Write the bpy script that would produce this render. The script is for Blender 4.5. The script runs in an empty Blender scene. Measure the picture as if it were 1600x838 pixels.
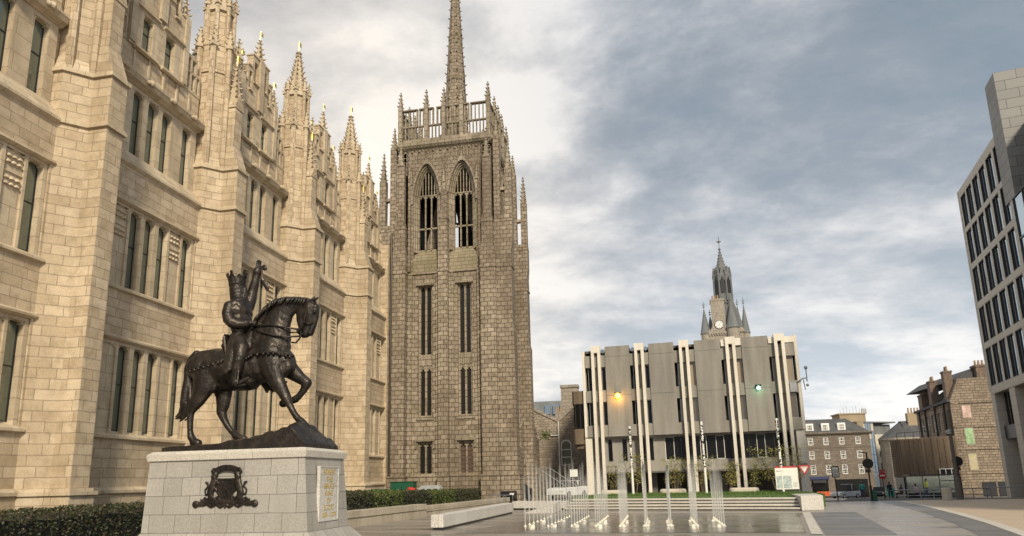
import bpy, bmesh, math, random
from mathutils import Vector, Matrix
rnd = random.Random(7)
R = math.radians
sc = bpy.context.scene
COL = sc.collection

# ---------------------------------------------------------------- camera, sky, sun, exposure
cam = bpy.data.objects.new('camera', bpy.data.cameras.new('camera')); COL.objects.link(cam)
cam.location = (0, 0, 1.65)
cam.rotation_mode = 'QUATERNION'
cam.rotation_quaternion = (Matrix.Rotation(R(10.655), 3, 'Z') @ Matrix.Rotation(R(90 + 11.4945), 3, 'X') @ Matrix.Rotation(R(-1.375), 3, 'Z')).to_quaternion()
cam.data.sensor_width = 36; cam.data.lens = 24.007; cam.data.shift_y = 0.07125
cam.data.clip_end = 9000; cam.data.clip_start = 0.1
sc.camera = cam

SUN_EL, SUN_AZ = 33, 156          # azimuth measured clockwise from +Y
world = bpy.data.worlds.new('World'); sc.world = world; world.use_nodes = True
nt = world.node_tree; nt.nodes.clear()
def N(nt, t, **k):
    n = nt.nodes.new(t)
    for a, b in k.items(): setattr(n, a, b)
    return n
def link(nt, a, b): nt.links.new(a, b)
def mathn(nt, op, a, b=None, c=None, clamp=False):
    n = N(nt, 'ShaderNodeMath', operation=op); n.use_clamp = clamp
    for i, v in enumerate((a, b, c)):
        if v is None: continue
        if isinstance(v, (int, float)): n.inputs[i].default_value = v
        else: link(nt, v, n.inputs[i])
    return n.outputs[0]
def mixc(nt, f, a, b, blend='MIX'):
    n = N(nt, 'ShaderNodeMix', data_type='RGBA', blend_type=blend)
    for i, v in ((0, f), (6, a), (7, b)):
        if isinstance(v, (int, float)): n.inputs[i].default_value = v
        elif isinstance(v, (tuple, list)): n.inputs[i].default_value = (*v, 1) if len(v) == 3 else v
        else: link(nt, v, n.inputs[i])
    return n.outputs[2]
def ramp(nt, f, pts, interp='LINEAR'):
    n = N(nt, 'ShaderNodeValToRGB'); n.color_ramp.interpolation = interp
    while len(n.color_ramp.elements) < len(pts): n.color_ramp.elements.new(0.5)
    for e, (p, c) in zip(n.color_ramp.elements, pts):
        e.position = p; e.color = (*c, 1) if len(c) == 3 else c
    link(nt, f, n.inputs[0]); return n.outputs[0]
def g3(v): return (v, v, v)

out = N(nt, 'ShaderNodeOutputWorld'); bg = N(nt, 'ShaderNodeBackground'); bg.inputs[1].default_value = 0.1
sky = N(nt, 'ShaderNodeTexSky', sky_type='NISHITA'); sky.sun_disc = False
sky.sun_elevation = R(SUN_EL); sky.sun_rotation = R(SUN_AZ); sky.air_density = 1.3; sky.dust_density = 2.0
tc = N(nt, 'ShaderNodeTexCoord'); sep = N(nt, 'ShaderNodeSeparateXYZ'); link(nt, tc.outputs['Generated'], sep.inputs[0])
zz = mathn(nt, 'ADD', mathn(nt, 'MAXIMUM', sep.outputs[2], 0.0), 0.30)
cx = mathn(nt, 'DIVIDE', sep.outputs[0], zz); cy = mathn(nt, 'DIVIDE', sep.outputs[1], zz)
comb = N(nt, 'ShaderNodeCombineXYZ'); link(nt, cx, comb.inputs[0]); link(nt, cy, comb.inputs[1])
def wnoise(vec, scale, det, rough, off, dist=0.0):
    mp = N(nt, 'ShaderNodeMapping'); mp.inputs[1].default_value = off; mp.inputs[3].default_value = (1, 1.25, 1); link(nt, vec, mp.inputs[0])
    n = N(nt, 'ShaderNodeTexNoise'); n.inputs['Scale'].default_value = scale; n.inputs['Detail'].default_value = det
    n.inputs['Roughness'].default_value = rough; n.inputs['Distortion'].default_value = dist; link(nt, mp.outputs[0], n.inputs['Vector']); return n.outputs[0]
n1 = wnoise(comb.outputs[0], 1.75, 10, 0.58, (5.6, 2.9, 0), 0.15)
n2 = wnoise(comb.outputs[0], 0.6, 4, 0.5, (8.3, 4.4, 0))
n3 = wnoise(comb.outputs[0], 6.0, 8, 0.65, (1.3, 9.2, 0), 0.2)
cl = mathn(nt, 'ADD', mathn(nt, 'MULTIPLY', n1, 0.56), mathn(nt, 'ADD', mathn(nt, 'MULTIPLY', n2, 0.30), mathn(nt, 'MULTIPLY', n3, 0.14)))
# cloud decks: blue-grey undersides, pale lit edges (values are in Nishita units: x 0.1 strength)
cloud = ramp(nt, cl, [(0.40, (2.1, 2.6, 3.1)), (0.45, (2.6, 3.0, 3.45)), (0.485, (3.4, 3.7, 4.1)), (0.52, (4.7, 4.85, 5.1)), (0.57, (7.0, 6.95, 6.95))])
# lower sky is paler and brighter; the west (left) side is warmer and brighter
hz = ramp(nt, sep.outputs[2], [(0.0, g3(1)), (0.12, g3(0.95)), (0.22, g3(0.5)), (0.38, g3(0.12)), (0.55, g3(0))])
cloud = mixc(nt, mathn(nt, 'MULTIPLY', hz, 0.85), cloud, mixc(nt, ramp(nt, cl, [(0.44, g3(0)), (0.54, g3(1))]), (6.2, 6.7, 7.3), (9.3, 9.1, 8.9)))
side = N(nt, 'ShaderNodeVectorMath', operation='DOT_PRODUCT'); link(nt, tc.outputs['Generated'], side.inputs[0]); side.inputs[1].default_value = (-0.93, 0.36, 0.0)
sf = ramp(nt, side.outputs['Value'], [(0.30, g3(0)), (0.62, g3(0.85))])
cloud = mixc(nt, sf, cloud, mixc(nt, ramp(nt, cl, [(0.42, g3(0)), (0.55, g3(1))]), (4.8, 4.6, 4.5), (9.8, 9.0, 7.9)))
link(nt, mixc(nt, 0.93, sky.outputs[0], cloud), bg.inputs[0]); link(nt, bg.outputs[0], out.inputs[0])

sl = bpy.data.lights.new('sun', 'SUN'); sl.energy = 3.3; sl.angle = R(8); sl.color = (1.0, 0.87, 0.66)
sun = bpy.data.objects.new('sun', sl); COL.objects.link(sun)
sd = Vector((math.sin(R(SUN_AZ)) * math.cos(R(SUN_EL)), math.cos(R(SUN_AZ)) * math.cos(R(SUN_EL)), math.sin(R(SUN_EL))))
sun.rotation_mode = 'QUATERNION'; sun.rotation_quaternion = sd.to_track_quat('Z', 'Y'); sun.location = (20, -20, 60)
sc.view_settings.view_transform = 'Standard'; sc.view_settings.look = 'None'; sc.view_settings.gamma = 1
sc.view_settings.exposure = 0.27

# ---------------------------------------------------------------- materials
MATS = {}
def newmat(name):
    m = bpy.data.materials.new(name); m.use_nodes = True; nt = m.node_tree
    b = nt.nodes['Principled BSDF']; MATS[name] = m; return m, nt, b
def plain(name, c, rough=0.6, metal=0.0, var=0.12, scale=3.0, bump=0.0, bscale=20, emit=None, spec=None):
    m, nt, b = newmat(name); geo = N(nt, 'ShaderNodeNewGeometry')
    n = N(nt, 'ShaderNodeTexNoise'); n.inputs['Scale'].default_value = scale; n.inputs['Detail'].default_value = 5; link(nt, geo.outputs['Position'], n.inputs['Vector'])
    lo = tuple(x * (1 - var) for x in c); hi = tuple(min(1, x * (1 + var)) for x in c)
    link(nt, ramp(nt, n.outputs[0], [(0.3, lo), (0.7, hi)]), b.inputs['Base Color'])
    b.inputs['Roughness'].default_value = rough; b.inputs['Metallic'].default_value = metal
    if spec is not None: b.inputs['Specular IOR Level'].default_value = spec
    if bump:
        n2 = N(nt, 'ShaderNodeTexNoise'); n2.inputs['Scale'].default_value = bscale; n2.inputs['Detail'].default_value = 4; link(nt, geo.outputs['Position'], n2.inputs['Vector'])
        bp = N(nt, 'ShaderNodeBump'); bp.inputs['Distance'].default_value = bump; link(nt, n2.outputs[0], bp.inputs['Height']); link(nt, bp.outputs[0], b.inputs['Normal'])
    if emit: b.inputs['Emission Color'].default_value = (*emit[0], 1); b.inputs['Emission Strength'].default_value = emit[1]
    return m
def ashlar(name, c1, c2, mortar, bw, bh, ms=0.02, voff=0.0, stain=(0.3, 0.25, 0.18), sa=0.35, rough=0.85, bump=0.02, speck=0.08, offset=0.5, sscale=0.35, moss=None, pillow=0.3, wob=0.03, sq=0.72, blotch=0.0):
    m, nt, b = newmat(name)
    uv = N(nt, 'ShaderNodeUVMap'); geo = N(nt, 'ShaderNodeNewGeometry')
    mp = N(nt, 'ShaderNodeMapping'); mp.inputs[1].default_value = (0, voff, 0); link(nt, uv.outputs[0], mp.inputs[0])
    # a slight wobble so joints are not ruler-straight
    nz = N(nt, 'ShaderNodeTexNoise'); nz.inputs['Scale'].default_value = 1.7; link(nt, mp.outputs[0], nz.inputs['Vector'])
    va = N(nt, 'ShaderNodeVectorMath', operation='MULTIPLY_ADD'); link(nt, nz.outputs['Color'], va.inputs[0]); va.inputs[1].default_value = g3(wob); link(nt, mp.outputs[0], va.inputs[2])
    br = N(nt, 'ShaderNodeTexBrick'); br.inputs['Scale'].default_value = 1; br.inputs['Brick Width'].default_value = bw; br.inputs['Row Height'].default_value = bh
    br.inputs['Mortar Size'].default_value = ms; br.inputs['Mortar Smooth'].default_value = 0.4; br.inputs['Bias'].default_value = 0.0
    br.offset = offset; br.squash = sq; br.squash_frequency = 3
    br.inputs['Color1'].default_value = (*c1, 1); br.inputs['Color2'].default_value = (*c2, 1); br.inputs['Mortar'].default_value = (*mortar, 1); link(nt, va.outputs[0], br.inputs['Vector'])
    # speckle and weather stains
    sp = N(nt, 'ShaderNodeTexNoise'); sp.inputs['Scale'].default_value = 26; sp.inputs['Detail'].default_value = 3; link(nt, geo.outputs['Position'], sp.inputs['Vector'])
    c = mixc(nt, 1.0, br.outputs['Color'], ramp(nt, sp.outputs[0], [(0.3, g3(1 - speck)), (0.7, g3(1 + speck))]), 'MULTIPLY')
    if blotch:      # weathered patches a block or two across
        bn = N(nt, 'ShaderNodeTexNoise'); bn.inputs['Scale'].default_value = 2.6; bn.inputs['Detail'].default_value = 4; bn.inputs['Roughness'].default_value = 0.6; link(nt, geo.outputs['Position'], bn.inputs['Vector'])
        c = mixc(nt, 1.0, c, ramp(nt, bn.outputs[0], [(0.32, (1 - blotch, 1 - blotch * 1.1, 1 - blotch * 1.25)), (0.52, g3(1.0)), (0.70, g3(1 + blotch * 0.45))]), 'MULTIPLY')
    st = N(nt, 'ShaderNodeVectorMath', operation='MULTIPLY'); link(nt, geo.outputs['Position'], st.inputs[0]); st.inputs[1].default_value = (1, 1, 0.3)
    sn = N(nt, 'ShaderNodeTexNoise'); sn.inputs['Scale'].default_value = sscale; sn.inputs['Detail'].default_value = 7; sn.inputs['Roughness'].default_value = 0.62; link(nt, st.outputs[0], sn.inputs['Vector'])
    c = mixc(nt, mathn(nt, 'MULTIPLY', ramp(nt, sn.outputs[0], [(0.42, g3(0)), (0.68, g3(1))]), sa), c, stain, 'MIX')
    if moss:
        mn = N(nt, 'ShaderNodeTexNoise'); mn.inputs['Scale'].default_value = 0.5; mn.inputs['Detail'].default_value = 5; link(nt, geo.outputs['Position'], mn.inputs['Vector'])
        c = mixc(nt, mathn(nt, 'MULTIPLY', ramp(nt, mn.outputs[0], [(0.55, g3(0)), (0.7, g3(1))]), moss[1]), c, moss[0], 'MIX')
    link(nt, c, b.inputs['Base Color']); b.inputs['Roughness'].default_value = rough
    hh = mathn(nt, 'ADD', mathn(nt, 'MULTIPLY', br.outputs['Fac'], -1.0), mathn(nt, 'MULTIPLY', sp.outputs[0], pillow))
    bp = N(nt, 'ShaderNodeBump'); bp.inputs['Distance'].default_value = bump; bp.inputs['Strength'].default_value = 0.8; link(nt, hh, bp.inputs['Height']); link(nt, bp.outputs[0], b.inputs['Normal'])
    return m
ashlar('granite', (0.45, 0.355, 0.24), (0.60, 0.495, 0.36), (0.35, 0.275, 0.19), 0.74, 0.345, 0.012, 0.0, (0.31, 0.24, 0.16), 0.55, blotch=0.2, wob=0.02, bump=0.03, speck=0.14, sscale=0.55, pillow=0.5)
ashlar('granite_trim', (0.50, 0.415, 0.295), (0.58, 0.49, 0.36), (0.34, 0.26, 0.18), 1.1, 0.66, 0.012, 0.1, (0.27, 0.20, 0.13), 0.5, bump=0.012, speck=0.12, sscale=0.8, blotch=0.15)
ashlar('church_stone', (0.245, 0.20, 0.15), (0.37, 0.31, 0.24), (0.085, 0.064, 0.045), 0.50, 0.34, 0.024, 0.05, (0.115, 0.085, 0.058), 0.85, bump=0.05, speck=0.2, sscale=0.28, moss=((0.16, 0.15, 0.06), 0.25), wob=0.012, sq=1.0, blotch=0.3)
ashlar('mossy_sill', (0.24, 0.20, 0.135), (0.31, 0.262, 0.185), (0.14, 0.12, 0.07), 0.6, 0.3, 0.02, 0.1, (0.14, 0.13, 0.06), 0.5, bump=0.02)
ashlar('church_trim', (0.25, 0.21, 0.16), (0.36, 0.305, 0.235), (0.14, 0.11, 0.08), 0.8, 0.5, 0.03, 0.1, (0.13, 0.11, 0.07), 0.7, bump=0.03, speck=0.2, sscale=0.6, moss=((0.17, 0.16, 0.05), 0.4))
ashlar('rubble_stone', (0.25, 0.21, 0.17), (0.42, 0.36, 0.29), (0.26, 0.22, 0.18), 0.55, 0.28, 0.05, 0, (0.12, 0.10, 0.08), 0.5, bump=0.04, speck=0.25)
ashlar('tenement_stone', (0.23, 0.18, 0.135), (0.34, 0.275, 0.21), (0.11, 0.088, 0.07), 0.6, 0.28, 0.03, 0, (0.12, 0.095, 0.07), 0.5, bump=0.03, speck=0.2)
ashlar('terrace_stone', (0.15, 0.125, 0.10), (0.22, 0.185, 0.15), (0.12, 0.10, 0.08), 0.8, 0.36, 0.04, 0, (0.13, 0.11, 0.09), 0.4, speck=0.15)
ashlar('tower_stone', (0.30, 0.265, 0.22), (0.38, 0.34, 0.285), (0.2, 0.175, 0.15), 0.8, 0.4, 0.03, 0, (0.2, 0.18, 0.15), 0.4)
ashlar('pedestal_granite', (0.33, 0.315, 0.29), (0.41, 0.39, 0.36), (0.10, 0.095, 0.09), 0.74, 0.462, 0.008, -0.072, (0.27, 0.25, 0.22), 0.4, rough=0.6, bump=0.004, speck=0.17, sscale=0.9)
ashlar('pedestal_cap', (0.50, 0.47, 0.42), (0.57, 0.54, 0.48), (0.25, 0.22, 0.19), 1.5, 0.9, 0.006, -0.4, (0.4, 0.36, 0.3), 0.3, rough=0.7, bump=0.004, speck=0.25, sscale=1.5)
ashlar('bench_granite', (0.52, 0.50, 0.47), (0.60, 0.58, 0.55), (0.3, 0.28, 0.26), 2.2, 0.9, 0.008, 0.2, (0.42, 0.4, 0.37), 0.25, rough=0.7, bump=0.003, speck=0.32, sscale=1.3)
ashlar('wall_granite', (0.40, 0.35, 0.28), (0.47, 0.42, 0.34), (0.22, 0.19, 0.15), 1.3, 0.36, 0.012, 0.03, (0.24, 0.20, 0.14), 0.5, rough=0.85, bump=0.006, speck=0.25, sscale=1.0)
ashlar('panel_grey', (0.17, 0.172, 0.17), (0.22, 0.222, 0.218), (0.07, 0.07, 0.07), 1.5, 0.62, 0.018, 0, (0.22, 0.21, 0.2), 0.2, rough=0.55, bump=0.01, speck=0.05)
ashlar('panel_pale', (0.46, 0.43, 0.38), (0.50, 0.47, 0.42), (0.28, 0.26, 0.23), 3.0, 0.62, 0.014, 0, (0.38, 0.36, 0.32), 0.2, rough=0.6, bump=0.006, speck=0.06)
def concrete(name, c, streak=0.2, bump=0.012, bs=14):
    m, nt, b = newmat(name); geo = N(nt, 'ShaderNodeNewGeometry')
    a = N(nt, 'ShaderNodeTexNoise'); a.inputs['Scale'].default_value = bs; a.inputs['Detail'].default_value = 6; a.inputs['Roughness'].default_value = 0.7; link(nt, geo.outputs['Position'], a.inputs['Vector'])
    st = N(nt, 'ShaderNodeVectorMath', operation='MULTIPLY'); link(nt, geo.outputs['Position'], st.inputs[0]); st.inputs[1].default_value = (1.4, 1.4, 0.15)
    s = N(nt, 'ShaderNodeTexNoise'); s.inputs['Scale'].default_value = 0.9; s.inputs['Detail'].default_value = 6; link(nt, st.outputs[0], s.inputs['Vector'])
    c1 = mixc(nt, 1.0, (*c, 1), ramp(nt, a.outputs[0], [(0.3, g3(0.82)), (0.7, g3(1.16))]), 'MULTIPLY')
    c1 = mixc(nt, 1.0, c1, ramp(nt, s.outputs[0], [(0.35, g3(1 - streak)), (0.65, g3(1.06))]), 'MULTIPLY')
    link(nt, c1, b.inputs['Base Color']); b.inputs['Roughness'].default_value = 0.9
    bp = N(nt, 'ShaderNodeBump'); bp.inputs['Distance'].default_value = bump; link(nt, a.outputs[0], bp.inputs['Height']); link(nt, bp.outputs[0], b.inputs['Normal'])
concrete('concrete_grey', (0.30, 0.285, 0.255), 0.28); concrete('concrete_white', (0.74, 0.70, 0.62), 0.12, 0.003); concrete('concrete_dark', (0.13, 0.12, 0.11))
concrete('concrete_band', (0.32, 0.305, 0.275), 0.2, 0.004); concrete('asphalt', (0.075, 0.07, 0.066), 0.1, 0.006, 25); concrete('brown_board', (0.20, 0.15, 0.105), 0.35, 0.01, 5)
concrete('slate', (0.085, 0.088, 0.095), 0.25, 0.01, 6); concrete('pale_render', (0.55, 0.50, 0.42), 0.1, 0.003); concrete('tan_render', (0.34, 0.27, 0.18), 0.15, 0.003)
concrete('lead', (0.16, 0.17, 0.175), 0.2, 0.004, 5)
def glass(name, c, tint, rough=0.06, trans=0.35, fk=0.9, f0=0.06):
    m, nt, b = newmat(name); nt.nodes.remove(b); o = nt.nodes['Material Output']
    gl = N(nt, 'ShaderNodeBsdfGlossy'); gl.inputs['Roughness'].default_value = rough; gl.inputs['Color'].default_value = (*c, 1)
    tr = N(nt, 'ShaderNodeBsdfTransparent'); tr.inputs['Color'].default_value = (*tint, 1)
    df = N(nt, 'ShaderNodeBsdfDiffuse'); df.inputs['Color'].default_value = (*[x * (0.35 if fk < 0.95 else 0.6) for x in tint], 1)
    mx0 = N(nt, 'ShaderNodeMixShader'); mx0.inputs[0].default_value = trans; link(nt, df.outputs[0], mx0.inputs[1]); link(nt, tr.outputs[0], mx0.inputs[2])
    geo = N(nt, 'ShaderNodeNewGeometry'); n = N(nt, 'ShaderNodeTexNoise'); n.inputs['Scale'].default_value = 1.1; link(nt, geo.outputs['Position'], n.inputs['Vector'])
    bp = N(nt, 'ShaderNodeBump'); bp.inputs['Distance'].default_value = 0.01; link(nt, n.outputs[0], bp.inputs['Height']); link(nt, bp.outputs[0], gl.inputs['Normal'])
    fr = N(nt, 'ShaderNodeFresnel'); fr.inputs[0].default_value = 1.55
    f = mathn(nt, 'ADD', mathn(nt, 'MULTIPLY', fr.outputs[0], fk), f0, clamp=True)
    mx = N(nt, 'ShaderNodeMixShader'); link(nt, f, mx.inputs[0]); link(nt, mx0.outputs[0], mx.inputs[1]); link(nt, gl.outputs[0], mx.inputs[2]); link(nt, mx.outputs[0], o.inputs[0])
glass('glass_green', (0.85, 0.95, 0.9), (0.27, 0.31, 0.24), 0.12, 0.3, 1.0, 0.12); glass('glass_dark', (0.9, 0.9, 0.9), (0.03, 0.03, 0.032), 0.08, 0.1, 0.5, -0.01); glass('glass_blue', (0.75, 0.9, 1.0), (0.12, 0.16, 0.19), 0.05, 0.2, 0.9, 0.34)
glass('glass_blind', (0.9, 0.85, 0.75), (0.95, 0.78, 0.60), 0.2, 0.02, 0.5, 0.0); glass('glass_brown', (0.9, 0.82, 0.7), (0.30, 0.25, 0.19), 0.12, 0.2); glass('glass_leaded', (0.6, 0.6, 0.6), (0.045, 0.042, 0.04), 0.25, 0.1)
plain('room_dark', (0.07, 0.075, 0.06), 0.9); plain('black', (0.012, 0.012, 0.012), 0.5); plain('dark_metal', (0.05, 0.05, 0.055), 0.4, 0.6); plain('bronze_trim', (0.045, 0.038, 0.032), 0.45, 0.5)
plain('grey_metal', (0.35, 0.36, 0.37), 0.4, 0.7); plain('gilt', (0.75, 0.55, 0.12), 0.35, 0.8); plain('white_paint', (0.78, 0.77, 0.74), 0.5, var=0.05); plain('red_paint', (0.45, 0.03, 0.025), 0.5)
plain('green_paint', (0.012, 0.085, 0.045), 0.45, var=0.2); plain('grey_plastic', (0.36, 0.38, 0.40), 0.5); plain('terracotta', (0.34, 0.24, 0.15), 0.8); plain('blind_cream', (0.45, 0.40, 0.26), 0.9)
plain('board_pink', (0.55, 0.40, 0.35), 0.9, var=0.3, scale=2); plain('board_green', (0.30, 0.45, 0.26), 0.9, var=0.35, scale=2); plain('navy', (0.02, 0.03, 0.10), 0.5); plain('orange_cloth', (0.55, 0.13, 0.05), 0.8)
plain('teal', (0.05, 0.28, 0.25), 0.6); plain('yellow_cloth', (0.55, 0.6, 0.12), 0.8); plain('pink_cloth', (0.5, 0.3, 0.32), 0.8); plain('jeans', (0.05, 0.07, 0.12), 0.9); plain('skin', (0.45, 0.27, 0.2), 0.6); plain('dark_cloth', (0.04, 0.04, 0.045), 0.9)
plain('bark', (0.12, 0.09, 0.06), 0.9, var=0.3, scale=12, bump=0.01); plain('pale_bark', (0.30, 0.25, 0.19), 0.9, var=0.3, scale=12)
plain('louvre_brown', (0.10, 0.06, 0.045), 0.8); plain('warm_lamp', (0.9, 0.6, 0.2), 0.4, emit=((1.0, 0.42, 0.04), 9)); plain('cool_lamp', (0.6, 0.9, 0.7), 0.4, emit=((0.45, 1.0, 0.7), 3)); plain('ceiling_lamp', (0.9, 0.8, 0.4), 0.4, emit=((1.0, 0.72, 0.18), 5))
plain('jet_lamp', (0.9, 0.85, 0.6), 0.4, emit=((1.0, 0.85, 0.55), 1.3)); plain('car_paint_dark', (0.02, 0.022, 0.026), 0.25, 0.3); plain('car_paint_white', (0.7, 0.72, 0.74), 0.25); plain('rubber', (0.02, 0.02, 0.02), 0.8)
plain('map_blue', (0.42, 0.50, 0.50), 0.6, var=0.3, scale=9); plain('brick_brown', (0.17, 0.125, 0.10), 0.9, var=0.35, scale=6, bump=0.01); plain('render_yellow', (0.38, 0.28, 0.12), 0.7)
def leafmat(name, cols, tr=0.3):
    m, nt, b = newmat(name); oi = N(nt, 'ShaderNodeNewGeometry')
    c = ramp(nt, oi.outputs['Random Per Island'], [(i / (len(cols) - 1), c) for i, c in enumerate(cols)]); link(nt, c, b.inputs['Base Color'])
    b.inputs['Roughness'].default_value = 0.55; b.inputs['Subsurface Weight'].default_value = 0.0
leafmat('hedge_leaf', [(0.012, 0.018, 0.008), (0.028, 0.042, 0.014), (0.05, 0.062, 0.02), (0.085, 0.05, 0.025)])
leafmat('hedge_leaf_light', [(0.03, 0.05, 0.012), (0.07, 0.10, 0.018), (0.15, 0.17, 0.03)])
leafmat('spring_leaf', [(0.16, 0.16, 0.035), (0.28, 0.28, 0.06), (0.40, 0.37, 0.09)])
leafmat('grass_blade', [(0.03, 0.07, 0.012), (0.07, 0.13, 0.02), (0.11, 0.18, 0.03)])
def bronze():
    m, nt, b = newmat('bronze'); geo = N(nt, 'ShaderNodeNewGeometry')
    a = N(nt, 'ShaderNodeTexNoise'); a.inputs['Scale'].default_value = 2.6; a.inputs['Detail'].default_value = 8; a.inputs['Roughness'].default_value = 0.65; link(nt, geo.outputs['Position'], a.inputs['Vector'])
    st = N(nt, 'ShaderNodeVectorMath', operation='MULTIPLY'); link(nt, geo.outputs['Position'], st.inputs[0]); st.inputs[1].default_value = (9, 9, 0.8)
    s = N(nt, 'ShaderNodeTexNoise'); s.inputs['Scale'].default_value = 1.0; s.inputs['Detail'].default_value = 4; link(nt, st.outputs[0], s.inputs['Vector'])
    c = ramp(nt, a.outputs[0], [(0.3, (0.016, 0.014, 0.013)), (0.5, (0.035, 0.029, 0.025)), (0.75, (0.085, 0.066, 0.052))])
    c = mixc(nt, mathn(nt, 'MULTIPLY', ramp(nt, s.outputs[0], [(0.62, g3(0)), (0.75, g3(1))]), 0.25), c, (0.20, 0.17, 0.12))
    link(nt, c, b.inputs['Base Color']); b.inputs['Metallic'].default_value = 0.55
    link(nt, ramp(nt, a.outputs[0], [(0.3, g3(0.5)), (0.7, g3(0.33))]), b.inputs['Roughness'])
    a2 = N(nt, 'ShaderNodeTexNoise'); a2.inputs['Scale'].default_value = 13; a2.inputs['Detail'].default_value = 5; link(nt, geo.outputs['Position'], a2.inputs['Vector'])
    bp = N(nt, 'ShaderNodeBump'); bp.inputs['Distance'].default_value = 0.035; bp.inputs['Strength'].default_value = 0.5; link(nt, a2.outputs[0], bp.inputs['Height']); link(nt, bp.outputs[0], b.inputs['Normal'])
bronze()
def paving(name, c1, c2, mortar, bw, bh, rough_lo, rough_hi, streak, rot=0.0, sa=0.5):
    m, nt, b = newmat(name); geo = N(nt, 'ShaderNodeNewGeometry')
    mp = N(nt, 'ShaderNodeMapping'); mp.inputs[2].default_value = (0, 0, rot); link(nt, geo.outputs['Position'], mp.inputs[0])
    br = N(nt, 'ShaderNodeTexBrick'); br.inputs['Scale'].default_value = 1; br.inputs['Brick Width'].default_value = bw; br.inputs['Row Height'].default_value = bh; br.inputs['Mortar Size'].default_value = 0.008
    br.inputs['Color1'].default_value = (*c1, 1); br.inputs['Color2'].default_value = (*c2, 1); br.inputs['Mortar'].default_value = (*mortar, 1); link(nt, mp.outputs[0], br.inputs['Vector'])
    st = N(nt, 'ShaderNodeVectorMath', operation='MULTIPLY'); link(nt, mp.outputs[0], st.inputs[0]); st.inputs[1].default_value = (0.35, 1.6, 1)
    n = N(nt, 'ShaderNodeTexNoise'); n.inputs['Scale'].default_value = 0.55; n.inputs['Detail'].default_value = 8; n.inputs['Roughness'].default_value = 0.65; link(nt, st.outputs[0], n.inputs['Vector'])
    c = mixc(nt, mathn(nt, 'MULTIPLY', ramp(nt, n.outputs[0], [(0.42, g3(0)), (0.6, g3(1))]), sa), br.outputs['Color'], streak)
    link(nt, c, b.inputs['Base Color'])
    link(nt, ramp(nt, n.outputs[0], [(0.4, g3(rough_lo)), (0.62, g3(rough_hi))]), b.inputs['Roughness'])
    bp = N(nt, 'ShaderNodeBump'); bp.inputs['Distance'].default_value = 0.004; link(nt, br.outputs['Fac'], bp.inputs['Height']); bp.invert = True; link(nt, bp.outputs[0], b.inputs['Normal'])
paving('plaza', (0.155, 0.138, 0.118), (0.24, 0.215, 0.185), (0.085, 0.075, 0.065), 0.62, 0.30, 0.2, 0.6, (0.34, 0.305, 0.26), 0.1, 0.8)
paving('pink_paving', (0.46, 0.37, 0.27), (0.54, 0.44, 0.33), (0.33, 0.26, 0.20), 0.3, 0.1, 0.6, 0.8, (0.46, 0.37, 0.27), 0.5, 0.4)
paving('dark_paving', (0.10, 0.095, 0.09), (0.15, 0.14, 0.13), (0.06, 0.055, 0.05), 1.1, 0.55, 0.35, 0.6, (0.17, 0.16, 0.15), 0.1, 0.5)
def waterfilm():
    m, nt, b = newmat('water_film'); geo = N(nt, 'ShaderNodeNewGeometry')
    n = N(nt, 'ShaderNodeTexNoise'); n.inputs['Scale'].default_value = 0.45; n.inputs['Detail'].default_value = 6; link(nt, geo.outputs['Position'], n.inputs['Vector'])
    st = N(nt, 'ShaderNodeVectorMath', operation='MULTIPLY'); link(nt, geo.outputs['Position'], st.inputs[0]); st.inputs[1].default_value = (5, 2.2, 1)
    w = N(nt, 'ShaderNodeTexNoise'); w.inputs['Scale'].default_value = 1.4; w.inputs['Detail'].default_value = 4; link(nt, st.outputs[0], w.inputs['Vector'])
    link(nt, ramp(nt, n.outputs[0], [(0.35, (0.075, 0.072, 0.07)), (0.65, (0.17, 0.165, 0.16))]), b.inputs['Base Color'])
    link(nt, ramp(nt, n.outputs[0], [(0.35, g3(0.10)), (0.65, g3(0.28))]), b.inputs['Roughness']); b.inputs['IOR'].default_value = 1.5
    bp = N(nt, 'ShaderNodeBump'); bp.inputs['Distance'].default_value = 0.006; link(nt, w.outputs[0], bp.inputs['Height']); link(nt, bp.outputs[0], b.inputs['Normal'])
waterfilm()
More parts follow.
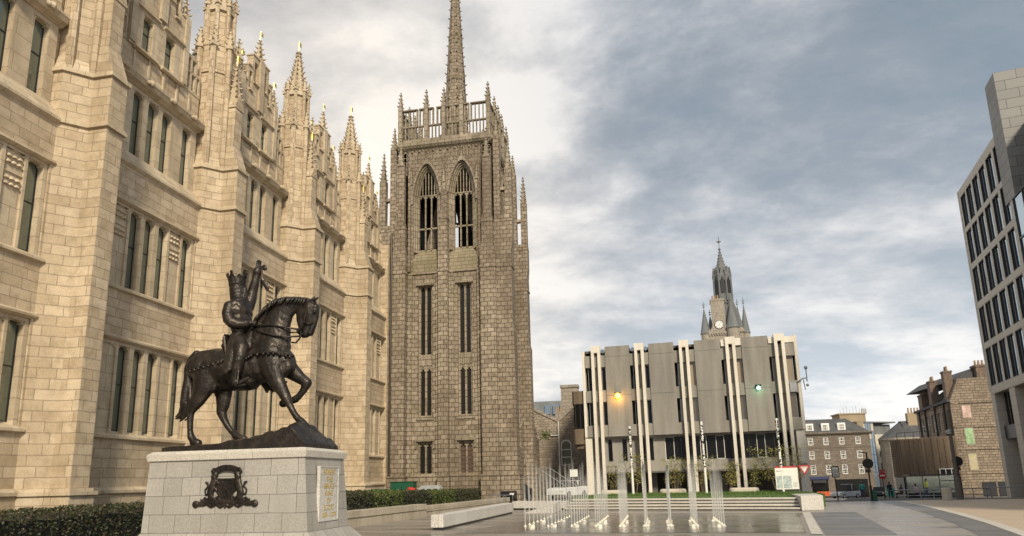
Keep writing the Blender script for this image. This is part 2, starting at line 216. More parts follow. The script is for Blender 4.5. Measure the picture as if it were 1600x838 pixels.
def jetmat():
    m, nt, b = newmat('jet_water'); nt.nodes.remove(b); o = nt.nodes['Material Output']; geo = N(nt, 'ShaderNodeNewGeometry')
    tr = N(nt, 'ShaderNodeBsdfTransparent'); df = N(nt, 'ShaderNodeBsdfDiffuse'); df.inputs[0].default_value = (0.92, 0.92, 0.9, 1); tl = N(nt, 'ShaderNodeBsdfTranslucent'); tl.inputs[0].default_value = (0.95, 0.93, 0.88, 1)
    m1 = N(nt, 'ShaderNodeMixShader'); m1.inputs[0].default_value = 0.5; link(nt, df.outputs[0], m1.inputs[1]); link(nt, tl.outputs[0], m1.inputs[2])
    st = N(nt, 'ShaderNodeVectorMath', operation='MULTIPLY'); link(nt, geo.outputs['Position'], st.inputs[0]); st.inputs[1].default_value = (60, 60, 3)
    n = N(nt, 'ShaderNodeTexNoise'); n.inputs['Scale'].default_value = 1.0; n.inputs['Detail'].default_value = 3; link(nt, st.outputs[0], n.inputs['Vector'])
    sp = N(nt, 'ShaderNodeSeparateXYZ'); tc_ = N(nt, 'ShaderNodeTexCoord'); link(nt, tc_.outputs['Generated'], sp.inputs[0])
    hgt = ramp(nt, sp.outputs[2], [(0.0, g3(0.85)), (0.2, g3(0.5)), (0.6, g3(0.26)), (0.85, g3(0.10)), (1.0, g3(0.0))])
    f = mathn(nt, 'MULTIPLY', mathn(nt, 'MULTIPLY', ramp(nt, n.outputs[0], [(0.3, g3(0.35)), (0.7, g3(1))]), hgt), 0.85)
    mx = N(nt, 'ShaderNodeMixShader'); link(nt, f, mx.inputs[0]); link(nt, tr.outputs[0], mx.inputs[1]); link(nt, m1.outputs[0], mx.inputs[2]); link(nt, mx.outputs[0], o.inputs[0])
jetmat()

# ---------------------------------------------------------------- mesh helpers
class Frame:
    """local axes: u along the wall, v up, w out of the wall"""
    def __init__(s, o, u, w): s.o = Vector(o); s.u = Vector(u).normalized(); s.w = Vector(w).normalized()
    def __call__(s, u, v, w=0.0): return s.o + s.u * u + s.w * w + Vector((0, 0, v))
WF = Frame((0, 0, 0), (1, 0, 0), (0, -1, 0))
WORLD = {}
class MB:
    def __init__(s): s.v = []; s.f = []; s.m = []
    def face(s, pts, mi=0):
        i = len(s.v); s.v += [tuple(p) for p in pts]; s.f.append(tuple(range(i, i + len(pts)))); s.m.append(mi)
    def hexa(s, b, t, mi=0):          # bottom loop, top loop
        n = len(b); i = len(s.v); s.v += [tuple(p) for p in b] + [tuple(p) for p in t]
        s.f.append(tuple(range(i + n - 1, i - 1, -1))); s.f.append(tuple(range(i + n, i + 2 * n)))
        for k in range(n): j = (k + 1) % n; s.f.append((i + k, i + j, i + n + j, i + n + k))
        s.m += [mi] * (n + 2)
    def box(s, F, u0, u1, v0, v1, w0, w1, mi=0):
        s.hexa([F(u0, v0, w0), F(u1, v0, w0), F(u1, v0, w1), F(u0, v0, w1)], [F(u0, v1, w0), F(u1, v1, w0), F(u1, v1, w1), F(u0, v1, w1)], mi)
    def frust(s, F, a, b, mi=0):      # a, b = (u0,u1,w0,w1,v)
        s.hexa([F(a[0], a[4], a[2]), F(a[1], a[4], a[2]), F(a[1], a[4], a[3]), F(a[0], a[4], a[3])], [F(b[0], b[4], b[2]), F(b[1], b[4], b[2]), F(b[1], b[4], b[3]), F(b[0], b[4], b[3])], mi)
    def prism(s, F, poly, v0, v1, mi=0, sc=1.0, c=None):   # poly of (u,w)
        if c is None: c = (sum(p[0] for p in poly) / len(poly), sum(p[1] for p in poly) / len(poly))
        s.hexa([F(u, v0, w) for u, w in poly], [F(c[0] + (u - c[0]) * sc, v1, c[1] + (w - c[1]) * sc) for u, w in poly], mi)
    def ext(s, F, prof, u0, u1, mi=0):    # profile of (w,v) swept along u
        s.hexa([F(u0, v, w) for w, v in prof], [F(u1, v, w) for w, v in prof], mi)
    def wall(s, F, poly, w0, w1, mi=0):   # poly of (u,v) extruded along w
        s.hexa([F(u, v, w0) for u, v in poly], [F(u, v, w1) for u, v in poly], mi)
    def ngon(s, F, u, w, r, n, v0, v1, r2=None, rot=0.0, mi=0):
        r2 = r if r2 is None else r2
        ang = [rot + 2 * math.pi * k / n for k in range(n)]
        s.hexa([F(u + r * math.cos(a), v0, w + r * math.sin(a)) for a in ang], [F(u + r2 * math.cos(a), v1, w + r2 * math.sin(a)) for a in ang], mi)
    def tube(s, pts, rad, n=6, mi=0):
        rads = rad if isinstance(rad, (list, tuple)) else [rad] * len(pts); pts = [Vector(p) for p in pts]; base = len(s.v)
        up = Vector((0, 0, 1)); prev = None
        for k, p in enumerate(pts):
            d = (pts[min(k + 1, len(pts) - 1)] - pts[max(k - 1, 0)]).normalized()
            a = (prev - d * prev.dot(d)) if prev is not None else (up.cross(d) if abs(d.z) < 0.95 else Vector((1, 0, 0)).cross(d))
            a.normalize(); prev = a; b = d.cross(a)
            for q in range(n):
                t = 2 * math.pi * q / n; s.v.append(tuple(p + (a * math.cos(t) + b * math.sin(t)) * rads[k]))
        for k in range(len(pts) - 1):
            for q in range(n):
                r = (q + 1) % n; s.f.append((base + k * n + q, base + k * n + r, base + (k + 1) * n + r, base + (k + 1) * n + q)); s.m.append(mi)
        s.f.append(tuple(base + q for q in range(n - 1, -1, -1))); s.f.append(tuple(base + (len(pts) - 1) * n + q for q in range(n))); s.m += [mi, mi]
    def lathe(s, c, prof, n=12, mi=0):    # prof of (r,z)
        base = len(s.v); c = Vector(c)
        for r, z in prof:
            for q in range(n):
                t = 2 * math.pi * q / n; s.v.append((c.x + r * math.cos(t), c.y + r * math.sin(t), c.z + z))
        for k in range(len(prof) - 1):
            for q in range(n):
                r = (q + 1) % n; s.f.append((base + k * n + q, base + k * n + r, base + (k + 1) * n + r, base + (k + 1) * n + q)); s.m.append(mi)
        s.f.append(tuple(base + q for q in range(n - 1, -1, -1))); s.f.append(tuple(base + (len(prof) - 1) * n + q for q in range(n))); s.m += [mi, mi]
    def ball(s, c, r, mi=0, sy=1.0, n=8, sz=1.0):
        c = Vector(c); rows = 5; base = len(s.v)
        for i in range(1, rows):
            ph = math.pi * i / rows
            for q in range(n):
                t = 2 * math.pi * q / n; s.v.append((c.x + r * math.sin(ph) * math.cos(t), c.y + sy * r * math.sin(ph) * math.sin(t), c.z + sz * r * math.cos(ph)))
        s.v += [(c.x, c.y, c.z + r * sz), (c.x, c.y, c.z - r * sz)]; T = len(s.v) - 2; B = T + 1
        for i in range(rows - 2):
            for q in range(n):
                r2 = (q + 1) % n; s.f.append((base + i * n + q, base + (i + 1) * n + q, base + (i + 1) * n + r2, base + i * n + r2)); s.m.append(mi)
        for q in range(n):
            r2 = (q + 1) % n; s.f.append((T, base + q, base + r2)); s.f.append((B, base + (rows - 2) * n + r2, base + (rows - 2) * n + q)); s.m += [mi, mi]
    def build(s, name, mats, parent=None, smooth=False, recalc=True, bevel=0):
        me = bpy.data.meshes.new(name); off = WORLD.get(parent.name, Vector((0, 0, 0))) if parent else Vector((0, 0, 0))
        me.from_pydata([(v[0] - off.x, v[1] - off.y, v[2] - off.z) for v in s.v], [], s.f)
        for m in ([mats] if isinstance(mats, str) else mats): me.materials.append(MATS[m])
        me.polygons.foreach_set('material_index', s.m)
        if recalc or bevel:
            bm = bmesh.new(); bm.from_mesh(me)
            if recalc: bmesh.ops.recalc_face_normals(bm, faces=bm.faces)
            bm.to_mesh(me); bm.free()
        uvify(me, off)
        if smooth: me.polygons.foreach_set('use_smooth', [True] * len(me.polygons))
        o = bpy.data.objects.new(name, me); COL.objects.link(o)
        if parent: o.parent = parent; WORLD[o.name] = off.copy()
        else: WORLD[o.name] = Vector((0, 0, 0))
        if bevel:
            b = o.modifiers.new('bevel', 'BEVEL'); b.width = bevel; b.segments = 2; b.limit_method = 'ANGLE'
        return o
def uvify(me, off):
    uv = me.uv_layers.new(name='UVMap'); vs = me.vertices; d = uv.data
    for p in me.polygons:
        n = p.normal
        if abs(n.z) < 0.75:
            t = Vector((-n.y, n.x, 0)).normalized()
            if abs(t.x) > abs(t.y) and t.x < 0: t = -t
            if abs(t.y) >= abs(t.x) and t.y < 0: t = -t
            for li in p.loop_indices:
                c = vs[me.loops[li].vertex_index].co + off; d[li].uv = (c.x * t.x + c.y * t.y, c.z)
        else:
            for li in p.loop_indices:
                c = vs[me.loops[li].vertex_index].co + off; d[li].uv = (c.x, c.y)
def tag(o, label=None, cat=None, group=None, kind=None):
    if label: o['label'] = label
    if cat: o['category'] = cat
    if group: o['group'] = group
    if kind: o['kind'] = kind
    return o
def thing(name, label, cat, loc, group=None):
    o = bpy.data.objects.new(name, None); COL.objects.link(o); o.location = loc; o.empty_display_size = 0.3
    WORLD[o.name] = Vector(loc); return tag(o, label, cat, group)
def copyo(o, parent, dloc=(0, 0, 0)):
    """copy a part with its sub-parts"""
    c = o.copy(); COL.objects.link(c); c.parent = parent; c.location = o.location + Vector(dloc); WORLD[c.name] = WORLD[o.name] + Vector(dloc)
    for ch in [x for x in COL.objects if x.parent == o]:
        g = ch.copy(); COL.objects.link(g); g.parent = c; WORLD[g.name] = WORLD[c.name]
    return c
def copything(root, loc, label=None, rz=0.0):
    r = root.copy(); COL.objects.link(r); r.location = loc; r.rotation_euler = (0, 0, rz); WORLD[r.name] = Vector(loc)
    if label: r['label'] = label
    for ch in list(root.children):
        c = ch.copy(); COL.objects.link(c); c.parent = r
        for g in list(ch.children):
            h = g.copy(); COL.objects.link(h); h.parent = c
    return r
def gz(x, y):
    t = max(0.0, min(1.0, (x + 2) / 10.0)); t = t * t * (3 - 2 * t)
    return -0.031 * max(0.0, min(y, 142.0) - 42.0) * t
def gridwall(mb, F, us, vs, solid, w1, w0, mi=0):
    """thick wall made of cells, open where solid(i,j) is False"""
    nu, nv = len(us) - 1, len(vs) - 1
    S = [[bool(solid(i, j)) for j in range(nv)] for i in range(nu)]
    for i in range(nu):
        for j in range(nv):
            if not S[i][j]: continue
            u0, u1, v0, v1 = us[i], us[i + 1], vs[j], vs[j + 1]
            mb.face([F(u0, v0, w1), F(u1, v0, w1), F(u1, v1, w1), F(u0, v1, w1)], mi)
            mb.face([F(u0, v0, w0), F(u0, v1, w0), F(u1, v1, w0), F(u1, v0, w0)], mi)
            if i == 0 or not S[i - 1][j]: mb.face([F(u0, v0, w0), F(u0, v0, w1), F(u0, v1, w1), F(u0, v1, w0)], mi)
            if i == nu - 1 or not S[i + 1][j]: mb.face([F(u1, v0, w0), F(u1, v1, w0), F(u1, v1, w1), F(u1, v0, w1)], mi)
            if j == 0 or not S[i][j - 1]: mb.face([F(u0, v0, w0), F(u1, v0, w0), F(u1, v0, w1), F(u0, v0, w1)], mi)
            if j == nv - 1 or not S[i][j + 1]: mb.face([F(u0, v1, w0), F(u0, v1, w1), F(u1, v1, w1), F(u1, v1, w0)], mi)
def crocket_spire(mb, F, u, w, v0, h, r, n=4, rows=6, k=0.30, rot=None, fin=True, mi=0):
    """tapering pinnacle studded with crockets on every edge, finial on top"""
    rot = (math.pi / 4 if n == 4 else math.pi / 8) if rot is None else rot
    mb.ngon(F, u, w, r * 1.18, n, v0 - 0.10 * h, v0, r * 1.18, rot, mi)
    mb.ngon(F, u, w, r * 0.92, n, v0, v0 + h * 0.93, r * 0.12, rot, mi)
    for i in range(rows):
        t = (i + 0.4) / rows * 0.9; rr = r * (0.92 - 0.8 * t / 0.93); cs = r * k * (1 - 0.45 * t)
        for q in range(n):
            a = rot + 2 * math.pi * q / n + (0.0 if n == 4 else 0)
            cu, cw, cv = u + (rr + cs * 0.35) * math.cos(a), w + (rr + cs * 0.35) * math.sin(a), v0 + t * h
            du, dw = math.cos(a) * cs, math.sin(a) * cs; eu, ew = -math.sin(a) * cs * 0.6, math.cos(a) * cs * 0.6
            mb.hexa([F(cu - du * .5 - eu, cv, cw - dw * .5 - ew), F(cu + du * .4 - eu * .7, cv + cs * .35, cw + dw * .4 - ew * .7), F(cu + du * .4 + eu * .7, cv + cs * .35, cw + dw * .4 + ew * .7), F(cu - du * .5 + eu, cv, cw - dw * .5 + ew)],
                    [F(cu - du * .5 - eu * .5, cv + cs * .8, cw - dw * .5 - ew * .5), F(cu + du * .9 - eu * .5, cv + cs * 1.0, cw + dw * .9 - ew * .5), F(cu + du * .9 + eu * .5, cv + cs * 1.0, cw + dw * .9 + ew * .5), F(cu - du * .5 + eu * .5, cv + cs * .8, cw - dw * .5 + ew * .5)], mi)
    if fin:
        mb.ngon(F, u, w, r * 0.16, 6, v0 + h * 0.90, v0 + h * 0.93, r * 0.34, 0, mi); mb.ngon(F, u, w, r * 0.34, 6, v0 + h * 0.93, v0 + h * 0.965, r * 0.14, 0, mi); mb.ngon(F, u, w, r * 0.12, 6, v0 + h * 0.965, v0 + h, r * 0.04, 0, mi)
def vane(mb, F, u, w, v0, h=0.55, mi=0, d=1):
    mb.ngon(F, u, w, 0.022, 6, v0 - 0.15, v0 + h, 0.015, 0, mi)
    mb.wall(F, [(u, v0 + h * .98), (u + d * .30, v0 + h * .92), (u + d * .22, v0 + h * .78), (u + d * .32, v0 + h * .62), (u, v0 + h * .60)], w - .012, w + .012, mi)

# ---------------------------------------------------------------- ground (structure)
def sheet(name, xs, ys, mat, dz=0.0, kind='structure', inside=None):
    mb = MB()
    for i in range(len(xs) - 1):
        for j in range(len(ys) - 1):
            a, b, c, d = xs[i], xs[i + 1], ys[j], ys[j + 1]
            if inside and not inside((a + b) / 2, (c + d) / 2): continue
            mb.face([(a, c, gz(a, c) + dz), (b, c, gz(b, c) + dz), (b, d, gz(b, d) + dz), (a, d, gz(a, d) + dz)])
    o = mb.build(name, mat); tag(o, kind=kind); return o
xs = [-4000, -800, -200, -60, -30, -20, -14, -8, -5, -2, 0, 2, 4, 6, 8, 10, 12, 14, 18, 24, 30, 40, 60, 100, 200, 800, 4000]
ys = [-300, -60, -20, -8, 0, 6, 12, 18, 24, 30, 36, 42, 50, 60, 70, 80, 90, 100, 110, 120, 130, 142, 160, 200, 400, 1200, 5000]
sheet('plaza', xs, ys, 'plaza')
def polysheet(name, pts, mat, dz, n=12, kind='structure', label=None):
    """strip between two polylines (left, right) following the ground"""
    L, Rr = pts; mb = MB()
    def at(P, t):
        t *= len(P) - 1; i = min(int(t), len(P) - 2); f = t - i; return (P[i][0] * (1 - f) + P[i + 1][0] * f, P[i][1] * (1 - f) + P[i + 1][1] * f)
    m = 4
    for k in range(n):
        for q in range(m):
            r = []
            for (kk, qq) in ((k, q), (k, q + 1), (k + 1, q + 1), (k + 1, q)):
                a, b = at(L, kk / n), at(Rr, kk / n); f = qq / m; x, y = a[0] * (1 - f) + b[0] * f, a[1] * (1 - f) + b[1] * f; r.append((x, y, gz(x, y) + dz))
            mb.face(r)
    o = mb.build(name, mat); tag(o, kind=kind); return o
EDGE = [(3.4, 2), (5.2, 9), (7.0, 15.5), (8.1, 19.6), (9.25, 24), (10.3, 28.7), (11.35, 34), (12.3, 40), (12.85, 44.0)]
def shift(P, d): return [(x + d, y) for x, y in P]
polysheet('pavement', (shift(EDGE, 0.9), [(40, 2), (40, 9), (40, 15), (40, 20), (40, 24), (40, 29), (40, 34), (40, 40), (40, 44.5)]), 'pink_paving', 0.008, 24)
polysheet('pavement_border', (EDGE, shift(EDGE, 0.9)), 'dark_paving', 0.006, 24)
polysheet('pavement_kerb_line', (shift(EDGE, 0.9), shift(EDGE, 1.25)), 'pedestal_cap', 0.014, 24)
polysheet('road', ([(-8, 46.5), (6, 45.6), (12.9, 45.2), (40, 46.5)], [(-8, 56.5), (8, 56.5), (20, 57), (40, 58)]), 'asphalt', 0.006, 30)
polysheet('road', ([(14.6, 57), (22, 84), (31, 120), (40, 150)], [(24.5, 57), (31.5, 84), (42, 120), (60, 150)]), 'asphalt', 0.008, 30)
def strip(name, a, b, w, mat, dz, n=8):
    a, b = Vector(a), Vector(b); d = (b - a).normalized(); q = Vector((-d.y, d.x)) * w / 2
    return polysheet(name, ([tuple(a + q), tuple(b + q)], [tuple(a - q), tuple(b - q)]), mat, dz, n)
strip('road_marking', (13.4, 46.3), (19.5, 47.9), 0.18, 'white_paint', 0.016); strip('road_marking', (20.3, 47.5), (25.6, 50.4), 0.18, 'white_paint', 0.016)
strip('road_marking', (10.2, 46.1), (12.6, 45.9), 0.3, 'white_paint', 0.016); strip('road_marking', (-3.5, 47.2), (10.0, 46.4), 0.12, 'white_paint', 0.016)
strip('paving_channel', (-12.5, 22.3), (4.47, 20.75), 0.10, 'pedestal_cap', 0.008)
# flooded paving of the fountain, with a pale kerb strip round it
polysheet('water', ([(-6.2, 22.0), (4.3, 21.0)], [(-3.9, 33.6), (6.15, 31.1)]), 'water_film', 0.012, 10)
strip('fountain_border', (4.45, 20.4), (6.55, 31.6), 0.30, 'pedestal_cap', 0.016); strip('fountain_border', (-3.9, 33.85), (6.4, 31.35), 0.30, 'pedestal_cap', 0.014)
polysheet('paving_band', ([(4.62, 20.2), (6.75, 31.6)], [(6.4, 20.2), (8.5, 31.6)]), 'dark_paving', 0.006, 6)

# ---------------------------------------------------------------- granite college front
PER = 7.653; Y1 = 18.07                     # bay period, start of the reference pier
FC = Frame((-19, 0, 0), (0, 1, 0), (1, 0, 0))
col_t = thing('granite_college', 'long pale granite gothic building with spired turrets, gables and tall mullioned windows', 'building', (-19, 26, 0))
C1 = Y1 + 4.83
def cusps(mb, F, u0, u1, v, w0, w1, mi=0, s=0.16):
    """pointed stone corners that turn a light's square head into a small arch"""
    h = (u1 - u0) * .5; q = min(s * .55, h * .55)
    mb.wall(F, [(u0, v), (u0, v - s * 1.1), (u0 + q * .35, v - s * .62), (u0 + q, v - s * .78), (u0 + q * .9, v - s * .3), (u0 + h, v - s * .04)], w0, w1, mi); mb.wall(F, [(u1, v), (u0 + h, v - s * .04), (u1 - q * .9, v - s * .3), (u1 - q, v - s * .78), (u1 - q * .35, v - s * .62), (u1, v - s * 1.1)], w0, w1, mi)
def college_window(c, v0, v1, lights, hw, blinds, ww, name='window', carve=False, wt=0.5):
    us = sorted(set([c - hw, c + hw] + [c + a for l in lights for a in l] + [c + a for l in blinds for a in l]))
    vs = [v0, v0 + 0.16, v1 - 0.16, v1]; L = [(c + a, c + b) for a, b in lights]; B = [(c + a, c + b) for a, b in blinds]
    inn = lambda u, S: any(a - 1e-6 < u < b + 1e-6 for a, b in S)
    mb = MB(); gridwall(mb, FC, us, vs, lambda i, j: not (j == 1 and inn((us[i] + us[i + 1]) / 2, L + B)), ww, ww - wt)
    for a, b in B:
        mb.box(FC, a, b, v0 + .16, v1 - .16, ww - .3, ww - .07)
        if carve:
            for vv in (v1 - .62, v1 - 1.35):
                for q in range(3):
                    for r in range(2): mb.ngon(Frame(FC(0, 0, 0), (0, 1, 0), (1, 0, 0)), a + (b - a) * (.22 + .28 * q), ww - .06, .10, 6, vv + r * .2, vv + r * .2 + .1, .045)
                mb.box(FC, a + .02, b - .02, vv + .42, vv + .46, ww - .1, ww - .02)
        cusps(mb, FC, a, b, v1 - .16, ww - .1, ww - .02)
    for a, b in L:
        cusps(mb, FC, a, b, v1 - .16, ww - .22, ww - .04)
        mb.frust(FC, (a, b, ww - .3, ww - .02, v0 + .10), (a, b, ww - .3, ww - .20, v0 + .26))
    o = mb.build(name, 'granite_trim', col_t)
    g = MB(); fr = MB()
    for a, b in L:
        g.box(FC, a, b, v0 + .1, v1 - .1, ww - .27, ww - .25)
        fr.box(FC, a, a + .035, v0 + .2, v1 - .16, ww - .25, ww - .22); fr.box(FC, b - .035, b, v0 + .2, v1 - .16, ww - .25, ww - .22); fr.box(FC, a + .035, b - .035, (v0 * .45 + v1 * .55), (v0 * .45 + v1 * .55) + .035, ww - .25, ww - .22); fr.box(FC, a + .035, b - .035, v0 + .26, v0 + .30, ww - .25, ww - .22)
    p = g.build('pane', 'glass_green', o); f = fr.build('frame', 'dark_metal', o)
    return o
parts = []
# wall of one bay
mb = MB(); u0, u1 = C1 - 2.80, C1 + 2.84
us = [u0, C1 - 2.72, C1 + 2.74, u1]; vs = [-0.3, 3.5, 7.1, 9.0, 12.45, 14.0]
gridwall(mb, FC, us, vs, lambda i, j: not (i == 1 and j in (1, 3)), 0, -.55)
parts.append(mb.build('wall', 'granite', col_t))
for nm, q in (('plinth', (u0, u1, -.3, 1.52, 0.002, .14)), ('parapet_panel', (u0, u1, 18.05, 19.35, -1.0, -.42)), ('sill_backing', (u0, u1, 14.0, 14.6, -1.0, -.55))): mb = MB(); mb.box(FC, *q); parts.append(mb.build(nm, 'granite', col_t))
# mouldings
for nm, q in [('string_course', [(-.02, 1.5), (.22, 1.52), (.22, 1.62), (.1, 1.72), (-.02, 1.74)])] + [('window_sill', [(-.03, z), (.13, z + .05), (.13, z + .14), (-.03, z + .24)]) for z in (3.42, 8.93)] + [('hood_mould', [(-.03, z), (.12, z + .07), (.12, z + .15), (-.03, z + .24)]) for z in (7.05, 12.38)] + [('string_course', [(0.002, 13.9), (.14, 14.0), (.14, 14.1), (.02, 14.2), (-.34, 14.72), (-.5, 14.72), (-.5, 13.98), (.002, 13.98)])]:
    mb = MB(); mb.ext(FC, q, u0, u1); parts.append(mb.build(nm, 'granite_trim', col_t))
mb = MB(); mb.ext(FC, [(-.5, 17.66), (-.32, 17.66), (-.24, 17.72), (-.1, 17.78), (-.03, 17.92), (.0, 17.96), (.0, 18.04), (-.1, 18.1), (-.2, 18.2), (-.44, 18.32)], u0 - .05, u1 + .05)
for q in range(4):
    c = C1 - 2.1 + q * 1.4
    mb.ball(FC(c, 17.95, .02), .13, n=6); mb.ball(FC(c + .14, 17.93, -.0), .09, n=6); mb.ball(FC(c - .14, 17.93, -.0), .09, n=6)
parts.append(mb.build('cornice', 'granite_trim', col_t))
L5 = [(-2.58, -2.0), (-1.07, -.5), (-.28, .28), (.5, 1.07), (2.0, 2.58)]
parts.append(college_window(C1, 3.5, 7.1, L5, 2.72, [(-1.9, -1.2), (1.2, 1.9)], -.06))
parts.append(college_window(C1, 9.0, 12.45, L5, 2.72, [(-1.9, -1.2), (1.2, 1.9)], -.06, carve=True))
parts.append(college_window(C1, 14.6, 17.66, [(-2.45, -1.87), (-1.14, -.56), (-.29, .29), (.56, 1.14), (1.87, 2.45)], 2.80, [], -.38))
# gable stage: small windows under hoods, stepped open crest
for s in (-1, 1):
    c = C1 + s * .78; w = college_window(c, 19.3, 21.15, [(-.17 - .1 * s - .18, -.17 - .1 * s + .42)] if s > 0 else [(-.25, .35)], .64, [], -.34, 'gable_window')
    parts.append(w)
mb = MB()
gridwall(mb, FC, [C1 - 1.72, C1 - 1.42, C1 - .14, C1 + .14, C1 + 1.42, C1 + 1.72], [19.3, 21.15, 21.6], lambda i, j: not (j == 0 and i in (1, 3)), -.34, -.8)
W0, W1 = -.72, -.34
def pc(a, b, v0, v1): mb.box(FC, C1 + a, C1 + b, v0, v1, W0, W1)
pc(-1.72, 1.72, 21.6, 21.95)
for s in (-1, 1):
    q = lambda a, b, v0, v1: pc(min(s * a, s * b), max(s * a, s * b), v0, v1)
    q(0, .25, 21.95, 24.1); q(.25, .62, 21.95, 22.75); q(.62, .78, 21.95, 24.35); q(.25, .62, 24.05, 24.35)
    q(.78, 1.05, 21.95, 22.15); q(1.05, 1.17, 21.95, 23.55); q(.78, 1.05, 23.3, 23.55); q(1.17, 1.72, 21.95, 22.6)
    c = C1 + s * .44; cusps(mb, FC, c - .19, c + .18, 24.05, W0 + .05, W1 - .03, s=.12); c = C1 + s * .915; cusps(mb, FC, c - .135, c + .135, 23.3, W0 + .05, W1 - .03, s=.1)
parts.append(mb.build('gable', 'granite', col_t))
class _M:
    def ext(s, *k): m = MB(); m.ext(*k); parts.append(m.build('gable_moulding', 'granite_trim', col_t))
    def box(s, *k): m = MB(); m.box(*k); parts.append(m.build('gable_coping' if k[3] > 19.3 else 'panel_rib', 'granite_trim', col_t))
mb = _M()
for s in (-1, 1):
    a, b = sorted((C1 + s * .14, C1 + s * 1.45)); mb.ext(FC, [(-.34, 21.12), (-.22, 21.17), (-.22, 21.25), (-.34, 21.34)], a, b)
    mb.ext(FC, [(-.34, 19.2), (-.2, 19.24), (-.2, 19.32), (-.34, 19.42)], a, b)
    a, b = sorted((C1 + s * .22, C1 + s * .70)); mb.ext(FC, [(-.34, 22.72), (-.24, 22.74), (-.24, 22.80), (-.34, 22.9)], a, b)
    a, b = sorted((C1 + s * .22, C1 + s * .82)); mb.box(FC, a, b, 24.35, 24.44, W0 - .04, W1 + .05)
    a, b = sorted((C1 + s * .82, C1 + s * 1.2)); mb.box(FC, a, b, 23.55, 23.63, W0 - .04, W1 + .05)
    a, b = sorted((C1 + s * 1.2, C1 + s * 1.5)); mb.box(FC, a, b, 22.6, 22.68, W0 - .04, W1 + .05)
    a, b = sorted((C1 + s * .75, C1 + s * 1.1)); mb.ext(FC, [(-.34, 22.12), (-.24, 22.14), (-.24, 22.2), (-.34, 22.28)], a, b)
    # panelled band below the windows
    for k in range(3):
        c = C1 + s * (.45 + k * .85); mb.box(FC, c - .05, c + .05, 18.3, 19.2, -.44, -.36)
mb.box(FC, u0, u1, 18.3, 18.42, -.44, -.38)

# open screens either side of the gable
for s in (-1, 1):
    mb = MB(); q = lambda a, b, v0, v1: mb.box(FC, min(C1 + s * a, C1 + s * b), max(C1 + s * a, C1 + s * b), v0, v1, -.66, -.40)
    q(1.72, 2.86, 19.35, 19.5); q(1.78, 1.86, 19.5, 21.0); q(2.12, 2.22, 19.5, 21.0); q(2.48, 2.58, 19.5, 21.0); q(1.72, 2.58, 21.0, 21.2); q(2.76, 2.86, 19.5, 20.3); q(2.58, 2.86, 20.3, 20.46); q(1.86, 2.48, 20.28, 20.38)
    for a, b, v in ((1.86, 2.12, 21.0), (2.22, 2.48, 21.0), (1.86, 2.12, 20.28), (2.22, 2.48, 20.28), (2.58, 2.76, 20.3)):
        x, y = sorted((C1 + s * a, C1 + s * b)); cusps(mb, FC, x, y, v, -.6, -.46, s=.10)
    parts.append(mb.build('openwork_screen', 'granite_trim', col_t))
mb = MB(); mb.box(FC, C1 - .2, C1 + .2, 21.4, 24.4, -.75, -.22); crocket_spire(mb, FC, C1, -.5, 24.5, 1.35, .26, 4, 4, .5); parts.append(mb.build('pinnacle', 'granite_trim', col_t))
v = MB(); vane(v, FC, C1, -.5, 25.8); parts.append(v.build('weather_vane', 'gilt', col_t))
for s in (-1, 1):
    mb = MB(); c = C1 + s * 1.60; mb.box(FC, c - .15, c + .15, 19.4, 22.7, -.7, -.26); crocket_spire(mb, FC, c, -.5, 22.8, .95, .2, 4, 3, .55); parts.append(mb.build('pinnacle', 'granite_trim', col_t))
    v = MB(); vane(v, FC, c, -.5, 23.7, .5); parts.append(v.build('weather_vane', 'gilt', col_t))
# pier between two bays
YC0 = Y1 + 1.02
def pier(d0, z0, z1, g=0.0, mb=None):
    P = [(-d0 - g, -.6), (-d0 - g, 0 + g * .4), (-.37 - g, .63 + g * .4), (-.37 - g, 1.38 + g), (.37 + g, 1.38 + g), (.37 + g, .63 + g * .4), (d0 + g, 0 + g * .4), (d0 + g, -.6)]
    mb.prism(FC, [(YC0 + a, b) for a, b in P], z0, z1, c=(YC0, 0))
mb = MB(); pier(1.02, -.3, 15.92, 0, mb)
mb.frust(FC, (YC0 - .37, YC0 + .37, .3, 1.38, 16.1), (YC0 - .30, YC0 + .30, .3, 1.0, 17.3))
mb.box(FC, YC0 - .28, YC0 + .28, 15.9, 19.3, .55, 1.02); mb.box(FC, YC0 - .2, YC0 + .2, 15.9, 19.0, -.2, .56)
mb.wall(FC, [(YC0 - .34, 19.2), (YC0 + .34, 19.2), (YC0 + .34, 19.3), (YC0, 20.05), (YC0 - .34, 19.3)], .5, 1.06)
parts.append(mb.build('buttress', 'granite', col_t))
mb = MB(); pier(1.02, -.3, 1.5, .12, mb); pier(1.02, 1.5, 1.62, .2, mb); pier(1.02, 1.62, 1.72, .1, mb); parts.append(mb.build('buttress_plinth', 'granite_trim', col_t))
mb = MB(); pier(1.02, 13.98, 14.1, .1, mb); pier(1.02, 14.1, 14.18, .05, mb); parts.append(mb.build('buttress_string', 'granite_trim', col_t)); mb = MB(); pier(1.02, 15.92, 16.06, .09, mb)
P = [(-1.06, -.6), (-1.06, .02), (-.39, .66), (.39, .66), (1.06, .02), (1.06, -.6)]
mb.prism(FC, [(YC0 + a, b) for a, b in P], 16.06, 16.7, sc=.78, c=(YC0, -.35))
parts.append(mb.build('buttress_moulding', 'granite_trim', col_t))
mb = MB(); crocket_spire(mb, FC, YC0, .78, 19.65, 2.0, .30, 4, 6, .42); parts.append(mb.build('pinnacle', 'granite_trim', col_t))
v = MB(); vane(v, FC, YC0, .78, 21.6, .5); parts.append(v.build('weather_vane', 'gilt', col_t))
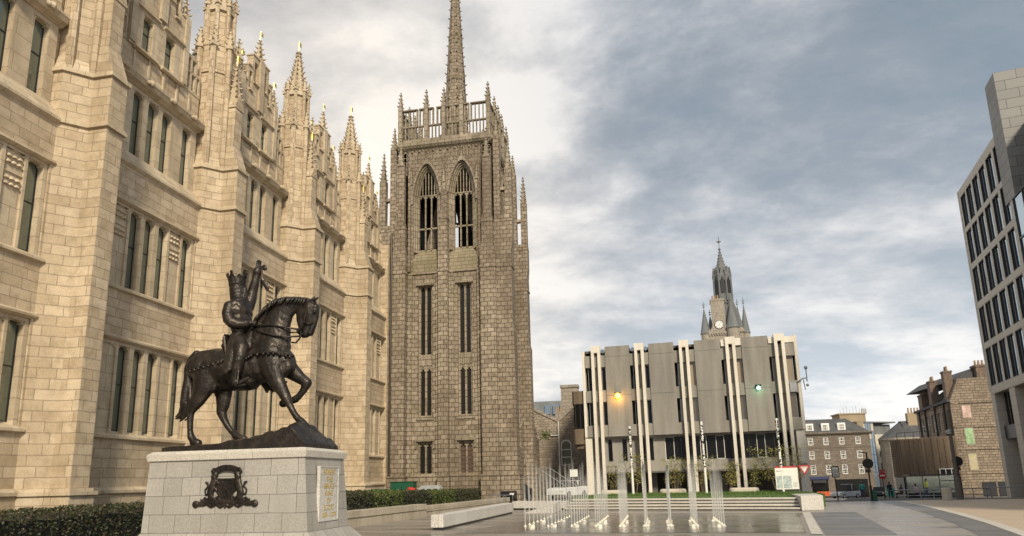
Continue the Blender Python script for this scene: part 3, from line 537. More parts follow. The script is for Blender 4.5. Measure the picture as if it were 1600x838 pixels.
# turret
TW = -.3
mb = MB(); mb.ngon(FC, YC0, TW, .86, 8, 15.9, 22.4, .86, math.pi / 8); mb.ngon(FC, YC0, TW, .9, 8, 22.35, 22.9, .62, math.pi / 8); mb.ngon(FC, YC0, TW, .60, 8, 22.4, 24.7, .58, math.pi / 8)
for q in range(8):
    a = math.pi / 8 + q * math.pi / 4; am = a + math.pi / 8
    mb.ngon(FC, YC0 + .93 * math.cos(a), TW + .93 * math.sin(a), .15, 6, 16.0, 22.35, .14, a); mb.ngon(FC, YC0 + .66 * math.cos(a), TW + .66 * math.sin(a), .11, 6, 22.4, 24.75, .10, a)
    # gablet on each face
    F2 = Frame(FC(YC0, 0, TW), (0, -math.sin(am), 0), (0, 1, 0)); uu = Vector((math.cos(am), -math.sin(am), 0)); ww = Vector((math.sin(am), math.cos(am), 0)); F2 = Frame(FC(YC0, 0, TW), uu, ww)
    mb.wall(F2, [(-.26, 20.9), (.26, 20.9), (.26, 21.0), (0, 21.75), (-.26, 21.0)], .76, .86)
t = mb.build('turret', 'granite', col_t); parts.append(t)
for q in range(8):
    a = math.pi / 8 + q * math.pi / 4
    mb = MB(); crocket_spire(mb, FC, YC0 + .95 * math.cos(a), TW + .95 * math.sin(a), 22.3, 1.05, .20, 4, 3, .5, rot=a); mb.build('pinnacle', 'granite_trim', t)
    mb = MB(); crocket_spire(mb, FC, YC0 + .68 * math.cos(a), TW + .68 * math.sin(a), 24.75, .8, .145, 4, 3, .5, rot=a); mb.build('pinnacle', 'granite_trim', t)
mb = MB(); crocket_spire(mb, FC, YC0, TW, 24.7, 3.0, .60, 8, 8, .24); mb.build('spire', 'granite_trim', t)
v = MB(); vane(v, FC, YC0, TW, 27.6, .75); v.build('weather_vane', 'gilt', t)
for n in (-2, -1, 1, 2, 3):
    for p in parts:
        copyo(p, col_t, (0, PER * n, 0))
# rooms, roof and body behind the front
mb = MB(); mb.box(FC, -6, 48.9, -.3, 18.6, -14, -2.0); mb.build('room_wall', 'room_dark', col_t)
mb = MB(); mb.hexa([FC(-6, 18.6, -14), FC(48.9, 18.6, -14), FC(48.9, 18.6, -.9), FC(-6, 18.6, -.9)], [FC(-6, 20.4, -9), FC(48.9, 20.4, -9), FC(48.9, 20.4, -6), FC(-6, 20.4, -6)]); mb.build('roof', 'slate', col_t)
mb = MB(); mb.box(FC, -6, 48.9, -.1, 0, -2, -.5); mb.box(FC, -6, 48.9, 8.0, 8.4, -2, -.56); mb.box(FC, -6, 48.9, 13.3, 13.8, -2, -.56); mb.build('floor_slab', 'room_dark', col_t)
for (y, z) in ((C1 - 1.0, 11.6), (C1 - .1, 11.75), (C1 + .2, 10.1), (C1 - .9, 6.4), (C1 - .1, 5.7), (C1 + PER, 6.3)):
    mb = MB(); mb.box(FC, y - .22, y + .22, z, z + .05, -1.2, -.85); mb.build('ceiling_lamp', 'ceiling_lamp', col_t)
mb = MB(); mb.tube([FC(48.7, 0, .35), FC(48.7, 21, .35)], .09, 8); mb.build('drainpipe', 'bronze_trim', col_t)
mb = MB(); mb.box(FC, 48.4, 49.2, -.3, 20, -2, .2); mb.build('end_wall', 'granite', col_t)

# ---------------------------------------------------------------- old church with spire
CX, CY, HWD = -14.55, 53.25, 3.75
ch = thing('church_tower', 'weathered brown granite church with a square pinnacled belfry and slender crocketed spire', 'church', (CX, CY, 0))
FR = {'s': Frame((CX, CY - HWD, 0), (1, 0, 0), (0, -1, 0)), 'e': Frame((CX + HWD, CY, 0), (0, 1, 0), (1, 0, 0)), 'n': Frame((CX, CY + HWD, 0), (-1, 0, 0), (0, 1, 0)), 'w': Frame((CX - HWD, CY, 0), (0, -1, 0), (-1, 0, 0))}
def arch_y(t, hw, spring, apex):     # pointed arch height at offset t from the centre
    t = abs(t) / hw; return spring + (apex - spring) * (max(0.0, 1 - t ** 1.75)) ** 0.72
def arch_wall(mb, F, c, hw, spring, apex, top, w0, w1, n=12, mi=0):
    for k in range(n):
        a, b = -hw + 2 * hw * k / n, -hw + 2 * hw * (k + 1) / n
        mb.wall(F, [(c + a, arch_y(a, hw, spring, apex)), (c + b, arch_y(b, hw, spring, apex)), (c + b, top), (c + a, top)], w0, w1, mi)
def arch_band(mb, F, c, hw, spring, apex, th, w0, w1, n=14, ogee=0.0, mi=0):
    for k in range(n):
        a, b = -hw + 2 * hw * k / n, -hw + 2 * hw * (k + 1) / n
        ya, yb = arch_y(a, hw, spring, apex), arch_y(b, hw, spring, apex); oa, ob = ogee * max(0, 1 - abs(a) / (hw * .35)) ** 2, ogee * max(0, 1 - abs(b) / (hw * .35)) ** 2
        sa, sb = 1 + th / hw, 1 + th / hw
        mb.wall(F, [(c + a, ya), (c + b, yb), (c + b * sb, yb + th + ob), (c + a * sa, ya + th + oa)], w0, w1, mi)
def church_face(key, lv=True):
    F = FR[key]; dep = .8 if key in 'sn' else 1.75
    H = HWD; mb = MB()
    wins = [-1.47, 1.47] if lv else []
    # lower wall with slit openings
    us = [-H, -2.15, -1.02, 1.02, 2.15, H]; vs = [-.3, 2.25, 4.55, 6.5, 10.15, 11.35, 16.7, 18.85]
    gridwall(mb, F, us, vs, lambda i, j: not (i in (1, 3) and j in (1, 3, 4, 5)), 0, -.7)
    # belfry stage
    for c in (-1.47, 1.47):
        pass
    gridwall(mb, F, [-H, -2.59, -.35, .35, 2.59, H], [18.85, 24.3, 28.4], lambda i, j: i in (0, 2, 4), 0, -.7)
    for c in (-1.47, 1.47): arch_wall(mb, F, c, 1.12, 24.3, 27.0, 28.4, -.7, 0)
    wl = mb.build('wall', 'church_stone', ch)
    mb = MB()
    for c in (-1.47, 1.47):
        for (hw, w0, w1, ap) in ((1.12, -.28, -.12, 27.0), (1.0, -.45, -.26, 26.88), (.88, -.62, -.42, 26.75)):
            arch_band(mb, F, c, hw - .13, 24.3, ap - .16, .135, w0, w1); mb.box(F, c - hw, c - hw + .13, 19.6, 24.35, w0, w1); mb.box(F, c + hw - .13, c + hw, 19.6, 24.35, w0, w1)
        arch_band(mb, F, c, 1.14, 24.3, 27.02, .15, -.02, .12, ogee=.5); crocket_spire(mb, F, c, .05, 27.55, .55, .1, 4, 2, .6)
        ms_ = MB(); ms_.ext(F, [(.012, 17.9), (.012, 18.85), (-.62, 19.9), (-.72, 19.9), (-.72, 18.85), (-.3, 18.0), (-.3, 17.9)], c - 1.12, c + 1.12); ms_.build('belfry_sill', 'mossy_sill', ch)
        if lv:
            for k in range(1, 3): u = c - .75 + k * .5; mb.box(F, u - .05, u + .05, 19.8, 24.4, -.62, -.46)
            mb.box(F, c - .75, c + .75, 21.55, 21.67, -.62, -.46)
            for k in range(3): cusps(mb, F, c - .75 + k * .5 + .05, c - .75 + (k + 1) * .5 - .05, 24.4, -.6, -.46, s=.22)
            mb.box(F, c - .8, c + .8, 24.38, 24.5, -.62, -.46)
            for k in range(1, 6): u = c - .75 + k * .25; mb.box(F, u - .035, u + .035, 24.5, arch_y(u - c, .78, 24.3, 26.65), -.62, -.48)
    mb.build('belfry_tracery', 'church_trim', wl)
    # string courses and blind panel band
    mb = MB()
    mb.ext(F, [(-.02, 17.62), (.12, 17.68), (.12, 17.78), (-.02, 17.9)], -2.95, 2.95); mb.build('string_course', 'church_trim', ch); mb = MB(); mb.ext(F, [(-.02, 1.95), (.2, 2.0), (.2, 2.08), (-.02, 2.22)], -2.95, 2.95); mb.box(F, -3.0, 3.0, -.3, 1.98, 0, .15); mb.build('plinth', 'church_stone', ch); mb = MB()
    mb.ext(F, [(0, 28.3), (.18, 28.45), (.34, 28.62), (.34, 28.85), (.1, 28.95), (-.5, 28.95), (-.5, 28.3)], -H - .2, H + .2)
    for k in range(24):
        u = -3.45 + k * .3; base = 27.35
        for c in (-1.47, 1.47):
            if abs(u - c) < 1.1: base = max(base, arch_y(u - c, 1.3, 24.3, 27.35) + .2)
        if base < 28.2: mb.box(F, u - .03, u + .03, base - (1.2 if abs(abs(u) - 1.47) > 1.3 else 0), 28.25, 0, .06)
        mb.ball(F(u + .15, 28.42, .3), .07, n=5)
    for k in range(12): mb.ball(F(-3.3 + k * .6, 28.16, .06), .10, n=5)
    for u in (-2.72, 2.72, 0): 
        mb.box(F, u - .12, u + .12, 23.6 if u else 24.6, 25.4, 0, .14); crocket_spire(mb, F, u, .1, 25.4, 1.5, .16, 4, 4, .5)
    mb.build('parapet_cornice', 'church_trim', ch)
    # slit windows
    for c in (-1.58, 1.58):
        g = MB(); m = MB(); u0, u1 = c - .565, c + .565
        m.box(F, c - .07, c + .07, 6.5, 16.7, -.42, -.22); m.box(F, u0, u0 + .14, 6.5, 16.7, -.42, -.2); m.box(F, u1 - .14, u1, 6.5, 16.7, -.42, -.2)
        for z in (10.15, 16.7):
            cusps(m, F, u0 + .14, c - .07, z, -.4, -.24, s=.22); cusps(m, F, c + .07, u1 - .14, z, -.4, -.24, s=.22)
        m.box(F, u0 + .14, u1 - .14, 10.2, 11.3, -.7, -.34)
        for q in (-1, 1): m.wall(F, [(c + q * .25 - .16, 10.5), (c + q * .25, 10.3), (c + q * .25 + .16, 10.5), (c + q * .25, 10.75)], -.34, -.28)
        m.ext(F, [(0, 16.68), (.16, 16.75), (.16, 16.85), (0, 17.0)], u0 - .15, u1 + .15); m.ext(F, [(-.42, 6.62), (.1, 6.32), (.1, 6.22), (0, 6.15), (-.42, 6.15)], u0 - .12, u1 + .12)
        g.box(F, u0, u1, 6.5, 10.15, -.40, -.38); g.box(F, u0, u1, 11.35, 16.7, -.40, -.38)
        o = m.build('slit_window', 'church_trim', ch); g.build('pane', 'glass_leaded', o)
        b = MB()
        for k in range(20):
            z = 6.7 + k * .5
            if 10.1 < z < 11.4: continue
            b.box(F, u0 + .14, u1 - .14, z, z + .025, -.38, -.365)
        b.build('lead_bars', 'black', o)
        m = MB(); g = MB(); u0, u1 = c - .565, c + .565
        m.box(F, c - .06, c + .06, 2.25, 4.4, -.4, -.2); m.box(F, u0, u0 + .1, 2.25, 4.55, -.4, -.15); m.box(F, u1 - .1, u1, 2.25, 4.55, -.4, -.15); cusps(m, F, u0 + .1, c - .06, 4.4, -.38, -.22, s=.2); cusps(m, F, c + .06, u1 - .1, 4.4, -.38, -.22, s=.2); m.box(F, u0 + .1, u1 - .1, 4.4, 4.55, -.4, -.2)
        m.ext(F, [(0, 4.55), (.16, 4.62), (.16, 4.72), (0, 4.82)], u0 - .2, u1 + .2); m.box(F, u0 - .2, u0 - .1, 4.1, 4.6, 0, .12); m.box(F, u1 + .1, u1 + .2, 4.1, 4.6, 0, .12)
        g.box(F, u0, u1, 2.25, 4.5, -.39, -.37); o = m.build('window', 'church_trim', ch); g.build('pane', 'louvre_brown' if (c > 0 and key == 's') else 'glass_leaded', o)
        b = MB()
        for k in range(6): b.box(F, u0 + .1, u1 - .1, 2.55 + k * .32, 2.575 + k * .32, -.37, -.355)
        b.build('lead_bars', 'black', o)
    # middle pilaster and corner buttresses
    mb = MB(); mb.box(F, -.38, .38, -.3, 22.0, 0, .55); mb.wall(F, [(-.42, 21.95), (.42, 21.95), (.42, 22.05), (0, 23.05), (-.42, 22.05)], -.05, .6)
    mb.box(F, -.72, -.38, 2.1, 17.6, 0, .14); mb.box(F, .38, .72, 2.1, 17.6, 0, .14); mb.box(F, -2.98, -2.62, 2.1, 17.6, 0, .2); mb.box(F, 2.62, 2.98, 2.1, 17.6, 0, .2); mb.box(F, -2.98, -2.78, 17.9, 26.8, 0, .22); mb.box(F, 2.78, 2.98, 17.9, 26.8, 0, .22)
    mb.box(F, -.24, .24, 22.0, 24.6, 0, .2); mb.box(F, -.46, .46, -.3, 1.95, 0, .66); mb.box(F, -.46, .46, 1.95, 2.1, 0, .7); mb.box(F, -.42, .42, 17.65, 17.8, 0, .6)
    mb.build('pilaster', 'church_stone', ch)
    for s in (-1, 1):
        mb = MB(); a, b = sorted((s * 3.0, s * 4.2)); k = 1.0
        if key in 'sn' or True:
            mb.box(F, a, b, -.3, 12.6, 0, dep); mb.frust(F, (a, b, 0, dep, 12.6), (a, b, 0, dep - .1, 13.0)); mb.box(F, a, b, 13.0, 18.9, 0, dep - .1)
            a2, b2 = sorted((s * 3.12, s * 4.0)); top = 21.4
            mb.frust(F, (a, b, 0, dep - .1, 18.9), (a2, b2, 0, dep - (.3 if dep < 1 else 0), 19.8)); mb.box(F, a2, b2, 19.8, top, 0, dep - (.3 if dep < 1 else 0))
            mb.box(F, a - .1, b + .1, -.3, 1.95, 0, dep + .15); mb.box(F, a - .14, b + .14, 1.95, 2.1, 0, dep + .2); mb.box(F, a - .04, b + .04, 17.65, 17.8, 0, dep - .04)
            m0, m1 = (a2 + b2) / 2 - .34, (a2 + b2) / 2 + .34; mc = (m0 + m1) / 2
            if dep < 1:
                mb.wall(F, [(a2 - .04, top), (b2 + .04, top), (mc, 23.5)], -.1, dep - .26); mb.box(F, m0, m1, top, 27.0, -.05, .42)
                pw, pv, ph = .2, 27.1, 2.5
            else:
                mb.wall(F, [(a2 - .02, top), (b2 + .02, top), (mc, 21.9)], dep - .6, dep + .02)
                mb.box(F, mc - .26, mc + .26, top, 25.9, dep - .55, dep - .02); mb.box(F, mc - .2, mc + .2, 24.1, 24.35, .5, dep - .5); mb.box(F, mc - .2, mc + .2, 21.4, 22.0, .5, dep - .5)
                mb.box(F, mc - .26, mc + .26, top, 28.8, .3, .82)
                pw, pv, ph = dep - .285, 25.95, 2.55
        o = mb.build('buttress', 'church_stone', ch)
        mb = MB(); crocket_spire(mb, F, mc, pw, pv, ph, .30, 4, 6, .42); mb.build('pinnacle', 'church_trim', ch)
        if dep > 1:
            mb = MB(); crocket_spire(mb, F, mc, .56, 28.85, 1.85, .26, 4, 5, .42); mb.build('pinnacle', 'church_trim', ch)
    # pierced parapet
    mb = MB(); w0, w1 = -.12, .08
    mb.box(F, -H, H, 28.95, 29.2, w0 - .05, w1 + .1); mb.box(F, -H, H, 30.35, 30.47, w0, w1)
    for a, b in ((-3.62, -2.3), (-2.07, -.93), (-.57, .57), (.93, 2.07), (2.3, 3.62)):
        mb.box(F, a - .06, b + .06, 31.86, 31.98, w0 - .04, w1 + .06)
        for e in (a, b): mb.box(F, e - .06, e + .06, 30.47, 31.86, w0, w1)
        n = 4
        for k in range(1, n): u = a + (b - a) * k / n; mb.box(F, u - .04, u + .04, 30.47, 31.86, w0 + .04, w1 - .04)
    for k in range(26): u = -3.6 + k * .288; mb.box(F, u - .045, u + .045, 29.2, 30.35, w0 + .03, w1 - .03)
    mb.build('pierced_parapet', 'church_trim', ch)
    for u in (-1.5, 0, 1.5) + ((3.73, -3.73) if key in 'sn' else ()):
        mb = MB(); mb.box(F, u - .16, u + .16, 28.95, 32.1, -.18, .22); crocket_spire(mb, F, u, .02, 32.15, 1.6, .23, 4, 4, .55); mb.build('pinnacle', 'church_trim', ch)
for kf in 'senw': church_face(kf)
# inside of the belfry: floor and added black boards standing in for its shade, one gap to the sky
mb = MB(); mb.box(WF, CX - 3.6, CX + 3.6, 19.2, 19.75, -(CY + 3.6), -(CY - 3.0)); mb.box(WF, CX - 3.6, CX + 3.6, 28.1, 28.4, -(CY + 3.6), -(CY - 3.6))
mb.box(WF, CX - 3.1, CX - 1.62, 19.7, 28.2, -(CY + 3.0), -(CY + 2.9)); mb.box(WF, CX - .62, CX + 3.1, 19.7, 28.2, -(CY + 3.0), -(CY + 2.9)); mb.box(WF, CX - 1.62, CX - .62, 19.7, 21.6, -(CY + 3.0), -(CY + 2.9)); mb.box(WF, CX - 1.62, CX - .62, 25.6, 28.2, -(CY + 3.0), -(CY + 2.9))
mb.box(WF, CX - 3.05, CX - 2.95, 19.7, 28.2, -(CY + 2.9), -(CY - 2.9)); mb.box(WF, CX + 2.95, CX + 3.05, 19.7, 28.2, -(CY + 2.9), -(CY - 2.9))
mb.build('belfry_dark_lining', 'black', ch)
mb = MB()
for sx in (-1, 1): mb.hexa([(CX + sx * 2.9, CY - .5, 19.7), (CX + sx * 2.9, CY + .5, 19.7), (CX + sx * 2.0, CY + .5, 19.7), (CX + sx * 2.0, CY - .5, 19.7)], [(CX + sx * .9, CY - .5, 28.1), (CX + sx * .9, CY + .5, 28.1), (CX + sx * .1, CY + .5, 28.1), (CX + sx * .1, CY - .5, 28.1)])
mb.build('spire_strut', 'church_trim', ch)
FT = Frame((CX, CY, 0), (1, 0, 0), (0, -1, 0))
mb = MB(); mb.ngon(FT, 0, 0, 1.45, 8, 28.3, 31.2, 1.2, math.pi / 8); crocket_spire(mb, FT, 0, 0, 31.2, 19.6, 1.22, 8, 19, .13)
for q in range(8):
    am = q * math.pi / 4; uu = Vector((math.cos(am), math.sin(am), 0)); F2 = Frame((CX, CY, 0), (-math.sin(am), math.cos(am), 0), uu)
    for z, hh, wd in ((32.6, 1.2, .2), (36.4, 1.0, .15), (40.5, .8, .1)):
        r = 1.22 * .92 * (1 - (z - 31.2) / 18.2 * .87) * math.cos(math.pi / 8)
        mb.wall(F2, [(-wd, z), (wd, z), (wd, z + hh * .55), (0, z + hh), (-wd, z + hh * .55)], r - .25, r + .05)
mb.build('spire', 'church_stone', ch)
# porch on the street side, nave behind
PF = Frame((-9.75, 0, 0), (0, 1, 0), (1, 0, 0))
mb = MB(); mb.box(WF, -11, -9.76, -.3, 4.2, -55.0, -53.0); mb.frust(WF, (-11, -9.76, -55.0, -53.0, 4.2), (-11, -10.9, -55, -53.0, 5.0))
mb.box(WF, -11, -9.75, -.3, 5.4, -64.4, -63.2)
arch_wall(mb, PF, 59.2, 3.2, 2.6, 5.6, 5.7, -1.3, -.02, 12); mb.box(WF, -11, -9.77, -.3, 5.7, -56.0, -55.0); mb.box(WF, -11, -9.77, -.3, 5.7, -63.2, -62.4)
mb.wall(PF, [(54.8, 5.7), (63.6, 5.7), (59.2, 8.0)], -1.3, -.02)
mb.box(WF, -11.6, -11.0, -.3, 8, -64.4, -57)
mb.build('porch', 'church_stone', ch)
mb = MB()
for k, (hw, w) in enumerate(((3.15, .1), (2.8, -.25), (2.45, -.6), (2.1, -.95))):
    arch_band(mb, PF, 59.2, hw, 2.6, 5.6 - k * .3, .2, w - .3, w); mb.box(PF, 59.2 - hw - .2, 59.2 - hw + .05, -.2, 2.62, w - .3, w); mb.box(PF, 59.2 + hw - .05, 59.2 + hw + .2, -.2, 2.62, w - .3, w)
mb.box(WF, -10.9, -10.75, -.2, 5.2, -61.4, -57.1); mb.build('porch_arch', 'church_trim', ch)
mb = MB(); mb.box(WF, -18.3, -12.4, -.3, 9, -76, -56.5); mb.hexa([(-18.3, 56.5, 9), (-12.4, 56.5, 9), (-12.4, 76, 9), (-18.3, 76, 9)], [(-15.5, 56.5, 13), (-15.2, 56.5, 13), (-15.2, 76, 13), (-15.5, 76, 13)]); mb.build('nave', 'church_stone', ch)

# ---------------------------------------------------------------- concrete council block
LU = Vector((0.9983, -0.0577, 0)); LF = Frame((-5.27, 63.0, 0), LU, (LU.y, -LU.x, 0))
lib = thing('council_block', 'grey concrete office block with pairs of tall white fins and an open ground floor', 'building', (-5.27, 63, 0))
mb = MB(); G = -1.2
PAN = [(2.19, 4.40), (6.16, 8.38), (10.2, 12.44), (14.24, 16.45)]
for a, b in PAN:
    mb.box(LF, a, b, 5.27, 8.98, -.9, .12); mb.box(LF, a, b, 9.0, 12.58, -.9, .12); mb.box(LF, a, b, 12.6, 13.55, -.9, .12)
mb.box(LF, .25, 18.6, 5.27, 6.3, -.9, -.0)
edges = [.25] + [x for p in PAN for x in p] + [18.6]
for i in range(0, len(edges), 2):
    a, b = edges[i], edges[i + 1]
    mb.box(LF, a, b, 8.45, 9.5, -.9, 0); mb.box(LF, a, b, 11.68, 12.78, -.9, 0)
mb.build('concrete_panel', 'concrete_grey', lib)
mb = MB(); mb.box(LF, .3, 18.5, 2.12, 3.03, -1.6, -.62); mb.box(LF, .3, 18.5, 5.1, 5.27, -1.6, -.3)
# first floor: piers between windows on the left, ribbon on the right
for a, b in ((.3, 1.94), (2.37, 3.24), (3.7, 4.95), (5.35, 5.62), (6.05, 7.06), (18.0, 18.5)): mb.box(LF, a, b, 3.03, 5.1, -1.2, -.62)
mb.build('concrete_band', 'concrete_band', lib)
mb = MB(); FINS = [1.35, 5.31, 9.28, 13.28, 17.36]
for c in FINS:
    for s in (-1, 1): mb.box(LF, c + s * .29 - .13, c + s * .29 + .13, G, 13.0, -.1, .42)
    mb.box(LF, c - .42, c + .42, 12.98, 13.62, -.2, .43)
mb.box(LF, 12.50, 12.86, 12.85, 13.45, -.1, .2); mb.box(LF, 13.70, 14.2, 12.85, 13.5, -.1, .2); mb.box(LF, 16.5, 16.94, 12.85, 13.4, -.1, .1); mb.box(LF, 17.8, 18.6, 12.85, 13.4, -.3, -.02)
mb.build('fin', 'concrete_white', lib)
for nm, q in (('corner_column', (.0, .62, G, 5.2, -.9, -.15)), ('corner_column', (18.05, 18.75, G, 5.25, -1.3, -.15)), ('end_wall', (18.6, 18.85, 5.27, 13.5, -8, -.05)), ('end_wall', (.0, .25, 5.27, 13.2, -8, -.05))): mb = MB(); mb.box(LF, *q); mb.build(nm, 'concrete_white', lib)
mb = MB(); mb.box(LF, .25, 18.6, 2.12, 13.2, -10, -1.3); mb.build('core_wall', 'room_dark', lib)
mb = MB(); mb.box(LF, .25, 18.6, 13.1, 13.3, -10, -.3); mb.box(LF, .3, 18.5, 1.98, 2.12, -10, -.55); mb.build('roof', 'concrete_dark', lib)
mb = MB(); mb.box(LF, .3, 18.5, G, 2.0, -9, -7.0); mb.box(LF, 5.2, 6.1, G, 2.0, -7, -2.5); mb.box(LF, 2.0, 5.2, G, 2.0, -7, -4.2); mb.box(LF, 7.6, 8.2, G, 2, -4, -2); mb.box(LF, 11.8, 12.3, G, 2, -5, -3); mb.build('undercroft_wall', 'concrete_dark', lib)
def lwin(name, a, b, v0, v1, w, mat, nv=0, frame='grey_metal'):
    g = MB(); g.box(LF, a, b, v0, v1, w - .03, w); f = MB(); t = .04
    f.box(LF, a, a + t, v0, v1, w, w + .04); f.box(LF, b - t, b, v0, v1, w, w + .04); f.box(LF, a + t, b - t, v0, v0 + t, w, w + .04); f.box(LF, a + t, b - t, v1 - t, v1, w, w + .04)
    for k in range(1, nv + 1): u = a + (b - a) * k / (nv + 1); f.box(LF, u - .025, u + .025, v0 + t, v1 - t, w, w + .04)
    o = f.build(name, frame, lib); g.build('pane', mat, o); return o
k = 0
for i in range(0, len(edges), 2):
    a, b = edges[i], edges[i + 1]; c = FINS[i // 2]
    for (p, q) in ((a + .25, c - .42), (c + .42, b - .04)):
        if i == 8: q = min(q, 18.45)
        if q - p > .6: q = p + .62 if p > c else q
        for (v0, v1) in ((6.32, 8.44), (9.52, 11.66)):
            k += 1; lwin('window', p, q, v0, v1, -.35, 'glass_blind' if ((i >= 6 or (i == 4 and p > c)) and v0 > 9) else ('glass_dark' if i < 4 else 'glass_brown'))
    m = MB(); m.box(LF, c - .16, c + .16, 6.3, 12.0, -.6, -.25); m.build('infill_panel', 'concrete_band', lib)
for a, b in ((1.94, 2.37), (3.24, 3.7), (4.95, 5.35), (5.62, 6.05)): lwin('window', a, b, 3.05, 5.08, -.8, 'glass_dark')
ws = [7.06, 7.85, 8.45, 9.3, 10.1, 10.65, 11.45, 12.15, 12.8, 13.5, 14.2, 14.85, 15.55, 16.3, 17.1, 18.0]
for i in range(len(ws) - 1): lwin('window', ws[i], ws[i + 1], 3.05, 5.08, -.8, 'glass_dark', 0, 'white_paint' if i in (0, 4, 6, 11) else 'dark_metal')
mb = MB(); mb.box(LF, 17.9, 18.45, 8.5, 9.3, 0, .12); mb.tube([LF(18.5, 9.3, .1), LF(19.0, 9.6, .2), LF(19.3, 9.6, .2)], .05); mb.tube([LF(19.3, 9.3, .2), LF(19.3, 10.4, .2)], .05); mb.ball(LF(19.3, 10.5, .2), .16); mb.tube([LF(19.0, 9.5, .2), LF(19.1, 8.6, .2)], .04); mb.ball(LF(19.3, 9.0, .2), .13, n=6)
tag(mb.build('security_camera', 'grey_metal'), 'surveillance cameras on a bracket at the right edge of the concrete block', 'camera')
def bowl(name, u, v, label, lampmat, r=.2):
    t = thing(name, label, 'lamp', LF(u, v, .2)); m = MB(); c = LF(u, v, .3)
    m.ball(c, r, n=10); m.build('lamp_bulb', lampmat, t, smooth=True); m = MB(); m.box(LF, u - .2, u + .2, v - .05, v + .22, .12, .2); m.tube([LF(u, v + .2, .2), LF(u, v + .27, .4)], .05); m.box(LF, u - .24, u + .24, v + .22, v + .27, .12, .5); m.build('lamp_housing', 'dark_metal', t)
    l = bpy.data.lights.new(name + '_light', 'POINT'); l.energy = 60 if 'warm' in lampmat else 8; l.color = (1, .45, .05) if 'warm' in lampmat else (.3, 1, .6); l.shadow_soft_size = .2
    o = bpy.data.objects.new(name + '_light', l); COL.objects.link(o); o.location = LF(u, v - .25, .65)
bowl('wall_lamp', 3.17, 8.93, 'glowing orange floodlight on the left part of the concrete block', 'warm_lamp', .24)
bowl('wall_lamp', 15.32, 8.97, 'pale green floodlight on the right part of the concrete block', 'cool_lamp', .17)
for u, lb in ((1.98, 'round floodlight on the roof edge left of the first concrete panel'), (4.72, 'round floodlight on the roof edge just left of the second pair of fins'), (5.9, 'round floodlight on the roof edge just right of the second pair of fins')):
    t = thing('roof_floodlight', lb, 'lamp', LF(u, 13.0, 0), 'floodlights on the roof edge of the concrete block')
    F2 = Frame(LF(u, 13.15, 0), LU, (LU.y, -LU.x, 0)); m = MB()
    ring = [(.19 * math.cos(a * math.pi / 6), .19 * math.sin(a * math.pi / 6)) for a in range(12)]
    m.wall(F2, ring, -.12, .1); m.build('housing', 'grey_metal', t); m = MB(); m.wall(F2, [(x * .8, y * .8) for x, y in ring], .1, .115); m.build('lens', 'glass_blue', t); m = MB(); m.box(F2, -.03, .03, -.38, -.15, -.05, .02); m.build('bracket', 'dark_metal', t)
# glazed oriel on the left end
br = thing('link_corridor', 'brown glazed corridor box jutting from the left end of the concrete block', 'corridor', LF(-1.2, 5.4, -2))
mb = MB(); PB = [(-1.35, -2.6), (-1.15, -.6), (-.95, -.35), (.0, -.35), (.0, -2.6)]
mb.prism(LF, PB, 4.7, 6.1); mb.prism(LF, PB, 8.4, 9.6); mb.prism(LF, [(-1.1, -2.5), (-.9, -.7), (-.0, -.5), (-.0, -2.5)], 4.3, 4.7, sc=1); mb.build('cladding', 'brown_board', br)
mb = MB(); mb.prism(LF, [(-1.25, -2.6), (-1.05, -.65), (-.9, -.45), (-.0, -.45), (-.0, -2.6)], 6.1, 8.4); mb.build('pane', 'glass_dark', br)
mb = MB(); [mb.box(LF, u, u + .06, 6.1, 8.4, -.5, -.38) for u in (-.9, -.45, -.1)]; mb.build('glazing_bar', 'bronze_trim', br)

# ---------------------------------------------------------------- old stone building with twin gables (left of the concrete block)
gh = thing('gabled_house', 'old rubble stone building with twin gables, downpipe and a round-headed window behind the fountain', 'building', (-9, 75, 0))
HF = Frame((0, 75, 0), (1, 0, 0), (0, -1, 0))
mb = MB(); mb.wall(HF, [(-17, -.5), (-4.5, -.5), (-4.5, 7.9), (-6.6, 9.9), (-9.15, 7.75), (-13.1, 9.8), (-17, 7.8)], -.6, 0)
mb.build('wall', 'rubble_stone', gh)
mb = MB()
for a, b in (((-17, 7.8), (-13.1, 9.8)), ((-13.1, 9.8), (-9.15, 7.75)), ((-9.15, 7.75), (-6.6, 9.9)), ((-6.6, 9.9), (-4.5, 7.9))): mb.wall(HF, [(a[0], a[1] - .02), (b[0], b[1] - .02), (b[0], b[1] + .3), (a[0], a[1] + .3)], -.8, .12)
mb.build('coping', 'tower_stone', gh)
mb = MB()
for a, b, c in (((-17, 7.8), (-13.1, 9.8), (-9.15, 7.75)), ((-9.15, 7.75), (-6.6, 9.9), (-4.5, 7.9))): mb.wall(HF, [a, b, c], -14, -.7)
mb.build('roof', 'slate', gh)
mb = MB(); pts = [(-8.95, 3.05), (-7.82, 3.05), (-7.82, 5.3)] + [(-8.385 + .565 * math.cos(a * math.pi / 8), 5.3 + .5 * math.sin(a * math.pi / 8)) for a in range(1, 8)] + [(-8.95, 5.3)]
mb.wall(HF, pts, 0, .05); o = mb.build('window', 'white_paint', gh); mb = MB()
mb.wall(HF, [(-8.385 + (x + 8.385) * .85, 4.2 + (y - 4.2) * .93) for x, y in pts], .05, .06); mb.build('pane', 'glass_green', o); mb = MB(); [mb.box(HF, -8.9, -7.87, z, z + .07, .06, .09) for z in (3.9, 4.7)]; mb.build('glazing_bar', 'white_paint', o)
mb = MB()
mb.tube([HF(-9.15, 7.8, .12), HF(-9.15, .2, .12)], .07); mb.tube([HF(-9.15, 6.3, .15), HF(-10.0, 6.3, .15), HF(-10.0, 6.7, .15)], .06); mb.build('downpipe', 'white_paint', gh)
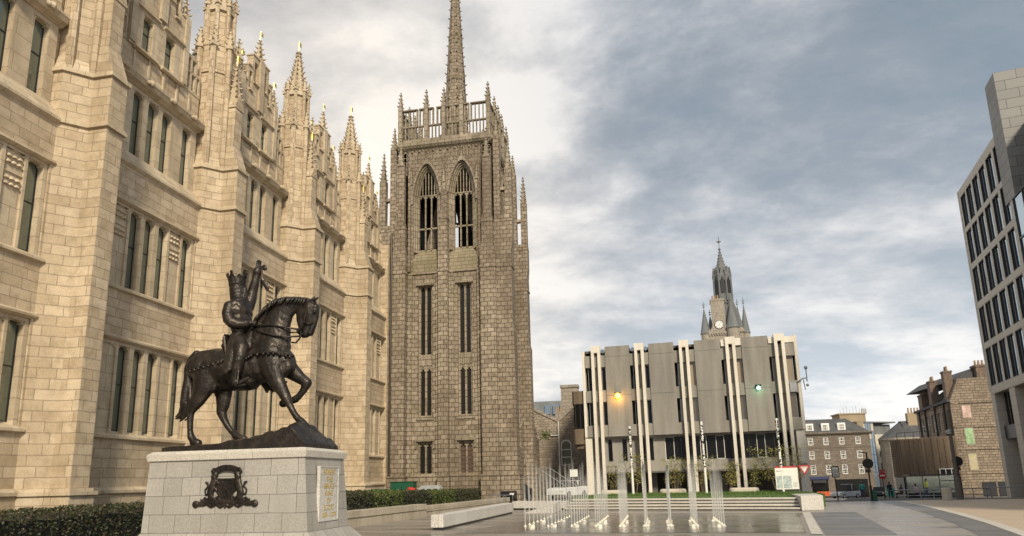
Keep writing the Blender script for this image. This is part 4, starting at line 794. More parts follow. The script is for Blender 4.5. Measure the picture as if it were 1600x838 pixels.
for u in (-9.6, -8.15, -7.0):
    mb = MB(); mb.box(HF, u - .25, u + .25, .6, 1.7, 0, .05); o = mb.build('window', 'white_paint', gh); mb = MB(); [mb.box(HF, u - .2 + .22 * i, u - .01 + .22 * i, .66 + .5 * j, 1.1 + .5 * j, .05, .06) for i in (0, 1) for j in (0, 1)]; mb.build('pane', 'glass_dark', o)
mb = MB(); mb.box(HF, -8.9, -7.0, 7.8, 11.9, -2.6, -1.3); mb.box(HF, -8.98, -6.92, 11.7, 12.0, -2.7, -1.2); mb.build('chimney', 'tower_stone', gh)
mb = MB(); mb.box(HF, -9.6, -8.9, 8.2, 9.0, -1.6, -1.0); mb.build('small_chimney', 'tower_stone', gh); mb = MB(); [mb.lathe(HF(-9.5 + .25 * i, 9.0, -1.3), [(.1, 0), (.08, .45), (.1, .6)], 8) for i in range(3)]; mb.build('chimney_pots', 'terracotta', gh)
bh = thing('mansard_house', 'slate mansard roof with skylights showing above the twin-gabled stone building', 'building', (-10, 96, 0)); BF = Frame((0, 96, 0), (1, 0, 0), (0, -1, 0))
mb = MB(); mb.box(BF, -20, -5.5, -.5, 10, -8, 0); mb.build('wall', 'tower_stone', bh); mb = MB(); mb.hexa([BF(-20, 10, .2), BF(-5.5, 10, .2), BF(-5.5, 10, -8), BF(-20, 10, -8)], [BF(-19, 12.6, -1.2), BF(-6, 12.6, -1.2), BF(-6, 12.6, -7), BF(-19, 12.6, -7)]); mb.build('roof', 'lead', bh)
for u in (-13.2, -12.0, -11): mb = MB(); mb.frust(BF, (u - .4, u + .4, -.4, .25, 10.6), (u - .4, u + .4, -.9, -.35, 12.0)); mb.build('skylight', 'glass_blue', bh)

# ---------------------------------------------------------------- clock tower
ct = thing('clock_tower', 'stone clock tower with conical turrets and slender grey spire behind the concrete block', 'tower', (19, 153, -3))
TF = Frame((18.4, 150, 0), (1, -.1, 0), (-.1, -1, 0))
mb = MB(); mb.box(TF, -3.7, 3.9, -4, 32.6, -8, -.3); mb.box(TF, -3.9, 4.1, 31.6, 32.2, -8.2, -.05); [mb.box(TF, -3.2 + i * .55, -2.9 + i * .55, 31.2, 31.6, -.3, -.08) for i in range(12)]; mb.build('shaft', 'tower_stone', ct)
mb = MB(); mb.box(TF, -2.4, .45, 32.2, 39.2, -4, -.5); mb.box(TF, -2.55, .6, 39.0, 39.4, -4.1, -.4); mb.wall(TF, [(-2.9, 32.2), (1.0, 32.2), (-.95, 36.6)], -1, -.2); mb.build('gable', 'tower_stone', ct)
mb = MB(); [mb.lathe(TF(-1.9 + .55 * i, 39.4, -1.2), [(.2, 0), (.16, .7), (.2, .9)], 8) for i in range(5)]; mb.build('chimney_pots', 'terracotta', ct)
mb = MB(); ring = [(-.95 + .86 * math.cos(a * math.pi / 12), 33.55 + .86 * math.sin(a * math.pi / 12)) for a in range(24)]; mb.wall(TF, [(-.95 + (x + .95) * 1.16, 33.55 + (y - 33.55) * 1.16) for x, y in ring], -.22, -.12); o = mb.build('clock_face', 'dark_metal', ct)
mb = MB(); mb.wall(TF, ring, -.12, -.08); mb.build('dial', 'white_paint', o)
mb = MB()
for a in range(12):
    an = a * math.pi / 6; F2 = Frame(TF(-.95 + .68 * math.sin(an), 33.55 + .68 * math.cos(an), 0), TF.u, TF.w); mb.wall(F2, [(.05 * math.cos(an) + .12 * math.sin(an), -.05 * math.sin(an) + .12 * math.cos(an)), (-.05 * math.cos(an) + .12 * math.sin(an), .05 * math.sin(an) + .12 * math.cos(an)), (-.05 * math.cos(an) - .12 * math.sin(an), .05 * math.sin(an) - .12 * math.cos(an)), (.05 * math.cos(an) - .12 * math.sin(an), -.05 * math.sin(an) - .12 * math.cos(an))], -.08, -.06)
def hand(an, L, w): 
    s, c = math.sin(an), math.cos(an); mb.wall(Frame(TF(-.95, 33.55, 0), TF.u, TF.w), [(w * c, -w * s), (L * s, L * c), (-w * c, w * s), (-.15 * s, -.15 * c)], -.06, -.04)
hand(R(38), .7, .05); hand(R(215), .5, .07); mb.build('clock_hands', 'black', o)
for u, w, zb, zt, r in ((-3.9, -.9, 31.8, 37.4, 1.05), (-2.7, -7, 33, 37.0, .9), (1.75, -.3, 32.6, 38.4, 1.35), (4.4, -1.2, 31.4, 37.6, .9), (3.3, -5.5, 33, 38.5, .9)):
    mb = MB(); mb.lathe(TF(u, 0, w), [(r * .92, 24), (r * .92, zb - .3), (r, zb)], 14); mb.box(TF, u - .14, u + .14, zb - 1.6, zb - .7, w + r * .5, w + r * .95); o = mb.build('turret', 'tower_stone', ct, smooth=False)
    mb = MB(); mb.lathe(TF(u, 0, w), [(r * 1.12, zb), (r * .98, zb + .4), (.07, zt)], 14); mb.tube([TF(u, zt, w), TF(u, zt + 1.7, w)], .06); mb.box(TF, u - .3, u + .3, zt + .9, zt + 1.05, w - .05, w + .05); mb.ball(TF(u, zt + .5, w), .2, n=6); mb.build('turret_roof', 'lead', o)
mb = MB(); mb.hexa([TF(-2.0, 32.4, -6), TF(4.3, 32.4, -6), TF(4.3, 32.4, -.8), TF(-2.0, 32.4, -.8)], [TF(-.9, 40.4, -4.3), TF(1.95, 40.4, -4.3), TF(1.95, 40.4, -1.3), TF(-.9, 40.4, -1.3)]); 
mb.ngon(TF, .5, -2.8, 2.0, 8, 38.5, 44.2, 1.72, math.pi / 8)
for q in range(8):
    am = q * math.pi / 4 + math.pi / 8; mb.ngon(TF, .5 + 1.95 * math.cos(am), -2.8 + 1.95 * math.sin(am), .24, 6, 39, 44.8, .2); mb.ngon(TF, .5 + 1.95 * math.cos(am), -2.8 + 1.95 * math.sin(am), .3, 6, 44.8, 46.8, .03)
    am = q * math.pi / 4; uu = TF.u * math.cos(am) + TF.w * math.sin(am); F2 = Frame(TF(.5, 0, -2.8), -TF.u * math.sin(am) + TF.w * math.cos(am), uu); mb.wall(F2, [(-.8, 43.6), (.8, 43.6), (0, 47.0)], 1.3, 1.85)
mb.ngon(TF, .5, -2.8, 1.7, 8, 44.2, 51.0, .12, math.pi / 8)
for i in range(9):
    for q in range(8): a = math.pi / 8 + q * math.pi / 4; rr = 1.7 - 1.58 * (i + .5) / 9; mb.ball(TF(.5 + rr * math.cos(a), 44.2 + 6.8 * (i + .5) / 9, -2.8 + rr * math.sin(a)), .13, n=5)
mb.tube([TF(.5, 51, -2.8), TF(.5, 54.3, -2.8)], .07); mb.ball(TF(.5, 51.3, -2.8), .3, n=8); mb.box(TF, 0, 1.0, 53, 53.2, -2.9, -2.7); mb.ball(TF(.5, 53.1, -2.8), .3, n=6); mb.build('spire', 'lead', ct)
mb = MB()
for q in range(8):
    am = q * math.pi / 4; uu = TF.u * math.cos(am) + TF.w * math.sin(am); F2 = Frame(TF(.5, 0, -2.8), -TF.u * math.sin(am) + TF.w * math.cos(am), uu); mb.wall(F2, [(-.42, 40.8), (.42, 40.8), (.42, 43.6), (0, 44.8), (-.42, 43.6)], 1.8, 1.88)
mb.build('louvre', 'black', ct)

# ---------------------------------------------------------------- modern office on the right
od = Vector((0.1735, 0.9848, 0)); ON = Vector((-0.9848, 0.1735, 0)); OF = Frame((24.48, 54.69, 0), od, ON)     # u runs away from us, w towards the square
of = thing('office_block', 'modern office building with tall narrow windows and grey stone cladding at the right edge', 'building', (24.48, 54.69, -0.6))
UE = -1.05
cols = [-1.35, -2.95, -4.6, -6.25, -7.95, -9.65]
rows = [(7.3, 10.0), (10.4, 12.95), (13.4, 15.9), (16.3, 18.75), (19.1, 21.5)]
us = sorted([UE, -11.6] + [c - 1.3 for c in cols] + cols); vs = [6.95] + [v for r in rows for v in r] + [22.1]
mb = MB(); gridwall(mb, OF, us, vs, lambda i, j: not (j % 2 == 1 and any(abs(us[i + 1] - c) < 1e-6 for c in cols)), 0, -.55)
mb.build('facade_grid', 'panel_pale', of)
for ri, (v0, v1) in enumerate(rows):
    for c in cols[:9]:
        g = MB(); g.box(OF, c - 1.3, c, v0, v1, -.16, -.14); f = MB(); f.box(OF, c - .45, c - .38, v0, v1, -.14, -.08); f.box(OF, c - 1.3, c - 1.25, v0, v1, -.14, -.01); f.box(OF, c - .05, c, v0, v1, -.14, -.01); f.box(OF, c - 1.25, c - .05, v0, v0 + .06, -.14, -.02); f.box(OF, c - 1.25, c - .05, v1 - .05, v1, -.14, -.02); o = f.build('window', 'dark_metal', of); g.build('pane', 'glass_blue', o)
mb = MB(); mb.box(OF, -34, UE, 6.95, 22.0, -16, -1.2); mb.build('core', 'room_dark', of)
mb = MB(); mb.box(OF, UE - .01, UE + .01, 0, 0.01, -.01, 0); mb = MB(); mb.box(OF, UE, UE + .3, 6.95, 22.1, -14, 0.02); mb.build('end_wall', 'panel_pale', of)
mb = MB(); mb.box(OF, -34, UE, 6.75, 6.95, -16, .03); mb.build('soffit', 'panel_pale', of)
# colonnade under it
for i, (a, b) in enumerate(((-1.75, -.9), (-6.1, -5.0), (-11.0, -9.9), (-16.0, -14.9), (-21, -19.9))):
    mb = MB(); mb.box(OF, a, b, -1.2, 6.75, -1.4, .0); mb.build('column', 'panel_pale', of)
mb = MB(); mb.box(OF, -34, UE, 3.6, 4.5, -1.2, -.25); mb.build('beam', 'dark_metal', of)
mb = MB(); mb.box(OF, -34, UE, 4.5, 6.75, -.6, -.57); mb.box(OF, -34, UE, -.8, 3.6, -3.1, -3.05); o = mb.build('glazing', 'glass_brown', of)
f = MB(); [f.box(OF, u, u + .08, 4.5, 6.75, -.57, -.45) for u in (-2.2, -2.9, -3.7, -4.4, -6.8, -7.6, -8.5, -9.2, -11.8, -12.8)]; f.build('glazing_bar', 'dark_metal', o)
mb = MB(); mb.box(OF, -34, -8, -.8, 3.6, -3, -1.4); mb.box(OF, -4.2, -3.2, -1, 3.6, -2.6, -1.4); mb.build('base_wall', 'panel_grey', of)
# clad tower volume rising above the roof, curtain wall beyond it
mb = MB(); mb.box(OF, -12.1, -10.3, 17.4, 25.4, -26, .03); mb.build('clad_box', 'panel_grey', of)
mb = MB(); mb.box(Frame(OF(-12.1, 0, 0), -ON, -od), 3.1, 8.5, 19.6, 23.4, -.3, .03); mb.build('box_window', 'glass_dark', of)
mb = MB(); mb.box(OF, -34, -11.62, 6.95, 17.3, -.2, .0); o = mb.build('curtain_wall', 'glass_blue', of)
f = MB()
for k in range(14): u = -11.64 - k * 1.6; f.box(OF, u - .06, u, 6.95, 17.35, .0, .07)
for z in (9.6, 12.2, 14.8, 17.3): f.box(OF, -34, -11.7, z, z + .1, .0, .05)
f.build('glazing_bar', 'dark_metal', o)
mb = MB(); mb.box(OF, -34, -11.62, 17.3, 17.4, -14, .05); mb.build('curtain_wall_coping', 'dark_metal', of)

# ---------------------------------------------------------------- old tenement and the low board-clad block in front of it
tn = thing('tenement', 'old brown stone corner tenement with tall chimneys and boarded coloured windows in its gable', 'building', (32, 82, -1.5)); Z0 = -2.6
NF = Frame((0, 80, 0), (1, 0, 0), (0, -1, 0))
mb = MB(); mb.wall(NF, [(32.15, Z0), (37.2, Z0), (37.2, 9.4), (36.1, 11.2), (33.2, 11.1), (32.2, 8.8)], -.8, 0)
for z in (1.15, 3.6, 5.95, 8.5): mb.box(NF, 32.2, 36.8, z, z + .14, 0, .1)
mb.build('gable_wall', 'tenement_stone', tn)
# street front runs back to the left (away)
SU = Vector((.135, .991, 0)); SF = Frame((32.15, 80, 0), SU, (-.991, .135, 0)); SL = 15.5
mb = MB(); gridwall(mb, SF, [0, .6, 1.6, 2.6, 3.6, 4.6, 5.6, 6.6, 8.4, 9.4, 11.2, 12.2, 14.2, SL], [Z0, 3.2, 5.0, 5.9, 7.9, 8.8], lambda i, j: not (i % 2 == 1 and j in (1, 3)), 0, -.7); mb.build('street_wall', 'tenement_stone', tn)
for a, b in ((.6, 1.6), (2.6, 3.6), (4.6, 5.6), (6.6, 8.4), (9.4, 11.2), (12.2, 14.2)):
    for v0, v1 in ((3.2, 5.0), (5.9, 7.9)):
        g = MB(); g.box(SF, a, b, v0, v1, -.3, -.28); f = MB(); t = .1; f.box(SF, a, a + t, v0, v1, -.28, -.2); f.box(SF, b - t, b, v0, v1, -.28, -.2); f.box(SF, a + t, b - t, (v0 + v1) / 2, (v0 + v1) / 2 + .08, -.28, -.2); f.box(SF, a + t, b - t, v0, v0 + t, -.28, -.2); f.box(SF, a + t, b - t, v1 - t, v1, -.28, -.2); o = f.build('window', 'white_paint', tn); g.build('pane', 'glass_green', o)
mb = MB(); mb.hexa([SF(.85, 8.8, .15), SF(SL, 8.8, .15), SF(SL, 8.8, -9), SF(.85, 8.8, -4.9)], [SF(.9, 11.0, -1.2), SF(SL - 1, 10.6, -2.2), SF(SL - 1, 10.6, -7), SF(.9, 11.0, -4.0)]); mb.hexa([SF(-.1, 8.7, .3), SF(SL, 8.7, .3), SF(SL, 8.7, 0), SF(-.1, 8.7, 0)], [SF(-.1, 8.95, .3), SF(SL, 8.95, .3), SF(SL, 8.95, 0), SF(-.1, 8.95, 0)]); mb.hexa([(33.2, 80.6, 11.1), (36.1, 80.6, 11.1), (36.1, 95, 11.1), (33.2, 95, 11.1)], [(34.9, 80.6, 12.2), (35.6, 80.6, 12.2), (35.6, 95, 12.2), (34.9, 95, 12.2)]); mb.build('roof', 'slate', tn)
for u, w, z0, z1, ww, lab in ((1.2, -.2, 8.8, 12.1, .5, 0), (6.4, .05, 8.4, 11.7, .62, 0), (12.0, -.1, 8.4, 10.7, .9, 0)):
    mb = MB(); mb.box(SF, u - ww, u + ww, z0, z1, w - .55, w + .25); mb.box(SF, u - ww - .06, u + ww + .06, z1 - .2, z1, w - .61, w + .31); o = mb.build('chimney', 'brick_brown', tn); mb = MB(); [mb.lathe(SF(u - ww * .6 + ww * .6 * i, z1, w - .15), [(.14, 0), (.1, .4), (.12, .5)], 8) for i in range(3)]; mb.build('chimney_pots', 'terracotta', o)
mb = MB(); mb.box(NF, 35.2, 36.3, 11.1, 12.55, -1.2, -.1); mb.box(NF, 35.1, 36.4, 12.3, 12.5, -1.3, 0); o = mb.build('chimney', 'brick_brown', tn); mb = MB(); [mb.lathe(NF(35.4 + .35 * i, 12.55, -.6), [(.14, 0), (.1, .4), (.12, .5)], 8) for i in range(3)]; mb.build('chimney_pots', 'terracotta', o)
for (a, b, v0, v1, m) in ((33.2, 33.98, 6.98, 8.2, 'board_pink'), (33.15, 33.9, 4.2, 5.85, 'board_green'), (33.13, 33.85, 1.55, 3.2, 'blind_cream')):
    f = MB(); f.box(NF, a - .08, b + .08, v0 - .08, v1 + .08, 0, .04); o = f.build('window', 'tower_stone', tn); g = MB(); g.box(NF, a, b, v0, v1, .04, .06); g.build('board', m, o)
    if m == 'blind_cream': g = MB(); g.box(NF, a, b, (v0 + v1) / 2, (v0 + v1) / 2 + .06, .06, .09); g.build('glazing_bar', 'pale_render', o)
mb = MB(); [mb.tube([SF(u, 8.7, .15), SF(u, 5.0, .15), SF(u + (.8 if k % 2 else 0), 4.4, .15), SF(u + (.8 if k % 2 else 0), -1, .15)], .1, 6) for k, u in enumerate((.15, 2.1, 6.0, 10.5, 13.4))]; mb.build('downpipe', 'black', tn)
mb = MB(); mb.box(NF, 34.0, 35.3, Z0, .3, 0, .05); mb.box(NF, 35.5, 36.4, Z0, .3, 0, .05); mb.build('shop_shutter', 'car_paint_dark', tn)
# board clad single storey block
hb = thing('boarded_block', 'low windowless block clad in brown vertical boards with a dark shopfront below', 'building', (28, 76, -1.5))
P = [(25.6, 79.5), (25.6, 77.0), (27.2, 75.4), (29.4, 75.0), (30.4, 75.4), (31.4, 92), (31.0, 94)]
mb = MB(); mb.hexa([(x, y, .95) for x, y in P], [(x, y, 4.75 + (.15 if i > 2 else 0)) for i, (x, y) in enumerate(P)])
for i in range(5):
    a, b = Vector(P[i]), Vector(P[i + 1]); n = int((b - a).length / .45); d = (b - a).normalized(); q = Vector((d.y, -d.x))
    for k in range(n): c = a + (b - a) * (k + .5) / n; F2 = Frame((c.x, c.y, 0), (d.x, d.y, 0), (q.x, q.y, 0)); mb.box(F2, -.03, .03, .95, 4.7, -.02, .05)
mb.build('board_cladding', 'brown_board', hb)
ci = (28, 82); mb = MB(); mb.hexa([(ci[0] + (x - ci[0]) * .96, ci[1] + (y - ci[1]) * .96, -2.6) for x, y in P], [(ci[0] + (x - ci[0]) * .96, ci[1] + (y - ci[1]) * .96, .95) for x, y in P]); mb.build('shopfront', 'car_paint_dark', hb)
F2 = Frame((28.6, 75.05, 0), (1, -.1, 0), (-.1, -1, 0)); mb = MB(); mb.box(F2, -.3, 1.35, 1.0, 1.75, .02, .1); o = mb.build('strip_window', 'white_paint', hb); mb = MB(); [mb.box(F2, -.22 + .5 * i, .2 + .5 * i, 1.07, 1.68, .1, .11) for i in range(3)]; mb.build('pane', 'glass_dark', o)
mb = MB(); F2 = Frame((27.6, 75.3, 0), (1, -.1, 0), (-.1, -1, 0)); mb.box(F2, -1.0, 2.5, .55, .62, .0, .9); mb.box(F2, -.9, .9, -.6, .45, .0, .06); mb.build('awning', 'dark_metal', hb)
mb = MB(); [mb.tube([(26.0 + .6 * i, 78.5 - i * .6, 4.8), (26.0 + .6 * i, 78.5 - i * .6, 5.5)], .03, 4) for i in range(5)]; mb.tube([(26.0, 78.5, 5.5), (28.4, 76.1, 5.5)], .03, 4); mb.build('roof_rail', 'dark_metal', hb)

# ---------------------------------------------------------------- four storey terrace, hotel and roofs behind
te = thing('sash_window_terrace', 'dark four storey granite terrace with white sash windows, dormers and shops below', 'building', (33, 130, -3))
AF = Frame((28.4, 130, 0), (1, 0.02, 0), (0.02, -1, 0)); ZG = -3.4
colsT = [.55, 3.1, 5.75, 8.45]; rowsT = [(6.4, 7.7), (3.95, 5.35), (1.3, 2.95)]
us = sorted([-2.4, 10.4] + [c - .45 for c in colsT] + [c + .45 for c in colsT] + [-1.9, -1.0]); vs = [ZG, 1.3, 2.95, 3.95, 5.35, 6.4, 7.7, 8.2]
mb = MB(); gridwall(mb, AF, us, vs, lambda i, j: not (j in (1, 3, 5) and i % 2 == 1), 0, -.5); mb.box(AF, 9.6, 10.4, ZG, 8.2, -12, -.5); mb.build('wall', 'terrace_stone', te)
mb = MB(); mb.ext(AF, [(0, 8.1), (.3, 8.2), (.45, 8.4), (.45, 8.6), (-.3, 8.7), (-.3, 8.1)], -2.4, 10.8); mb.box(AF, -2.4, 10.4, 5.9, 6.0, 0, .06); mb.build('cornice', 'terrace_stone', te)
mb = MB(); mb.hexa([AF(-2.4, 8.6, .1), AF(10.4, 8.6, .1), AF(10.4, 8.6, -11), AF(-2.4, 8.6, -11)], [AF(-2.4, 11.0, -1.4), AF(7.2, 11.0, -1.6), AF(7.2, 11.0, -9), AF(-2.4, 11.0, -9)]); mb.build('roof', 'slate', te)
def sash(F, c, v0, v1, hw, w, par):
    f = MB(); t = .11; f.box(F, c - hw, c - hw + t, v0, v1, w, w + .08); f.box(F, c + hw - t, c + hw, v0, v1, w, w + .08); f.box(F, c - hw + t, c + hw - t, v0, v0 + t, w, w + .08); f.box(F, c - hw + t, c + hw - t, v1 - t, v1, w, w + .08); f.box(F, c - hw + t, c + hw - t, (v0 + v1) / 2 - .05, (v0 + v1) / 2 + .05, w, w + .08)
    for k in (1, 2): u = c - hw + 2 * hw * k / 3; f.box(F, u - .025, u + .025, v0 + t, v1 - t, w, w + .05)
    for q in (.25, .75): z = v0 + (v1 - v0) * q; f.box(F, c - hw + t, c + hw - t, z - .02, z + .02, w, w + .045)
    o = f.build('sash_window', 'white_paint', par); g = MB(); g.box(F, c - hw, c + hw, v0, v1, w - .03, w); g.build('pane', 'glass_dark', o)
for c in colsT + [-1.45]:
    for v0, v1 in rowsT: sash(AF, c, v0, v1, .45, -.15, te)
for c in (.65, 3.3, 6.0): 
    mb = MB(); mb.box(AF, c - .65, c + .65, 8.75, 10.2, -1.6, -.12); mb.build('dormer', 'white_paint', te); sash(AF, c, 8.95, 10.0, .48, -.12, te)
mb = MB(); mb.box(AF, 8.9, 9.9, 8.7, 10.3, -2.5, -1); mb.build('chimney', 'tan_render', te)
mb = MB(); mb.box(AF, -.2, 2.9, .45, .95, 0, .3); mb.build('shop_sign', 'navy', te); mb = MB(); mb.box(AF, -.0, 2.7, ZG, .45, 0, .06); mb.box(AF, 4.0, 9.2, ZG + .2, .4, 0, .05); mb.build('shopfront', 'glass_dark', te)
mb = MB(); mb.hexa([AF(.1, -.1, 1.0), AF(2.3, -.1, 1.0), AF(2.3, -.1, .9), AF(.1, -.1, .9)], [AF(.1, .35, .1), AF(2.3, .35, .1), AF(2.3, .35, 0.06), AF(.1, .35, .06)]); mb.build('awning', 'dark_cloth', te)
ho = thing('glass_hotel', 'tall glass and pale rendered building receding between the terrace and the boarded block', 'building', (41, 140, -3))
hu = Vector((.30, .954, 0)); GF = Frame((39.6, 134, 0), hu, (-.954, .30, 0)); KF = Frame((39.2, 136, 0), (1, .55, 0), (.55, -1, 0))
mb = MB(); mb.box(KF, -1.0, 2.9, ZG, 10.4, -6, 0); o = mb.build('glass_front', 'glass_blue', ho); f = MB(); [f.box(KF, -1 + .65 * i, -.95 + .65 * i, 1.5, 10.4, 0, .05) for i in range(7)]; [f.box(KF, -1, 2.9, z, z + .08, .05, .08) for z in (1.5, 3.2, 4.6, 6.0, 7.4, 8.8)]; f.build('glazing_bar', 'grey_metal', o)
f = MB(); [f.box(KF, -1 + .65 * i + .05, -.4 + .65 * i, z + .1, z + 1.3, .0, .03) for i, z in ((0, 3.2), (2, 4.6), (4, 7.4), (1, 7.4), (3, 1.9), (5, 8.9), (2, 8.9))]; f.build('opaque_panel', 'pale_render', o)
mb = MB(); mb.box(KF, 2.9, 7.2, ZG, 8.3, -6, .1); mb.build('rendered_wall', 'pale_render', ho); mb = MB(); mb.box(KF, 2.9, 7.5, 8.3, 10.2, -6, -.6); mb.box(KF, -1.2, 8, 10.4, 10.65, -7, .3); mb.build('top_storey', 'lead', ho)
for u in (3.6, 4.9, 6.3):
    for z in (2.0, 4.2, 6.4): mb = MB(); mb.box(KF, u, u + .55, z, z + 1.1, .1, .13); mb.build('window', 'glass_dark', ho)
rf = thing('rooftop_block', 'tan parapeted block showing above the terrace roof with aerials', 'building', (37, 142, 0)); RF = Frame((36.8, 142, 0), (1, .1, 0), (.1, -1, 0))
mb = MB(); mb.box(RF, .6, 5.4, 8, 12.6, -4, 0); mb.box(RF, .4, 5.6, 12.5, 12.75, -4.2, .15); mb.build('wall', 'tan_render', rf); mb = MB(); [mb.tube([RF(1 + .6 * i, 12.7, -.5), RF(1 + .6 * i, 13.6 + .3 * (i % 3), -.5)], .03, 4) for i in range(8)]; mb.box(RF, 5.0, 5.9, 12.75, 13.6, -.7, -.4); mb.build('aerial', 'grey_metal', rf)
sh = thing('hipped_roof_house', 'curved corner house with hipped slate roof and chimney stack behind the boarded block', 'building', (43, 128, -3)); QF = Frame((40.6, 126, 0), (1, 0, 0), (0, -1, 0))
mb = MB(); mb.lathe(QF(3.1, 0, -3.5), [(3.5, ZG), (3.5, 6.7), (3.7, 6.8), (3.7, 7.1)], 20); mb.box(QF, 3, 12, ZG, 7.1, -7, -.3); mb.build('wall', 'tower_stone', sh)
mb = MB(); mb.lathe(QF(3.1, 0, -3.5), [(3.7, 7.1), (.3, 9.8)], 20); mb.hexa([QF(3, 7.1, -.2), QF(12, 7.1, -.2), QF(12, 7.1, -7), QF(3, 7.1, -7)], [QF(3, 10, -3), QF(12, 10, -3), QF(12, 10, -4), QF(3, 10, -4)]); mb.build('roof', 'slate', sh)
mb = MB(); mb.box(QF, 4.0, 7.4, 9, 11.3, -3.2, -2.2); mb.build('chimney', 'tan_render', sh); mb = MB(); [mb.lathe(QF(4.4 + .5 * i, 11.3, -2.7), [(.17, 0), (.13, .8), (.16, .9)], 8) for i in range(6)]; mb.build('chimney_pots', 'terracotta', sh)
for q in (2.0, 3.4): mb = MB(); F2 = Frame((43.7, 129.5, 0), (1, 0, 0), (0, -1, 0)); mb.box(F2, -2.6 + q * .6, -2.1 + q * .6, 4.0, 5.6, 3.2, 3.48); mb.build('window', 'glass_dark', sh)

# ---------------------------------------------------------------- statue: chains of (along, across, up, radius, across-scale)
HORSE =[
 [(-1.713,0,2.41,0.405,0.9),(-1.519,0,2.399,0.512,0.85),(-1.209,0,2.383,0.571,0.8),(-0.786,0,2.36,0.559,0.85),(-0.328,0,2.335,0.561,0.85),(0.119,0,2.415,0.572,0.8),(0.489,0,2.499,0.553,0.75),(0.789,0,2.448,0.416,0.85),(1.012,0,2.422,0.207,1.3)] ,
 [(-1.654,0,2.655,0.265,1.0),(-1.274,0,2.761,0.186,1.0),(-0.811,0,2.748,0.184,1.0),(-0.28,0,2.788,0.259,1.0),(0.008,0,3.053,0.334,0.8),(0.224,0,3.251,0.333,0.8)] ,
 [(0.48,0,2.674,0.569,0.7),(0.534,0,3.091,0.511,0.62),(0.588,0,3.511,0.437,0.55),(0.738,0,3.842,0.362,0.5),(0.977,0,4.018,0.271,0.5),(1.274,0,4.089,0.202,0.6),(1.574,0,4.039,0.179,0.75)] ,
 [(-0.034,0,3.538,0.107,0.7),(0.085,0,3.723,0.122,0.7),(0.263,0,3.961,0.152,0.6),(0.518,0,4.173,0.122,0.6),(0.854,0,4.256,0.083,0.7),(1.155,0,4.241,0.068,0.8),(1.493,0,4.194,0.067,1)] ,
 [(1.597,0,4.009,0.216,0.8),(1.591,0,3.768,0.237,0.65),(1.586,0,3.515,0.185,0.6),(1.535,0,3.322,0.148,0.75),(1.495,0,3.22,0.14,0.85)] ,
 [(1.396,0,3.824,0.223,0.6),(1.345,0,3.637,0.156,0.6),(1.384,0,3.402,0.119,0.7)] ,
 [(1.769,0,3.954,0.111,1.2),(1.764,0,3.7,0.111,0.9),(1.715,0,3.422,0.088,1),(1.642,0,3.217,0.088,1.3)] ,
 [(1.27,0,3.29,0.067,1),(1.438,0,3.16,0.081,1.1)] ,
 [(1.706,-0.09,4.106,0.059,1.0),(1.81,-0.11,4.157,0.052,1.0),(1.916,-0.12,4.196,0.022,1.0)] ,
 [(1.56,0.09,4.163,0.06,1.0),(1.622,0.11,4.235,0.045,1.0),(1.659,0.12,4.306,0.022,1.0)] ,
 [(1.806,-0.12,3.809,0.037,1.0),(1.807,-0.12,3.767,0.037,1.0)] ,
 [(-1.366,-0.2,2.186,0.43,0.6),(-1.388,-0.24,1.836,0.333,0.6),(-1.545,-0.25,1.485,0.234,0.7),(-1.708,-0.25,1.232,0.148,0.8),(-1.752,-0.25,1.112,0.113,0.8),(-1.747,-0.25,0.86,0.087,1.0),(-1.726,-0.25,0.59,0.082,1.0),(-1.684,-0.25,0.434,0.103,1.0),(-1.593,-0.25,0.337,0.103,1.0)] ,
 [(-1.59,-0.25,0.297,0.12,1.0),(-1.453,-0.25,0.266,0.111,1.0)] ,
 [(-1.163,0.2,2.022,0.37,0.6),(-1.076,0.22,1.669,0.257,0.65),(-1.078,0.22,1.355,0.201,0.75),(-1.118,0.22,1.156,0.149,0.85),(-1.019,0.22,0.937,0.105,1.0),(-0.883,0.22,0.726,0.087,1.0),(-0.72,0.22,0.549,0.086,1.0),(-0.609,0.22,0.463,0.112,1.0),(-0.516,0.22,0.419,0.103,1.0)] ,
 [(-0.5,0.22,0.405,0.111,1.0),(-0.362,0.22,0.367,0.103,1.0)] ,
 [(0.502,-0.22,2.565,0.447,0.5),(0.653,-0.26,2.208,0.305,0.6),(0.832,-0.26,1.86,0.233,0.75),(1.019,-0.26,1.582,0.173,0.85),(1.129,-0.26,1.396,0.148,1.0),(1.238,-0.26,1.205,0.098,1.0),(1.377,-0.26,0.968,0.089,1.0),(1.498,-0.26,0.819,0.097,1.0),(1.586,-0.26,0.75,0.105,1.0)] ,
 [(1.63,-0.26,0.696,0.113,1.0),(1.733,-0.26,0.614,0.105,1.0)] ,
 [(0.754,0.2,2.413,0.312,0.7),(1.014,0.22,2.193,0.238,0.8),(1.282,0.22,1.985,0.169,0.9),(1.464,0.22,1.859,0.151,1.0),(1.404,0.22,1.69,0.109,1.0),(1.265,0.22,1.505,0.092,1.0),(1.144,0.22,1.408,0.109,1.0),(1.05,0.22,1.378,0.101,1.0)] ,
 [(0.977,0.22,1.354,0.109,1.0),(0.779,0.22,1.308,0.119,1.0)] ,
 [(-0.541,0,2.103,0.395,0.9),(-0.163,0,2.083,0.408,0.9),(-1.064,0,1.955,0.244,0.8)] ,
 [(-1.405,-0.3,2.104,0.305,0.5),(-1.212,-0.22,1.83,0.228,0.5)] ,
 [(0.87,-0.12,2.149,0.206,1.0),(1.073,-0.1,2.278,0.176,1.0)] ,
 [(0.734,0.12,2.193,0.209,1.0),(0.962,0.1,2.316,0.178,1.0)] ,
]
